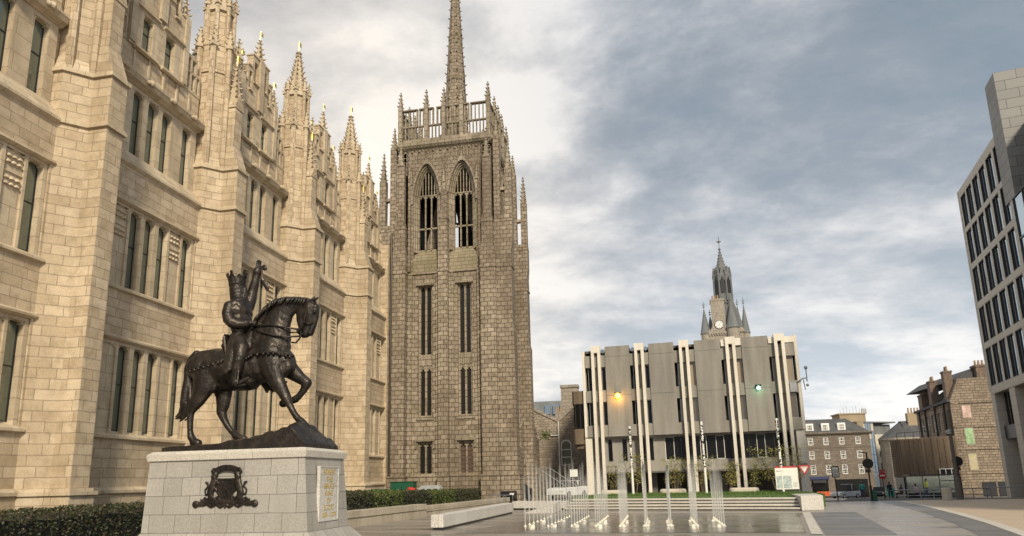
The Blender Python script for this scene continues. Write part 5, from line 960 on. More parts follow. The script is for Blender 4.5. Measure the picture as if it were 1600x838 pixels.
TAIL =[
 [(-1.86,0,2.809,0.126,1.0),(-2.004,0,2.639,0.141,1.0),(-2.063,0,2.393,0.157,1.0),(-2.053,0,2.075,0.156,1.0),(-2.064,0,1.724,0.187,1.0),(-2.086,0,1.411,0.186,1.0),(-2.116,0,1.205,0.124,1.0),(-2.197,0,1.056,0.07,1.0),(-2.378,0,0.994,0.031,1.0)] ,
 [(-1.964,-0.05,1.888,0.093,1.0),(-1.899,-0.08,1.533,0.093,1.0),(-1.935,-0.05,1.227,0.069,1.0),(-1.969,-0.03,0.989,0.039,1.0),(-2.079,-0.03,0.925,0.023,1.0)] ,
 [(-2.155,0.05,1.629,0.109,1.0),(-2.211,0.05,1.352,0.094,1.0),(-2.303,0.04,1.147,0.047,1.0),(-2.428,0.04,1.048,0.023,1.0)] ,
 [(-2.002,0,1.617,0.124,1.0),(-1.992,0,1.199,0.077,1.0),(-2.146,0,0.999,0.046,1.0),(-2.254,0,0.906,0.023,1.0)] ,
]
RIDER =[
 [(-0.507,0,3.028,0.261,1.35),(-0.5,0,3.283,0.207,1.3),(-0.519,0,3.477,0.254,1.25),(-0.551,0,3.744,0.325,1.2),(-0.565,0,3.962,0.325,1.35),(-0.59,0,4.13,0.248,1.6)] ,
 [(-0.596,0,4.225,0.233,1),(-0.647,0,4.425,0.249,0.95),(-0.684,0,4.648,0.25,0.95),(-0.709,0,4.796,0.243,0.95)] ,
 [(-0.51,0,4.342,0.171,0.9),(-0.504,0,4.488,0.132,0.9),(-0.481,0,4.632,0.093,0.8)] ,
 [(-0.411,0,4.495,0.039,0.8),(-0.438,0,4.432,0.039,1)] ,
 [(-0.702,-0.3,4.064,0.184,1.0),(-0.695,-0.36,3.857,0.191,1.0),(-0.664,-0.38,3.687,0.168,1.0),(-0.559,-0.38,3.588,0.167,1.0),(-0.4,-0.34,3.537,0.144,1.0),(-0.264,-0.28,3.534,0.121,1.0),(-0.208,-0.25,3.551,0.129,1.0)] ,
 [(-0.215,-0.24,3.561,0.114,0.8),(-0.127,-0.2,3.571,0.091,0.9),(-0.019,-0.18,3.582,0.045,1.0)] ,
 [(-0.521,0.28,4.216,0.204,1.0),(-0.462,0.33,4.424,0.173,1.0),(-0.426,0.34,4.646,0.15,1.0),(-0.356,0.33,4.899,0.134,1.0),(-0.3,0.32,5.131,0.111,1.0),(-0.281,0.32,5.227,0.119,1.0)] ,
 [(-0.29,0.32,5.235,0.142,1.0),(-0.276,0.32,5.279,0.135,1.0)] ,
 [(-0.27,0.32,5.301,0.079,1.0),(-0.261,0.32,5.428,0.079,0.8)] ,
 [(-0.272,0.26,5.425,0.032,1.0),(-0.293,0.26,5.51,0.028,1.0),(-0.28,0.26,5.561,0.024,1.0)] ,
 [(-0.266,0.3,5.452,0.032,1.0),(-0.279,0.3,5.544,0.029,1.0),(-0.274,0.3,5.596,0.024,1.0)] ,
 [(-0.251,0.34,5.464,0.032,1.0),(-0.256,0.34,5.555,0.029,1.0),(-0.251,0.34,5.607,0.024,1.0)] ,
 [(-0.243,0.38,5.46,0.032,1.0),(-0.232,0.38,5.535,0.029,1.0),(-0.227,0.38,5.587,0.024,1.0)] ,
 [(-0.268,0.26,5.35,0.036,1.0),(-0.283,0.24,5.405,0.032,1.0)] ,
 [(-0.375,-0.2,3.052,0.25,1.1),(-0.22,-0.4,2.816,0.232,0.9),(-0.177,-0.48,2.573,0.2,0.9),(-0.187,-0.5,2.454,0.178,1.0),(-0.233,-0.5,2.253,0.163,1.0),(-0.271,-0.49,2.053,0.118,1.0),(-0.297,-0.48,1.887,0.111,1.0)] ,
 [(-0.293,-0.48,1.832,0.103,1.0),(-0.147,-0.48,1.845,0.081,1.0),(-0.019,-0.48,1.906,0.059,1.0),(0.102,-0.48,1.974,0.029,1.0)] ,
 [(-0.657,0.2,3.168,0.342,0.9),(-0.616,0.4,2.987,0.297,0.8),(-0.406,0.46,2.748,0.249,0.8),(-0.283,0.46,2.619,0.209,1.0),(-0.153,0.46,2.362,0.177,1.0),(-0.025,0.46,2.142,0.123,1.0),(0.039,0.46,1.941,0.115,1.0)] ,
 [(0.057,0.46,1.89,0.099,1.0),(0.337,0.46,1.757,0.084,1.0),(0.56,0.46,1.859,0.061,1.0),(0.706,0.46,1.95,0.038,1.0)] ,
 [(0.059,0.46,1.855,0.069,1.0),(0.128,0.46,1.697,0.046,1.0)] ,
 [(-0.101,-0.3,2.897,0.165,0.5),(-0.096,-0.1,3.286,0.114,1.0),(-0.207,0,3.492,0.107,1.0)] ,
]
SKIRT =[
 [(-0.449,-0.34,3.113,0.196,0.35),(-0.46,-0.46,2.854,0.195,0.3),(-0.492,-0.52,2.57,0.149,0.3),(-0.525,-0.55,2.349,0.126,0.3),(-0.56,-0.56,2.186,0.111,0.3)] ,
 [(-0.398,-0.38,3.074,0.151,0.35),(-0.421,-0.5,2.638,0.104,0.3),(-0.441,-0.54,2.21,0.052,0.4)] ,
 [(-0.959,0.36,3.254,0.189,0.35),(-1.211,0.5,2.714,0.142,0.3),(-1.288,0.53,2.375,0.095,0.3)] ,
 [(-0.923,0,3.288,0.062,3),(-0.881,0,3.107,0.077,4),(-0.809,0,2.961,0.092,4)] ,
]
STRAPS =[
 [(-1.788,-0.32,2.316,0.027,1.0),(-1.468,-0.4,2.355,0.027,1.0),(-1.169,-0.4,2.422,0.027,1.0),(-0.852,-0.43,2.482,0.026,1.0),(-0.667,-0.43,2.513,0.026,1.0)] ,
 [(0.006,-0.44,2.556,0.026,1.0),(0.149,-0.44,2.63,0.026,1.0),(0.516,-0.44,2.649,0.026,1.0),(0.796,-0.42,2.65,0.026,1.0),(1.095,-0.3,2.599,0.026,1.0),(1.194,-0.05,2.582,0.026,1.0)] ,
 [(-0.121,-0.14,3.492,0.03,1.0),(0.204,-0.24,3.484,0.026,1.0),(0.59,-0.26,3.454,0.026,1.0),(1.005,-0.2,3.37,0.026,1.0),(1.403,-0.14,3.301,0.026,1.0)] ,
 [(-0.142,-0.1,3.431,0.03,1.0),(0.326,-0.3,3.267,0.026,1.0),(0.714,-0.32,3.141,0.026,1.0),(1.091,-0.2,3.1,0.026,1.0),(1.367,-0.1,3.124,0.026,1.0),(1.474,-0.1,3.186,0.026,1.0)] ,
 [(1.041,-0.12,3.245,0.019,1.0),(1.336,-0.12,3.226,0.018,1.0)] ,
 [(1.376,-0.13,3.291,0.026,1.0),(1.437,-0.14,3.18,0.022,1.0),(1.381,-0.12,3.049,0.022,1.0),(1.253,-0.08,2.947,0.022,1.0),(1.087,-0.02,2.983,0.022,1.0)] ,
 [(1.668,-0.12,4.151,0.021,1.0),(1.584,-0.15,3.867,0.021,1.0),(1.492,-0.13,3.492,0.021,1.0),(1.451,-0.12,3.288,0.021,1.0)] ,
 [(1.483,-0.14,3.491,0.021,1.0),(1.668,-0.14,3.444,0.021,1.0),(1.75,-0.06,3.491,0.021,1.0)] ,
 [(1.601,-0.13,4.103,0.021,1.0),(1.805,-0.12,4.02,0.021,1.0)] ,
]
CHARTER =[
 [(-0.158,0.3,5.353,0.032,1.0),(-0.125,0.3,5.17,0.031,1.0),(-0.107,0.3,4.982,0.039,1.0)] ,
 [(-0.108,0.3,5.005,0.047,0.4),(-0.022,0.3,4.864,0.071,0.4),(0.063,0.3,4.724,0.07,0.4),(0.082,0.3,4.649,0.031,0.5)] ,
 [(-0.18,0.3,5.325,0.063,0.5),(-0.065,0.3,5.375,0.079,0.5),(-0.031,0.3,5.328,0.071,0.5)] ,
]
def ico(sub=2):
    bm = bmesh.new(); bmesh.ops.create_icosphere(bm, subdivisions=sub, radius=1.0); V = [v.co.copy() for v in bm.verts]; Fc = [tuple(v.index for v in f.verts) for f in bm.faces]; bm.free(); return V, Fc
ICO = ico(2)
def blob(name, chains, origin, voxel, mat, parent=None, iters=6, step=0.35):
    """one continuous skin over chains of overlapping balls"""
    V, Fc = [], []; O = Vector(origin); off = WORLD.get(parent.name, Vector((0, 0, 0))) if parent else Vector((0, 0, 0))
    def put(p, r, ly):
        b = len(V); V.extend((p[0] + v.x * r + O.x - off.x, p[1] + v.y * r * ly + O.y - off.y, p[2] + v.z * r + O.z - off.z) for v in ICO[0]); Fc.extend(tuple(b + i for i in f) for f in ICO[1])
    for c in chains:
        for a, b in zip(c[:-1], c[1:]):
            d = math.dist(a[:3], b[:3]); n = max(1, int(d / (min(a[3], b[3]) * step + 1e-4)));
            for k in range(n + 1): t = k / n; put([a[i] * (1 - t) + b[i] * t for i in range(3)], a[3] * (1 - t) + b[3] * t, a[4] * (1 - t) + b[4] * t)
    me = bpy.data.meshes.new('tmp'); me.from_pydata(V, [], Fc); o = bpy.data.objects.new('tmp', me); COL.objects.link(o)
    m = o.modifiers.new('r', 'REMESH'); m.mode = 'VOXEL'; m.voxel_size = voxel; m = o.modifiers.new('s', 'SMOOTH'); m.factor = 0.6; m.iterations = iters
    dg = bpy.context.evaluated_depsgraph_get(); dg.update(); nm = bpy.data.meshes.new_from_object(o.evaluated_get(dg)); bpy.data.objects.remove(o); bpy.data.meshes.remove(me)
    nm.materials.clear(); nm.materials.append(MATS[mat]); nm.polygons.foreach_set('use_smooth', [True] * len(nm.polygons)); nm.name = name
    r = bpy.data.objects.new(name, nm); COL.objects.link(r)
    if parent: r.parent = parent; WORLD[r.name] = off.copy()
    else: WORLD[r.name] = Vector((0, 0, 0))
    return r
def letters(name, text, F, u, v, w, size, mat, parent=None, depth=.01, align='CENTER'):
    cu = bpy.data.curves.new(name, 'FONT'); cu.body = text; cu.size = size; cu.extrude = depth; cu.align_x = align; cu.align_y = 'CENTER'; o = bpy.data.objects.new('tmp', cu); COL.objects.link(o)
    dg = bpy.context.evaluated_depsgraph_get(); dg.update(); me = bpy.data.meshes.new_from_object(o.evaluated_get(dg)); bpy.data.objects.remove(o)
    off = WORLD.get(parent.name, Vector((0, 0, 0))) if parent else Vector((0, 0, 0))
    for x in me.vertices: x.co = F(u + x.co.x, v + x.co.y, w + x.co.z) - off
    me.materials.clear(); me.materials.append(MATS[mat]); r = bpy.data.objects.new(name, me); COL.objects.link(r)
    if parent: r.parent = parent
    return r

# ---------------------------------------------------------------- pedestal
pe = thing('stone_pedestal', 'grey granite pedestal with bronze coat of arms and lettered plaque under the horse statue', 'pedestal', (-10.5, 17.2, 0))
x0, x1, y0, y1 = -12.74, -8.36, 16.03, 18.3
def fr4(mb, a, za, b, zb): mb.hexa([(a[0], a[2], za), (a[1], a[2], za), (a[1], a[3], za), (a[0], a[3], za)], [(b[0], b[2], zb), (b[1], b[2], zb), (b[1], b[3], zb), (b[0], b[3], zb)])
mb = MB(); fr4(mb, (x0 - .06, x1 + .16, y0 - .05, y1 + .05), .53, (x0, x1, y0, y1), 2.34); mb.build('shaft', 'pedestal_granite', pe, bevel=.006)
mb = MB(); fr4(mb, (x0 - .30, x1 + .60, y0 - .30, y1 + .40), 0.0, (x0 - .26, x1 + .52, y0 - .25, y1 + .35), .16); fr4(mb, (x0 - .26, x1 + .52, y0 - .25, y1 + .35), .16, (x0 - .07, x1 + .17, y0 - .06, y1 + .06), .53); mb.build('sloping_base', 'pedestal_granite', pe, bevel=.006)
mb = MB(); fr4(mb, (x0 - .05, x1 + .05, y0 - .05, y1 + .05), 2.335, (x0 - .07, x1 + .07, y0 - .07, y1 + .07), 2.50); fr4(mb, (x0 - .07, x1 + .07, y0 - .07, y1 + .07), 2.50, (x0 + .04, x1 - .04, y0 + .04, y1 - .04), 2.585); mb.build('cap', 'pedestal_cap', pe, bevel=.01)
PE = Frame((x1 + .10, 0, 0), (0, 1, 0), (1, 0, 0))
mb = MB(); mb.box(PE, 16.57, 17.69, .72, 2.12, -.02, .05); mb.box(PE, 16.57, 17.69, .72, .76, .05, .065); mb.box(PE, 16.57, 17.69, 2.08, 2.12, .05, .065); mb.box(PE, 16.57, 16.61, .76, 2.08, .05, .065); mb.box(PE, 17.65, 17.69, .76, 2.08, .05, .065); pl = mb.build('inscription_plaque', 'bench_granite', pe)
for i, t in enumerate(('ROBERT', 'THE', 'BRUCE', 'KING', 'OF', 'SCOTS', '1306 - 1329')): letters('lettering', t, PE, 17.13, 1.96 - i * .182, .052, .2 if i < 6 else .17, 'gilt', pl, .004)
AX, AZ, AY = -10.46, 1.5, 16.0
def arm(L): return [[(x, y, z, r, ly) for x, y, z, r, ly in c] for c in L]
ch2 = []
for s in (-1, 1):
    ch2 += [[(s * .06, 0, -.20, .055, .4), (s * .25, 0, -.24, .06, .4), (s * .42, 0, -.21, .05, .4), (s * .60, 0, -.27, .05, .4), (s * .78, 0, -.26, .055, .4)], [(s * .82, 0, -.27, .075, .5), (s * .83, 0, -.27, .07, .5)],
            [(s * .10, 0, -.16, .03, .5), (s * .16, 0, -.08, .03, .5), (s * .24, 0, -.12, .03, .5), (s * .2, 0, -.2, .03, .5)], [(s * .3, 0, -.3, .035, .5), (s * .38, 0, -.34, .03, .5), (s * .46, 0, -.3, .03, .5)], [(s * .05, 0, -.3, .035, .5), (s * .12, 0, -.35, .03, .5), (s * .2, 0, -.31, .03, .5)], [(s * .5, 0, -.15, .025, .5), (s * .57, 0, -.12, .025, .5), (s * .62, 0, -.17, .025, .5)],
            # rampant leopard
            [(s * .40, -.01, -.12, .06, .6), (s * .42, -.01, .02, .075, .6), (s * .37, -.01, .18, .075, .6), (s * .33, -.01, .32, .07, .6)], [(s * .33, -.02, .40, .07, .7), (s * .30, -.02, .47, .06, .7)], [(s * .36, -.01, .50, .02, .7), (s * .37, -.01, .53, .015, .7)],
            [(s * .34, -.02, .24, .04, .6), (s * .25, -.02, .28, .03, .6), (s * .2, -.02, .24, .025, .6)], [(s * .35, -.02, .12, .035, .6), (s * .27, -.02, .1, .028, .6), (s * .24, -.02, .05, .025, .6)], [(s * .38, -.02, -.1, .05, .6), (s * .30, -.02, -.14, .035, .6)], [(s * .42, 0, -.1, .045, .6), (s * .46, 0, -.2, .03, .6)],
            [(s * .46, 0, -.02, .02, .7), (s * .56, 0, -.04, .018, .7), (s * .58, 0, .08, .018, .7), (s * .5, 0, .17, .018, .7), (s * .52, 0, .25, .025, .7), (s * .57, 0, .27, .02, .7)],
            [(s * .34, -.01, .48, .035, .6), (s * .40, -.01, .54, .035, .6), (s * .36, -.01, .60, .03, .6)]]
ch2 += [[(-.03, 0, -.22, .05, .5), (.03, 0, -.22, .05, .5)], [(0, 0, -.3, .03, .5), (0, 0, -.36, .025, .5)]]
ch2 = [[(x, y, z, r * 1.28, ly) for x, y, z, r, ly in q] for q in ch2] + [[(s * u, -.01, w + .035 * math.sin(k), .022, .8) for k, (u, w) in enumerate(((.1, -.24), (.17, -.17), (.25, -.22), (.33, -.15), (.42, -.2), (.5, -.14), (.58, -.2), (.68, -.18)))] for s in (-1, 1)]
ca = blob('coat_of_arms', ch2, (AX, AY - .03, AZ), .011, 'bronze', pe, 2)
mb = MB(); SF2 = Frame((AX, AY, AZ), (1, 0, 0), (0, -1, 0))
for k in range(10):
    a0, a1 = -1.0 + .2 * k, -1.0 + .2 * (k + 1); f = lambda a: (.33 * a, .70 - .09 * a * a)
    p, q = f(a0), f(a1); mb.wall(SF2, [p, q, (q[0] * 1.06, q[1] - .15), (p[0] * 1.06, p[1] - .15)], -.04, .06)
mb.build('motto_scroll', 'bronze', ca)
mb = MB(); mb.wall(SF2, [(-.25, .36), (.25, .36), (.26, .05), (.16, -.10), (0, -.17), (-.16, -.10), (-.26, .05)], -.04, .05)
for u, v in ((-.12, .16), (.12, .16), (0, -.04)):
    mb.box(SF2, u - .05, u + .05, v - .06, v + .02, .05, .075); [mb.box(SF2, u - .055 + .04 * i, u - .025 + .04 * i, v + .02, v + (.1 if i == 1 else .07), .05, .075) for i in range(3)]
for (a, b, c, d) in ((-.25, .25, .31, .33), (-.23, -.21, 0, .31), (.21, .23, 0, .31)): mb.box(SF2, a, b, c, d, .05, .065)
mb.build('shield', 'bronze', ca)

# ---------------------------------------------------------------- bronze rider
SO = (-10.6, 17.25, 2.58)
st = thing('equestrian_statue', 'dark bronze statue of a crowned rider holding up a charter on a walking horse', 'statue', SO)
ho_ = blob('horse', HORSE, SO, .022, 'bronze', st, 5)
blob('tail', TAIL, SO, .018, 'bronze', ho_, 2)
rd = blob('rider', RIDER, SO, .016, 'bronze', st, 4)
blob('surcoat', SKIRT, SO, .018, 'bronze', rd, 3)
blob('charter', CHARTER, SO, .012, 'bronze', rd, 1)
mb = MB()
for c in STRAPS: mb.tube([(SO[0] + p[0], SO[1] + p[1] * 1.06, SO[2] + p[2]) for p in c], [p[3] * 1.1 for p in c], 6)
for c in STRAPS[:2]:
    for a, b in zip(c[:-1], c[1:]):
        n = max(2, int(math.dist(a[:3], b[:3]) / .13))
        for k in range(n): t = k / n; p = [a[i] * (1 - t) + b[i] * t for i in range(3)]; mb.ball((SO[0] + p[0], SO[1] + p[1] * 1.08, SO[2] + p[2] - .045), .05, n=6)
# mane locks
for k in range(26):
    t = k / 25; P = [(-.0, 3.55), (.10, 3.78), (.30, 4.02), (.55, 4.2), (.9, 4.27), (1.25, 4.25), (1.5, 4.2)]; i = min(int(t * 6), 5); f = t * 6 - i; x = P[i][0] * (1 - f) + P[i + 1][0] * f; z = P[i][1] * (1 - f) + P[i + 1][1] * f
    for s in (-1, 1): j = rnd.uniform(-.04, .04); mb.tube([(SO[0] + x, SO[1] + s * .04, SO[2] + z + .01), (SO[0] + x - .03 + j, SO[1] + s * .16, SO[2] + z - .05), (SO[0] + x - .10 + j, SO[1] + s * .20, SO[2] + z - .22)], [.035, .045, .012], 5)
mb.build('harness', 'bronze', ho_, smooth=True)
# crown
mb = MB(); n = 16; base = []; C0 = Vector((SO[0] - .70, SO[1], SO[2] + 4.72)); C1_ = Vector((SO[0] - .745, SO[1], SO[2] + 5.02)); tilt = (C1_ - C0)
ringv = lambda r, h: [C0 + tilt * h + Vector((r * math.cos(2 * math.pi * k / n), r * .92 * math.sin(2 * math.pi * k / n), .10 * r * math.cos(2 * math.pi * k / n) * -.6)) for k in range(n)]
A = [ringv(.235, 0), ringv(.248, .25), ringv(.235, .26), ringv(.265, .95), ringv(.24, .95), ringv(.215, 0)]
for a, b in zip(A[:-1], A[1:]):
    for k in range(n): mb.face([a[k], a[(k + 1) % n], b[(k + 1) % n], b[k]])
mb.ngon(Frame(C0, (1, 0, 0), (0, -1, 0)), 0, 0, .25, 12, .05, .24, .12)
for k in range(0, n, 2):
    p = A[3][k]; d = Vector((p.x - C1_.x, p.y - C1_.y, 0)).normalized(); t2 = Vector((-d.y, d.x, 0)); big = k % 4 == 0; hh = .12 if big else .07
    mb.hexa([p - t2 * .07 - d * .03, p + t2 * .07 - d * .03, p + t2 * .07 + d * .01, p - t2 * .07 + d * .01], [p + d * .02 - t2 * .015 + Vector((0, 0, hh)), p + d * .02 + t2 * .015 + Vector((0, 0, hh)), p + d * .04 + t2 * .015 + Vector((0, 0, hh)), p + d * .04 - t2 * .015 + Vector((0, 0, hh))])
    if big: mb.ball(p + d * .03 + Vector((0, 0, hh)), .045, n=6)
mb.build('crown', 'bronze', rd, smooth=False)
# mail cape, belt, saddle, stirrup, sword hilt
blob('mail_coif', [[(-.61, 0, 4.34, .235, 1.0), (-.57, 0, 4.20, .26, 1.2), (-.53, 0, 4.08, .27, 1.4)], [(-.46, -.12, 4.52, .035, 1), (-.45, .12, 4.52, .035, 1)], [(-.47, 0, 4.35, .12, 1.2), (-.44, 0, 4.22, .08, 1.4)]], SO, .014, 'bronze', rd, 2)
mb = MB(); mb.lathe((SO[0] - .49, SO[1], SO[2] + 3.16), [(.22, 0), (.27, .03), (.27, .11), (.22, .14)], 18)
mb.tube([(SO[0] - .27, SO[1] - .62, SO[2] + 1.80), (SO[0] - .14, SO[1] - .5, SO[2] + 1.76), (SO[0] - .02, SO[1] - .4, SO[2] + 1.80)], .035, 6); mb.tube([(SO[0] - .13, SO[1] - .62, SO[2] + 1.8), (SO[0] - .12, SO[1] - .58, SO[2] + 2.5), (SO[0] - .2, SO[1] - .5, SO[2] + 2.9)], .022, 6)
mb.tube([(SO[0] - .70, SO[1] - .36, SO[2] + 2.7), (SO[0] - .80, SO[1] - .34, SO[2] + 3.2)], [.025, .045], 6)
mb.build('belt_and_sword', 'bronze', rd)
blob('saddle', [[(-.86, 0, 2.96, .13, 2.6), (-.7, 0, 2.92, .13, 2.9), (-.35, 0, 2.98, .14, 2.8), (-.1, 0, 3.15, .14, 1.9)]], SO, .02, 'bronze', ho_, 3)
# rocky bronze base
mb = MB(); nx, ny = 60, 26; X0, X1_, Y0_, Y1_ = -12.55, -8.47, 16.2, 18.15; prof = [(-12.6, .16), (-12.0, .20), (-11.3, .20), (-10.8, .26), (-10.3, .33), (-9.9, .40), (-9.5, .54), (-9.15, .68), (-8.85, .62), (-8.65, .42), (-8.47, .12)]
from mathutils import noise as mn
def bh_(x, y):
    for a, b in zip(prof[:-1], prof[1:]):
        if a[0] <= x <= b[0]: h = a[1] + (b[1] - a[1]) * (x - a[0]) / (b[0] - a[0]); break
    else: h = .16
    h *= 1 - .25 * abs((y - 17.15) / .95) ** 2; h += h * (.22 * mn.noise(Vector((x * 2.2, y * 2.2, 1))) + .16 * mn.noise(Vector((x * 5, y * 5, 4))) - .12 * abs(mn.noise(Vector((x * 3.1, y * 8, 7))))); return max(.1, h)
V = []
for i in range(nx + 1):
    for j in range(ny + 1): x, y = X0 + (X1_ - X0) * i / nx, Y0_ + (Y1_ - Y0_) * j / ny; V.append((x, y, 2.585 + bh_(x, y)))
b0 = len(mb.v); mb.v += V
for i in range(nx):
    for j in range(ny): a = i * (ny + 1) + j; mb.f.append((a, a + ny + 1, a + ny + 2, a + 1)); mb.m.append(0)
edge = [i * (ny + 1) for i in range(nx + 1)] + [nx * (ny + 1) + j for j in range(1, ny + 1)] + [i * (ny + 1) + ny for i in range(nx - 1, -1, -1)] + [j for j in range(ny - 1, 0, -1)]
bb = len(mb.v); mb.v += [(mb.v[e][0], mb.v[e][1], 2.583) for e in edge]
for k in range(len(edge)): q = (k + 1) % len(edge); mb.f.append((edge[k], edge[q], bb + q, bb + k)); mb.m.append(0)
o = mb.build('rocky_base', 'bronze', st, smooth=False); o.data.polygons.foreach_set('use_smooth', [True] * (nx * ny) + [False] * (len(o.data.polygons) - nx * ny))

# ---------------------------------------------------------------- hedges, walls, benches
def leaves(mb, n, fn, size):
    for _ in range(n):
        p, nrm = fn(); s = size * rnd.uniform(.6, 1.3); a = Vector((rnd.gauss(0, 1), rnd.gauss(0, 1), rnd.gauss(0, 1))) + nrm * 1.2; a.normalize(); b = a.cross(Vector((rnd.gauss(0, 1), rnd.gauss(0, 1), rnd.gauss(0, 1)))).normalized(); c = a.cross(b)
        mb.face([p - b * s * .5, p + c * s * .28, p + b * s * .5 + a * s * .15, p - c * s * .28])
def hedge(label, xa, xb, ya, yb, ztop, n, mat, size, group=None, taper=0.0, seed=0):
    t = thing('hedge', label, 'hedge', ((xa + xb) / 2, (ya + yb) / 2, 0), group)
    hz_ = lambda x, y: ztop + taper * (y - ya) + .07 * mn.noise(Vector((x * 1.7 + seed, y * 1.7, 0))) + .05 * mn.noise(Vector((x * 5, y * 5, seed)))
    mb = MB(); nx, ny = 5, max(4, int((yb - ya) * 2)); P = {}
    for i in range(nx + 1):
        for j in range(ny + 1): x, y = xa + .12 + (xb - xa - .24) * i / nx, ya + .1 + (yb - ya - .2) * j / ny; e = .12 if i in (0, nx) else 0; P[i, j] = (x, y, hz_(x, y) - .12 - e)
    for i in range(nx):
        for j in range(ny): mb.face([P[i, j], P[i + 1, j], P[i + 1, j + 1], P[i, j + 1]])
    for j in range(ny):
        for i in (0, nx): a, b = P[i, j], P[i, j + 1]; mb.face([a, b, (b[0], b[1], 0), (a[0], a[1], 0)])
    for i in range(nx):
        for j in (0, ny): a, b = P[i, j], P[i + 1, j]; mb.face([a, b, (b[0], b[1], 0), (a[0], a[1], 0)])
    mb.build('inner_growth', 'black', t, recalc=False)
    mb = MB()
    def fn():
        r = rnd.random()
        if r < .42: x, y = rnd.uniform(xa, xb), rnd.uniform(ya, yb); d = rnd.random() ** 2 * .16; e = min(x - xa, xb - x); return Vector((x, y, hz_(x, y) - d - max(0, .14 - e))), Vector((0, 0, 1))
        if r < .8: y = rnd.uniform(ya, yb); z = rnd.uniform(.05, 1) * hz_(xb, y); return Vector((xb - rnd.random() ** 2 * .16 + .06 * mn.noise(Vector((y * 2, z * 3, 0))), y, z - .03)), Vector((1, 0, .2))
        x = rnd.uniform(xa, xb); z = rnd.uniform(.05, 1) * hz_(x, ya); s = rnd.random() < .75; return Vector((x, (ya + rnd.random() ** 2 * .16) if s else yb, z)), Vector((0, -1 if s else 1, .2))
    leaves(mb, n, fn, size); mb.build('foliage', mat, t, recalc=False)
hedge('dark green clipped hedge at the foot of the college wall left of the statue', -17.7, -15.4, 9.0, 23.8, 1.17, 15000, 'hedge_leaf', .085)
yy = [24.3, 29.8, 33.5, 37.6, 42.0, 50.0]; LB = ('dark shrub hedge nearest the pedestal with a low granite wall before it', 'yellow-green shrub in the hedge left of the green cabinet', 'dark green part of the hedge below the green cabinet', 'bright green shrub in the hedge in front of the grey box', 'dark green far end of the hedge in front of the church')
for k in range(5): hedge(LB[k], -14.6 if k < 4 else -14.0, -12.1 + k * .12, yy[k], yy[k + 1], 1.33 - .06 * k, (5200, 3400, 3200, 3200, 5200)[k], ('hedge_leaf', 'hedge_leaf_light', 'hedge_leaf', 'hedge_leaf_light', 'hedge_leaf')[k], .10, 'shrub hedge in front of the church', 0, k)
def block(name, label, cat, pts, z0, z1, mat, group=None, bevel=.02, inset=None, tops=None):
    t = thing(name, label, cat, (sum(p[0] for p in pts) / len(pts), sum(p[1] for p in pts) / len(pts), 0), group); mb = MB(); zb = z0 + (.09 if inset else 0)
    mb.hexa([(x, y, zb) for x, y in pts], [(x, y, (tops[i] if tops else z1)) for i, (x, y) in enumerate(pts)]); mb.build('block', mat, t, bevel=bevel)
    if inset:
        cx_, cy_ = sum(p[0] for p in pts) / len(pts), sum(p[1] for p in pts) / len(pts); mb = MB(); mb.hexa([(x + .06 * (1 if x < cx_ else -1), y + .06 * (1 if y < cy_ else -1), z0) for x, y in pts], [(x + .06 * (1 if x < cx_ else -1), y + .06 * (1 if y < cy_ else -1), zb) for x, y in pts]); mb.build('recessed_plinth', 'dark_metal', t)
    return t
for nm, lb, P in (('planter_wall', 'low stained granite wall in front of the hedge beside the pedestal', [(-12.3, 20.0), (-11.85, 20.0), (-10.5, 32.4), (-10.95, 32.4)]), ('planter_wall', 'farther stretch of low granite wall in front of the hedge near the church', [(-11.1, 32.5), (-10.7, 32.5), (-9.2, 46.5), (-9.6, 46.5)])):
    t = thing(nm, lb, 'wall', (P[0][0], P[0][1], 0), 'low granite planter walls'); h = .62 if 'beside' in lb else .5
    mb = MB(); mb.hexa([(x, y, 0) for x, y in P], [(x, y, h - .27) for x, y in P]); mb.build('base_course', 'wall_granite', t); mb = MB(); mb.hexa([(x + (.04 if i in (1, 2) else -.04), y, h - .27) for i, (x, y) in enumerate(P)], [(x + (.04 if i in (1, 2) else -.04), y, h) for i, (x, y) in enumerate(P)]); mb.build('coping', 'bench_granite' if False else 'wall_granite', t, bevel=.015)
block('stone_bench', 'long pale speckled granite block bench left of the fountain', 'bench', [(-7.43, 23.45), (-6.98, 23.45), (-6.62, 34.5), (-7.15, 34.5)], 0, .52, 'bench_granite', inset=1)
block('stone_bench', 'short granite block bench by the lawn steps, behind the left rows of jets', 'bench', [(-7.45, 38.5), (-4.35, 37.4), (-4.2, 38.0), (-7.3, 39.1)], 0, .47, 'bench_granite', inset=1)
block('stone_wedge', 'pale triangular granite wedge rising towards the steps behind the jets', 'wedge', [(-6.0, 34.2), (-4.55, 34.0), (-4.55, 36.9), (-4.75, 36.9)], 0, .5, 'bench_granite', tops=[.03, .40, .52, .52])
block('stone_block', 'pale granite block ending the steps at their right end', 'block', [(6.72, 33.2), (7.75, 33.6), (8.2, 36.8), (7.0, 37.0)], 0, .64, 'bench_granite')
t = thing('hoop_rail', 'small metal hoop rail at the far end of the long granite bench', 'rail', (-8.7, 40, 0)); mb = MB()
for i in range(3): x = -9.1 + i * .42; mb.tube([(x, 40, 0), (x, 40, .72), (x + .05, 40.2, .78), (x + .32, 40.9, .78), (x + .36, 41, .72), (x + .36, 41, 0)], .022, 6)
mb.build('hoop', 'grey_metal', t)
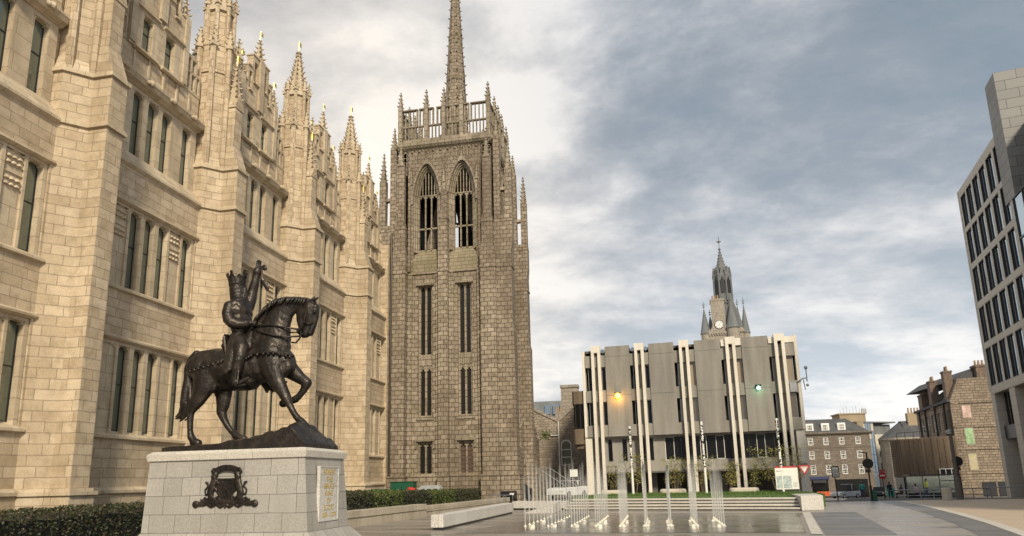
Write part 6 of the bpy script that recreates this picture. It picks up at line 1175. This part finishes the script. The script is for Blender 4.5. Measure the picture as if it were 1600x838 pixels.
# lawn terrace and its steps
A0, B0 = Vector((-4.35, 36.95)), Vector((6.78, 33.3)); sdv = (B0 - A0).normalized(); sq = Vector((-sdv.y, sdv.x))
stp = thing('garden_steps', 'four long pale granite steps up to the lawn behind the fountain', 'steps', (1.2, 35.2, 0))
for k in range(4):
    mb = MB(); a, b = A0 + sq * (.34 * k), B0 + sq * (.34 * k); c, d = B0 + sq * (.34 * k + .55), A0 + sq * (.34 * k + .55)
    mb.hexa([(p.x, p.y, .135 * k + .06) for p in (a, b, c, d)], [(p.x, p.y, .135 * (k + 1)) for p in (a, b, c, d)]); a2, b2 = a + sq * .05, b + sq * .05
    mb.build('tread', 'pedestal_cap', stp, bevel=.008); mb = MB(); mb.hexa([(p.x, p.y, .135 * k) for p in (a2, b2, c, d)], [(p.x, p.y, .135 * k + .06) for p in (a2, b2, c, d)]); mb.build('riser', 'dark_paving', stp)
LP = [A0 + sq * 1.9, B0 + sq * 1.9, Vector((8.6, 36.9)), Vector((9.3, 40.0)), Vector((8.9, 43)), Vector((7.5, 45.2)), Vector((-2.6, 46)), Vector((-4.2, 43)), Vector((-4.4, 40))]
cxl = sum((p for p in LP), Vector((0, 0))) / len(LP)
mb = MB(); ring0 = [(p.x, p.y, -.1) for p in LP]; ring1 = [(p.x, p.y, .50) for p in LP]; mb.hexa(ring0, ring1)
r2 = [(cxl.x + (p.x - cxl.x) * .8, cxl.y + (p.y - cxl.y) * .8, .62) for p in LP]
for k in range(len(LP)): q = (k + 1) % len(LP); mb.face([ring1[k], ring1[q], r2[q], r2[k]])
mb.face(r2); tag(mb.build('lawn', 'grass_blade'), kind='structure')
def inpoly(x, y):
    c = False
    for i in range(len(LP)):
        a, b = LP[i], LP[i - 1]
        if (a.y > y) != (b.y > y) and x < (b.x - a.x) * (y - a.y) / (b.y - a.y) + a.x: c = not c
    return c
mb = MB(); k = 0
while k < 16000:
    x, y = rnd.uniform(-4.4, 9.3), 34.5 + rnd.random() ** 1.6 * 11
    if not inpoly(x, y): continue
    k += 1; s = rnd.uniform(.05, .11); a = rnd.uniform(0, 6.28); u = Vector((math.cos(a), math.sin(a), 0)) * .014; p = Vector((x, y, .5 if True else 0)) + Vector((0, 0, .0)); fx = max(0, min(1, 1 - 0)); 
    dmin = min(abs((p.xy - LP[i]).dot((LP[(i + 1) % len(LP)] - LP[i]).orthogonal().normalized())) for i in range(len(LP))); p.z = .5 + min(.12, dmin * .1); mb.face([p - u, p + u, p + Vector((rnd.uniform(-.03, .03), rnd.uniform(-.03, .03), s))])
tag(mb.build('grass', 'grass_blade', recalc=False), 'short bright green grass growing on the raised lawn', 'grass', kind='stuff')
# planters with young trees
def planter(x, y, L, lb):
    t = thing('stone_planter', lb, 'planter', (x, y, .5), 'rounded stone planters on the lawn'); mb = MB(); n = 20
    prof = [(.96, .0), (1.0, .1), (1.0, .28), (.94, .36), (.82, .38)]; ring = lambda s, z: [(x + math.copysign(abs(math.cos(a)) ** .5, math.cos(a)) * L / 2 * s, y + math.copysign(abs(math.sin(a)) ** .6, math.sin(a)) * .42 * s, .5 + z) for a in [2 * math.pi * k / n for k in range(n)]]
    RR = [ring(*p) for p in prof]
    for a, b in zip(RR[:-1], RR[1:]):
        for k in range(n): q = (k + 1) % n; mb.face([a[k], a[q], b[q], b[k]])
    mb.face(RR[-1]); mb.build('rim', 'pale_render', t, smooth=True)
planter(-2.05, 44, 1.6, 'rounded stone planter on the lawn at the left, partly behind jets'); planter(1.55, 44, 1.6, 'rounded stone planter in the middle of the lawn'); planter(5.65, 43.4, 1.7, 'rounded stone planter on the right of the lawn below the fourth pair of fins')
def young_tree(x, y, h, lb, n=420, spread=.75, seed=1, lean=0):
    r = random.Random(seed); t = thing('young_tree', lb, 'tree', (x, y, .5), 'young trees on the lawn'); mb = MB(); tips = []
    for s in range(4):
        a = r.uniform(0, 6.28); pts = [Vector((x + .05 * math.cos(a), y + .05 * math.sin(a), .5))]; d = Vector((.16 * math.cos(a) + lean * .1, .16 * math.sin(a), 1))
        for k in range(6): pts.append(pts[-1] + d * (h / 6.5) + Vector((r.uniform(-.05, .05), r.uniform(-.05, .05), 0))); d += Vector((r.uniform(-.1, .1) + lean * .05, r.uniform(-.1, .1), 0))
        mb.tube(pts, [.035, .03, .026, .02, .015, .01, .006], 5)
        for k in range(2, 7):
            for q in range(3):
                a2 = r.uniform(0, 6.28); e = Vector((math.cos(a2), math.sin(a2), r.uniform(.2, .9))) * spread * r.uniform(.4, .9) * (1.1 - .08 * k); mb.tube([pts[k], pts[k] + e * .5 + Vector((0, 0, .04)), pts[k] + e], [.010, .007, .003], 4); tips += [pts[k] + e * f for f in (.4, .65, .85, 1)]
    mb.build('trunk', 'bark', t); mb = MB()
    for _ in range(n):
        p = r.choice(tips) + Vector((r.gauss(0, .1), r.gauss(0, .1), r.gauss(0, .09))); s = r.uniform(.05, .1); a = Vector((r.gauss(0, 1), r.gauss(0, 1), r.gauss(0, 1))).normalized(); b = a.orthogonal().normalized(); c = a.cross(b); mb.face([p - b * s * .5, p + c * s * .3, p + b * s * .5, p - c * s * .3])
    mb.build('crown', 'spring_leaf', t, recalc=False)
young_tree(-2.05, 44, 1.9, 'thin sparse young tree leftmost on the lawn by the first fins', 300, .5, 1); young_tree(-.75, 44.6, 2.5, 'leafy young tree behind the left white pole', 700, .7, 2); young_tree(1.7, 44, 2.2, 'bushy young tree in the middle planter', 800, .75, 3); young_tree(3.3, 44.2, 2.2, 'airy young tree behind the middle white pole', 600, .75, 4)
young_tree(4.9, 43.5, 1.8, 'small olive tree at the left end of the right planter', 600, .6, 5); young_tree(6.2, 43.6, 1.7, 'small olive tree at the right end of the right planter', 350, .5, 6); young_tree(7.5, 43.0, 2.5, 'large loose young tree behind the map sign', 1100, 1.0, 7, -1); young_tree(8.5, 42.6, 2.7, 'tall sparse young tree between the map sign and the corner column', 450, .6, 8)
for x, y, h, lb in ((-.82, 42, 4.65, 'white and black striped light pole left on the lawn, before the second fins'), (3.3, 41, 4.7, 'white and black striped light pole in the middle of the lawn'), (7.43, 41, 4.72, 'white and black striped light pole right on the lawn by the map sign')):
    t = thing('light_pole', lb, 'pole', (x, y, .5), 'striped light poles on the lawn'); mb = MB(); mb.lathe((x, y, 0), [(.075, .45), (.07, 2.1), (.07, h - .1), (.05, h)], 10); mb.build('shaft', 'white_paint', t)
    r = random.Random(int(x * 10)); mb = MB(); z = 2.1
    while z < h - .2: L = r.uniform(.03, .12); a = r.uniform(-.5, 2.5) - 1.57; [mb.wall(Frame((x, y, 0), (math.cos(b), math.sin(b), 0), (math.sin(b), -math.cos(b), 0)), [(-.03, z), (.03, z), (.03, z + L), (-.03, z + L * r.uniform(.3, 1))], .055, .078) for b in (a, a + .7, a + 2.4)]; z += r.uniform(.06, .18)
    mb.lathe((x, y, 0), [(.08, h * .74), (.08, h * .74 + .1)], 10); mb.build('markings', 'black', t)
# map sign, yield sign
MF = Frame((7.62, 41, 0), (1, 0.03, 0), (.03, -1, 0)); t = thing('map_sign', 'white panel sign with a town map and red top edge on the lawn', 'sign', (7.62, 41, .5))
mb = MB(); mb.box(MF, -.55, .65, .78, 1.95, -.05, .05); mb.build('panel', 'white_paint', t); mb = MB(); mb.box(MF, -.52, .62, .4, .78, -.04, .04); mb.build('base', 'dark_metal', t); mb = MB(); mb.wall(MF, [(-.57, 1.95), (.67, 1.95), (.55, 2.05), (-.50, 2.03)], -.06, .06); mb.build('red_cap', 'red_paint', t)
mb = MB(); mb.box(MF, -.5, .28, .84, 1.52, .05, .06); mp_ = mb.build('map', 'map_blue', t); r = random.Random(5); mb = MB()
for i in range(16): a = r.uniform(-.48, .2); b = r.uniform(.86, 1.45); mb.box(MF, a, a + r.uniform(.03, .2), b, b + .012, .06, .063) if i % 2 else mb.box(MF, a, a + .012, b, min(1.5, b + r.uniform(.05, .3)), .063, .066)
[mb.box(MF, .34, .58, .9 + .05 * i, .915 + .05 * i, .05, .055) for i in range(6)]; mb.build('streets', 'grey_metal', mp_); letters('lettering', 'Aberdeen', MF, -.5, 1.78, .052, .10, 'dark_metal', t, .002, 'LEFT')
def disc(F, r, w0, w1, mb, n=20, u=0, v=0): mb.wall(F, [(u + r * math.cos(2 * math.pi * k / n), v + r * math.sin(2 * math.pi * k / n)) for k in range(n)], w0, w1)
YF = Frame((8.68, 41.2, 1.82), (1, 0, 0), (0, -1, 0)); t = thing('give_way_sign', 'white inverted triangle give way sign with red border on a grey pole', 'sign', (8.68, 41.2, .3))
mb = MB(); mb.tube([(8.68, 41.25, .2), (8.68, 41.25, 2.2)], .035, 8); mb.build('pole', 'grey_metal', t); mb = MB(); mb.wall(YF, [(-.33, .25), (.33, .25), (0, -.32)], -.01, .01); mb.build('plate', 'red_paint', t); mb = MB(); mb.wall(YF, [(-.2, .17), (.2, .17), (0, -.17)], .01, .015); mb.build('plate_centre', 'white_paint', t); mb = MB(); mb.box(YF, -.18, .2, .27, .36, -.02, .02); mb.build('lamp_hood', 'dark_metal', t)
letters('lettering', 'GIVE WAY', YF, 0, .11, .018, .07, 'black', t, .001)

# ---------------------------------------------------------------- fountain jets
jr = random.Random(3); r0 = Vector((2.38, 23.73)); du = Vector((-.836, .109)); protos = []; JL = 'thin pale jet of water rising from a small lamp in the flooded paving'
for h in (1.75, 1.95, 2.15, 2.3):
    mb = MB(); pr = [(0.0, .018), (.1, .014), (.5, .018), (1.0, .026), (1.5, .036)]; k = h / 1.75
    mb.tube([(jr.uniform(-.004, .004), 0, z * k) for z, _ in pr] + [(0.01, 0, h)], [r for _, r in pr] + [.03], 7); mb.tube([(0, 0, .02), (0, 0, h * .5), (.01, 0, h * 1.04)], [.024, .040, .062], 8); mb.lathe((0, 0, 0), [(.10, .004), (.06, .012), (.03, .04), (.02, .09)], 10)
    o = mb.build('water_jet', 'jet_water', smooth=True); m = MB(); m.lathe((0, 0, 0), [(.035, .018), (.035, .028), (.01, .03)], 10); l = m.build('lamp', 'jet_lamp', o); protos.append(o); tag(o, JL, 'water jet', 'fountain jets')
for i in range(9):
    for j in range(8):
        if i in (0, 1, 2, 3) and j > 5: continue
        p = r0 + du * i + Vector((.012, .86)) * j; q = (i * 3 + j * 5 + (i * j) % 3) % 4; src = protos[q]
        if not src.get('used'): o = src; src['used'] = 1
        else: o = src.copy(); COL.objects.link(o); l = src.children[0].copy(); COL.objects.link(l); l.parent = o
        o.location = (p.x, p.y, .014); o.rotation_euler = (0, 0, jr.uniform(0, 6))
for i in range(9):
    for j in (1, 4):
        p = r0 + du * i + Vector((.012, .86)) * (j + .5); l = bpy.data.lights.new('fountain_light', 'POINT'); l.energy = 0.8; l.color = (1, .86, .62); l.shadow_soft_size = .12; o = bpy.data.objects.new('fountain_light', l); COL.objects.link(o); o.location = (p.x, p.y, .10)
for o in protos:
    if 'used' in o: del o['used']
for o in COL.objects:
    if o.name.startswith('water_jet') and 'used' in o: del o['used']

# ---------------------------------------------------------------- yard things in front of the church
t = thing('utility_cabinet', 'dark green metal cabinet standing behind the hedge before the church', 'cabinet', (-16.7, 46, 0)); mb = MB(); mb.box(WF, -17.5, -15.85, 0, 1.68, -46.8, -46); mb.build('body', 'green_paint', t, bevel=.02); mb = MB(); mb.box(WF, -16.69, -16.67, .1, 1.6, -46, -45.985); mb.box(WF, -16.62, -16.58, .9, 1.15, -46, -45.96); mb.build('door_seam', 'black', t); mb = MB(); mb.box(WF, -17.55, -15.8, 1.68, 1.72, -46.85, -45.95); mb.build('lid', 'green_paint', t)
t = thing('low_bin', 'long low dark green bin beside the green cabinet', 'bin', (-17.9, 44, 0)); mb = MB(); mb.hexa([(-18.5, 43.6, 0), (-17.1, 43.6, 0), (-17.1, 44.4, 0), (-18.5, 44.4, 0)], [(-18.55, 43.5, 1.25), (-17.0, 43.5, 1.25), (-17.0, 44.5, 1.25), (-18.55, 44.5, 1.25)]); mb.build('body', 'green_paint', t, bevel=.02)
t = thing('ventilation_box', 'light grey plastic box with vent slots beside the green cabinet', 'box', (-14.1, 44, 0)); mb = MB(); mb.wall(WF, [(-14.85, .2), (-13.35, .2), (-13.35, 1.25), (-13.5, 1.42), (-14.6, 1.42), (-14.85, 1.2)], -44.8, -44); mb.build('shell', 'grey_plastic', t, bevel=.03); mb = MB(); [mb.box(WF, -14.2 + .42 * i, -13.95 + .42 * i, .75 + .18 * j, .84 + .18 * j, -44, -43.99) for i in range(2) for j in range(3)]; mb.build('vent', 'black', t)
tag(MB().build('x', 'black') if False else blob('red_cloth_bag', [[(-15.4, 44, 1.2, .16, 1), (-15.1, 44, 1.18, .13, 1)]], (0, 0, 0), .03, 'red_paint'), 'small red bundle between the green cabinet and the grey box', 'bag')
t = thing('stair_rail', 'pair of pale diagonal handrails beside the church porch', 'handrail', (-6, 42, 0)); mb = MB()
for dx, dy in ((0, 0), (.62, 1.0)): mb.tube([(-7.1 + dx, 44 + dy, 2.35), (-6.75 + dx, 44 + dy, 2.33), (-4.95 + dx, 43.4 + dy, 1.15), (-4.9 + dx, 43.4 + dy, 0)], .022, 6); mb.tube([(-6.75 + dx, 44 + dy, 2.33), (-6.75 + dx, 44 + dy, 0)], .02, 6)
mb.build('rail', 'grey_metal', t)

def car(name, lb, x, y, rz, paint, L=4.2, z=0.0, hh=1.45):
    t = thing(name, lb, 'car', (x, y, z)); c, s = math.cos(rz), math.sin(rz); F = Frame((x, y, z), (c, s, 0), (s, -c, 0)); W = .86
    body = [(-L / 2, .35), (-L / 2 + .05, .78), (-L / 2 + .3, .88), (-L * .2, .95), (-L * .05, hh - .02), (L * .24, hh), (L * .42, 1.0), (L / 2 - .02, .92), (L / 2, .4), (L / 2 - .3, .25), (-L / 2 + .3, .25)]
    mb = MB(); mb.wall(F, [(u, v) for u, v in body[:4]] + [(L * .42, 1.0)] + body[7:], -W, W); mb.build('body', paint, t, bevel=.06)
    mb = MB(); mb.hexa([F(-L * .2, .95, -W + .05), F(L * .42, .98, -W + .05), F(L * .42, .98, W - .05), F(-L * .2, .95, W - .05)], [F(-L * .04, hh, -W + .22), F(L * .25, hh, -W + .22), F(L * .25, hh, W - .22), F(-L * .04, hh, W - .22)]); g = mb.build('cabin_glass', 'glass_dark', t); mb = MB(); mb.box(F, -L * .04, L * .25, hh - .01, hh + .03, -W + .22, W - .22); mb.box(F, L * .1, L * .13, .95, hh, W - .25, W - .1); mb.build('roof', paint, t)
    for u in (-L * .31, L * .31):
        for w in (-W + .08, W - .08):
            n = 14; P = [(u + .32 * math.cos(2 * math.pi * k / n), .32 + .32 * math.sin(2 * math.pi * k / n)) for k in range(n)]; mb = MB(); mb.wall(F, P, w - .1, w + .1); o = mb.build('wheel', 'rubber', t); mb = MB(); q = math.copysign(.105, w); mb.wall(F, [(u + (a - u) * .6, .32 + (b - .32) * .6) for a, b in P], w + q - .01, w + q + .01); mb.build('rim', 'grey_metal', o)
    mb = MB(); mb.box(F, -L / 2 - .01, -L / 2 + .08, .6, .74, -W + .05, -W + .35); mb.build('headlight', 'white_paint', t); mb = MB(); mb.box(F, -L / 2 - .01, -L / 2 + .08, .6, .74, W - .35, W - .05); mb.build('headlight', 'white_paint', t); mb = MB(); mb.box(F, L / 2 - .08, L / 2 + .01, .65, .8, -W + .05, -W + .3); mb.box(F, L / 2 - .08, L / 2 + .01, .65, .8, W - .3, W - .05); mb.build('tail_light', 'red_paint', t)
car('parked_car', 'dark car parked by the church wall behind the long bench', -9.7, 50.6, R(80), 'car_paint_dark', 4.1, 0.0, 1.3)
car('parked_car', 'white car partly hidden behind the fountain jets and lawn', -6.6, 59.0, R(65), 'car_paint_white', 4.0, 0.0)
car('parked_car', 'silver rounded van parked before the terrace shops', 27.5, 106, R(35), 'grey_plastic', 4.2, -2.0, 1.9)
car('parked_car', 'small dark car in front of the terrace right of the silver van', 32.5, 108, R(70), 'car_paint_dark', 4.1, -2.05)
mb = MB(); br_ = random.Random(9)
for _ in range(260):
    p = Vector((-9.2 + br_.gauss(0, .28), 64.8 + br_.gauss(0, .3), 5.75 + br_.gauss(0, .24))); s = br_.uniform(.1, .22); n_ = Vector((br_.gauss(0, 1), br_.gauss(0, 1), br_.gauss(0, 1))).normalized(); q = n_.orthogonal().normalized(); w_ = n_.cross(q); mb.face([p - q * s * .5, p + w_ * s * .3, p + q * s * .5, p - w_ * s * .3])
mb.tube([(-9.9, 64.0, 5.0), (-9.5, 64.5, 5.4), (-9.2, 64.8, 5.8)], [.04, .03, .01], 5)
tag(mb.build('shrub', 'hedge_leaf_light', recalc=False), 'green bush sprouting from the masonry above the church porch', 'bush')

# ---------------------------------------------------------------- street furniture on the right
def post_sign(x, y, lb, hd, H_, k):
    z = gz(x, y); t = thing('traffic_sign', lb, 'sign', (x, y, z)); mb = MB(); mb.tube([(x, y, z), (x, y, z + .9)], .075, 8); mb.tube([(x, y, z + .9), (x, y, z + H_)], .045, 8); mb.build('post', 'black', t); mb = MB(); F = Frame((x, y - .06, z + hd), (1, 0, 0), (0, -1, 0)); disc(F, .3, -.03, .03, mb, 24); mb.build('disc', 'black', t)
    mb = MB(); mb.box(F, -.16, .1, -.52, -.32, -.1, .05); mb.build('lamp_box', 'dark_metal', t)
    if k: mb = MB(); mb.tube([(x, y, z + H_), (x - .35, y, z + H_ + .02)], .03, 6); mb.build('arm', 'black', t); mb = MB(); mb.box(Frame((x + .14, y, z), (1, 0, 0), (0, -1, 0)), -.1, .14, 0, .6, -.1, .1); mb.build('cabinet', 'green_paint', t)
post_sign(13.1, 45, 'black round traffic sign on a post at the corner of the pale paving', 2.2, 2.85, 1); post_sign(18.5, 46.3, 'black round traffic sign seen from behind next to the street lamp', 2.25, 2.3, 0)
t = thing('loading_sign', 'black framed sign with a crossed square pattern on a thin post', 'sign', (11.62, 46.8, 0)); mb = MB(); mb.tube([(11.66, 46.8, gz(11.66, 46.8)), (11.62, 46.8, 1.4)], .035, 6); mb.build('post', 'black', t); F = Frame((11.67, 46.75, 1.67), (1, 0, 0), (0, -1, 0)); mb = MB(); mb.box(F, -.22, .22, -.34, .35, -.03, .03); p = mb.build('frame', 'black', t); mb = MB(); mb.box(F, -.17, .17, -.29, .28, .03, .036); q = mb.build('face', 'white_paint', p)
mb = MB()
for i in range(3):
    for j in range(2): cx_, cy_ = -.1 + .1 * i, -.05 + .14 * j; mb.wall(F, [(cx_ - .05, cy_ - .06), (cx_ - .03, cy_ - .06), (cx_ + .05, cy_ + .06), (cx_ + .03, cy_ + .06)], .036, .04); mb.wall(F, [(cx_ + .03, cy_ - .06), (cx_ + .05, cy_ - .06), (cx_ - .03, cy_ + .06), (cx_ - .05, cy_ + .06)], .04, .044)
mb.box(F, -.14, .14, -.25, -.22, .036, .04); mb.box(F, -.14, .1, -.18, -.15, .036, .04); mb.build('pattern', 'black', p)
z = gz(17.2, 56); t = thing('no_entry_sign', 'round red no entry sign with a white bar on a thin grey post', 'sign', (17.2, 56, z)); mb = MB(); mb.tube([(17.2, 56, z), (17.2, 56, z + 2.1)], .035, 6); mb.build('post', 'dark_metal', t); F = Frame((17.2, 55.93, z + 1.75), (1, 0, 0), (0, -1, 0)); mb = MB(); disc(F, .27, -.01, .02, mb); mb.box(F, -.2, .2, .3, .42, -.01, .02); mb.build('plate', 'red_paint', t); mb = MB(); mb.box(F, -.17, .17, -.05, .05, .02, .03); mb.build('bar', 'white_paint', t)
t = thing('street_lamp', 'grey street lamp post with a small round head standing on the pale paving', 'lamp', (17.25, 43.5, 0)); mb = MB(); mb.lathe((17.25, 43.5, -.06), [(.17, 0), (.17, 1.15), (.11, 1.3), (.09, 3.6), (.08, 3.75)], 14); mb.build('pole', 'concrete_dark', t, smooth=False); mb = MB(); mb.lathe((17.2, 43.5, 3.68), [(.05, 0), (.17, .04), (.17, .16), (.06, .2)], 14); o = mb.build('lamp_head', 'grey_metal', t); mb = MB(); mb.lathe((17.2, 43.5, 3.66), [(.12, 0), (.12, .04)], 12); mb.build('diffuser', 'white_paint', o)
t = thing('litter_bin', 'short round grey concrete bin on the pale paving beside the lamp post', 'bin', (16.05, 42, 0)); mb = MB(); mb.lathe((16.05, 42, 0), [(.24, 0), (.25, .62), (.23, .66), (.19, .66), (.18, .5)], 18); mb.build('drum', 'pale_render', t)
t = thing('guard_rail', 'low galvanised pedestrian guard rail along the kerb behind the lamp post', 'railing', (18.6, 47.4, -.3)); mb = MB(); mb.tube([(15.2, 47.5, -.1 + .55), (20.3, 47.2, .48)], .035, 6); mb.tube([(15.2, 47.5, .1), (20.3, 47.2, .1)], .03, 6)
for i in range(8): x = 15.2 + .72 * i; mb.tube([(x, 47.5 - .04 * i, -.4), (x, 47.5 - .04 * i, .46)], .03, 6)
mb.tube([(20.3, 47.2, .48), (20.45, 47.2, .4), (20.5, 47.2, -.4)], .035, 6); mb.build('rail', 'grey_metal', t)
t = thing('ramp_rail', 'metal handrails of the entrance ramp under the office block', 'railing', (22, 48, 0)); mb = MB(); mb.tube([(20.6, 48, -.4), (20.6, 48, .5), (22.6, 47.6, .5), (22.6, 47.6, -.4)], .03, 6); mb.tube([(22.5, 47.2, .45), (23.9, 46.4, 1.0), (25.6, 46, 1.0)], .035, 6); mb.tube([(23.2, 44.6, -.1), (23.2, 44.6, .75), (23.6, 44.4, .9), (25.5, 43.8, .9)], .03, 6); mb.build('rail', 'grey_metal', t)
t = thing('bus_shelter', 'glass and steel shelter in front of the boarded block', 'shelter', (27.2, 73.4, -1)); mb = MB(); F = Frame((27.2, 73.3, gz(27, 73)), (1, 0, 0), (0, -1, 0)); mb.box(F, -2.4, 2.2, 2.1, 2.2, -1.2, .2); [mb.box(F, u, u + .06, 0, 2.1, -1.1, -1.04) for u in (-2.3, -.8, .7, 2.05)]; o = mb.build('frame', 'dark_metal', t); mb = MB(); mb.box(F, -2.2, 2.0, .4, 2.0, -1.08, -1.06); mb.build('pane', 'glass_green', o)

def person(lb, x, y, z, top, legs, rz=0, sit=False, h=1.72, walk=.16):
    t = thing('person', lb, 'person', (x, y, z)); s = h / 1.72; c, sn = math.cos(rz), math.sin(rz)
    def rot(L): return [[((a * c - b * sn) * s, (a * sn + b * c) * s, d * s, r * s, 1) for a, b, d, r in ch] for ch in L]
    hz_ = .45 if sit else .9
    for w in (0,):
        body = [[(0, 0, hz_ + .02, .14), (0, 0, hz_ + .25, .13), (0, 0, hz_ + .48, .16)], [(0, -.17, hz_ + .5, .07), (0, .17, hz_ + .5, .07)], [(0, 0, hz_ + .5, .06), (0, 0, hz_ + .62, .055)], [(.01, 0, hz_ + .72, .095), (.01, 0, hz_ + .78, .095)]]
        for q in (-1, 1):
            body += [[(0, q * .2, hz_ + .48, .055), (-.04 + q * .05, q * .25, hz_ + .22, .045), (.10 + q * .05, q * .22, hz_ + .02, .038), (.14, q * .2, hz_ - .06, .035)]]
            if sit: body += [[(0, q * .1, .45, .09), (.42, q * .12, .47, .07), (.44, q * .12, .25, .055), (.44, q * .12, .06, .045), (.54, q * .12, .04, .04)]]
            else: body += [[(0, q * .09, .9, .095), (q * walk * .6 + .03, q * .1, .48, .07), (q * walk, q * .1, .08, .045), (q * walk + .12, q * .1, .04, .04)]]
    b = blob('body', rot(body), (x, y, z), .022, legs, t, 2)
    tp = [[(0, 0, hz_ + .08, .155), (0, 0, hz_ + .25, .15), (0, 0, hz_ + .46, .175)], [(0, -.18, hz_ + .49, .08), (0, .18, hz_ + .49, .08)]] + [[(0, q * .2, hz_ + .48, .068), (-.04 + q * .05, q * .25, hz_ + .22, .06), (.08 + q * .05, q * .22, hz_ + .05, .052)] for q in (-1, 1)]
    blob('jacket', rot(tp), (x, y, z), .022, top, t, 2)
    blob('face', rot([[(.035, 0, hz_ + .71, .085), (.035, 0, hz_ + .78, .085)], [(.12, 0, hz_ + .735, .02), (.125, 0, hz_ + .73, .018)]]), (x, y, z), .014, 'skin', t, 1); blob('hair', rot([[(-.02, 0, hz_ + .80, .10), (-.03, 0, hz_ + .75, .095)]]), (x, y, z), .02, 'bark', t, 1)
    for q in (-1, 1): blob('hand', rot([[(.14, q * .2, hz_ - .04, .035), (.15, q * .2, hz_ - .12, .028)]]), (x, y, z), .014, 'skin', t, 1)
person('person in a yellow-green and pink top bending by the tables of the boarded block', 25.3, 70.5, gz(25.3, 70.5), 'yellow_cloth', 'jeans', R(180)); person('person in a pink top seated near the boarded block', 24.5, 70.8, gz(24.5, 70.8), 'pink_cloth', 'jeans', R(0), True); person('person in dark clothes seated at the cafe tables', 23.3, 71.0, gz(23.3, 71), 'dark_cloth', 'dark_cloth', R(180), True); person('person in dark clothes walking before the terrace', 26.4, 84, gz(26.4, 84), 'dark_cloth', 'dark_cloth', R(90)); person('person in teal walking beside the no entry sign', 21.9, 78, gz(21.9, 78), 'teal', 'jeans', R(90)); person('person in an orange jacket by the shopfront', 23.8, 120, gz(23.8, 120), 'orange_cloth', 'jeans', 0)
for i, (x, y, lb) in enumerate(((22.6, 71.3, 'dark cafe table nearest the boarded block corner'), (23.95, 71.6, 'dark cafe table beside the person in pink'))):
    z = gz(x, y); t = thing('cafe_table', lb, 'table', (x, y, z), 'cafe tables outside the boarded block'); mb = MB(); mb.lathe((x, y, z + .7), [(.38, 0), (.38, .04)], 14); mb.build('table_top', 'dark_metal', t); mb = MB(); mb.tube([(x, y, z + .03), (x, y, z + .7)], .03, 6); mb.lathe((x, y, z), [(.22, 0), (.2, .03)], 12); mb.build('stem', 'black', t)
t = thing('produce_stand', 'red and orange display crates outside the corner shop', 'stand', (30, 128, -3)); mb = MB(); [mb.box(Frame((28.7, 127.5, -2.7), (1, 0, 0), (0, -1, 0)), .55 * i, .55 * i + .48, .4 + .25 * j, .62 + .25 * j, -.3 - .3 * j, .1 - .3 * j) for i in range(4) for j in range(3)]; mb.build('crate', 'orange_cloth', t); mb = MB(); mb.box(Frame((28.7, 127.5, -2.7), (1, 0, 0), (0, -1, 0)), -.1, 2.3, 0, .4, -.9, .1); mb.build('trestle', 'dark_metal', t)
t = thing('recycling_bin', 'teal wheeled bin standing near the no entry sign', 'bin', (31.5, 100, -1.8)); z = gz(31.5, 100); BX, BY = 31.5 - 19.9, 34; mb = MB(); mb.hexa([(19.55 + BX, 65.7 + BY, z + .1), (20.25 + BX, 65.7 + BY, z + .1), (20.25 + BX, 66.3 + BY, z + .1), (19.55 + BX, 66.3 + BY, z + .1)], [(19.45 + BX, 65.6 + BY, z + 1.1), (20.35 + BX, 65.6 + BY, z + 1.1), (20.35 + BX, 66.4 + BY, z + 1.1), (19.45 + BX, 66.4 + BY, z + 1.1)]); mb.build('body', 'teal', t); mb = MB(); mb.hexa([(19.42 + BX, 65.55 + BY, z + 1.1), (20.38 + BX, 65.55 + BY, z + 1.1), (20.38 + BX, 66.45 + BY, z + 1.1), (19.42 + BX, 66.45 + BY, z + 1.1)], [(19.5 + BX, 65.7 + BY, z + 1.22), (20.3 + BX, 65.7 + BY, z + 1.22), (20.3 + BX, 66.4 + BY, z + 1.26), (19.5 + BX, 66.4 + BY, z + 1.26)]); mb.build('lid', 'teal', t); mb = MB(); [mb.lathe((x + BX, 65.8 + BY, z), [(.06, 0), (.06, .1)], 8) for x in (19.65, 20.15)]; mb.build('wheels', 'rubber', t)
z = gz(-5.9, 60); t = thing('information_sign', 'small white rectangular sign on a post before the twin-gabled stone building', 'sign', (-6.1, 60, z)); mb = MB(); mb.tube([(-6.1, 60, 0), (-6.1, 60, 2.4)], .03, 6); mb.build('post', 'grey_metal', t); mb = MB(); F = Frame((-6.1, 59.9, 2.1), (1, 0, 0), (0, -1, 0)); mb.box(F, -.35, .3, -.3, .3, -.01, .02); mb.build('plate', 'white_paint', t); mb = MB(); [mb.box(F, -.28, .2, -.2 + .13 * i, -.16 + .13 * i, .02, .025) for i in range(4)]; mb.build('lettering', 'map_blue', t)
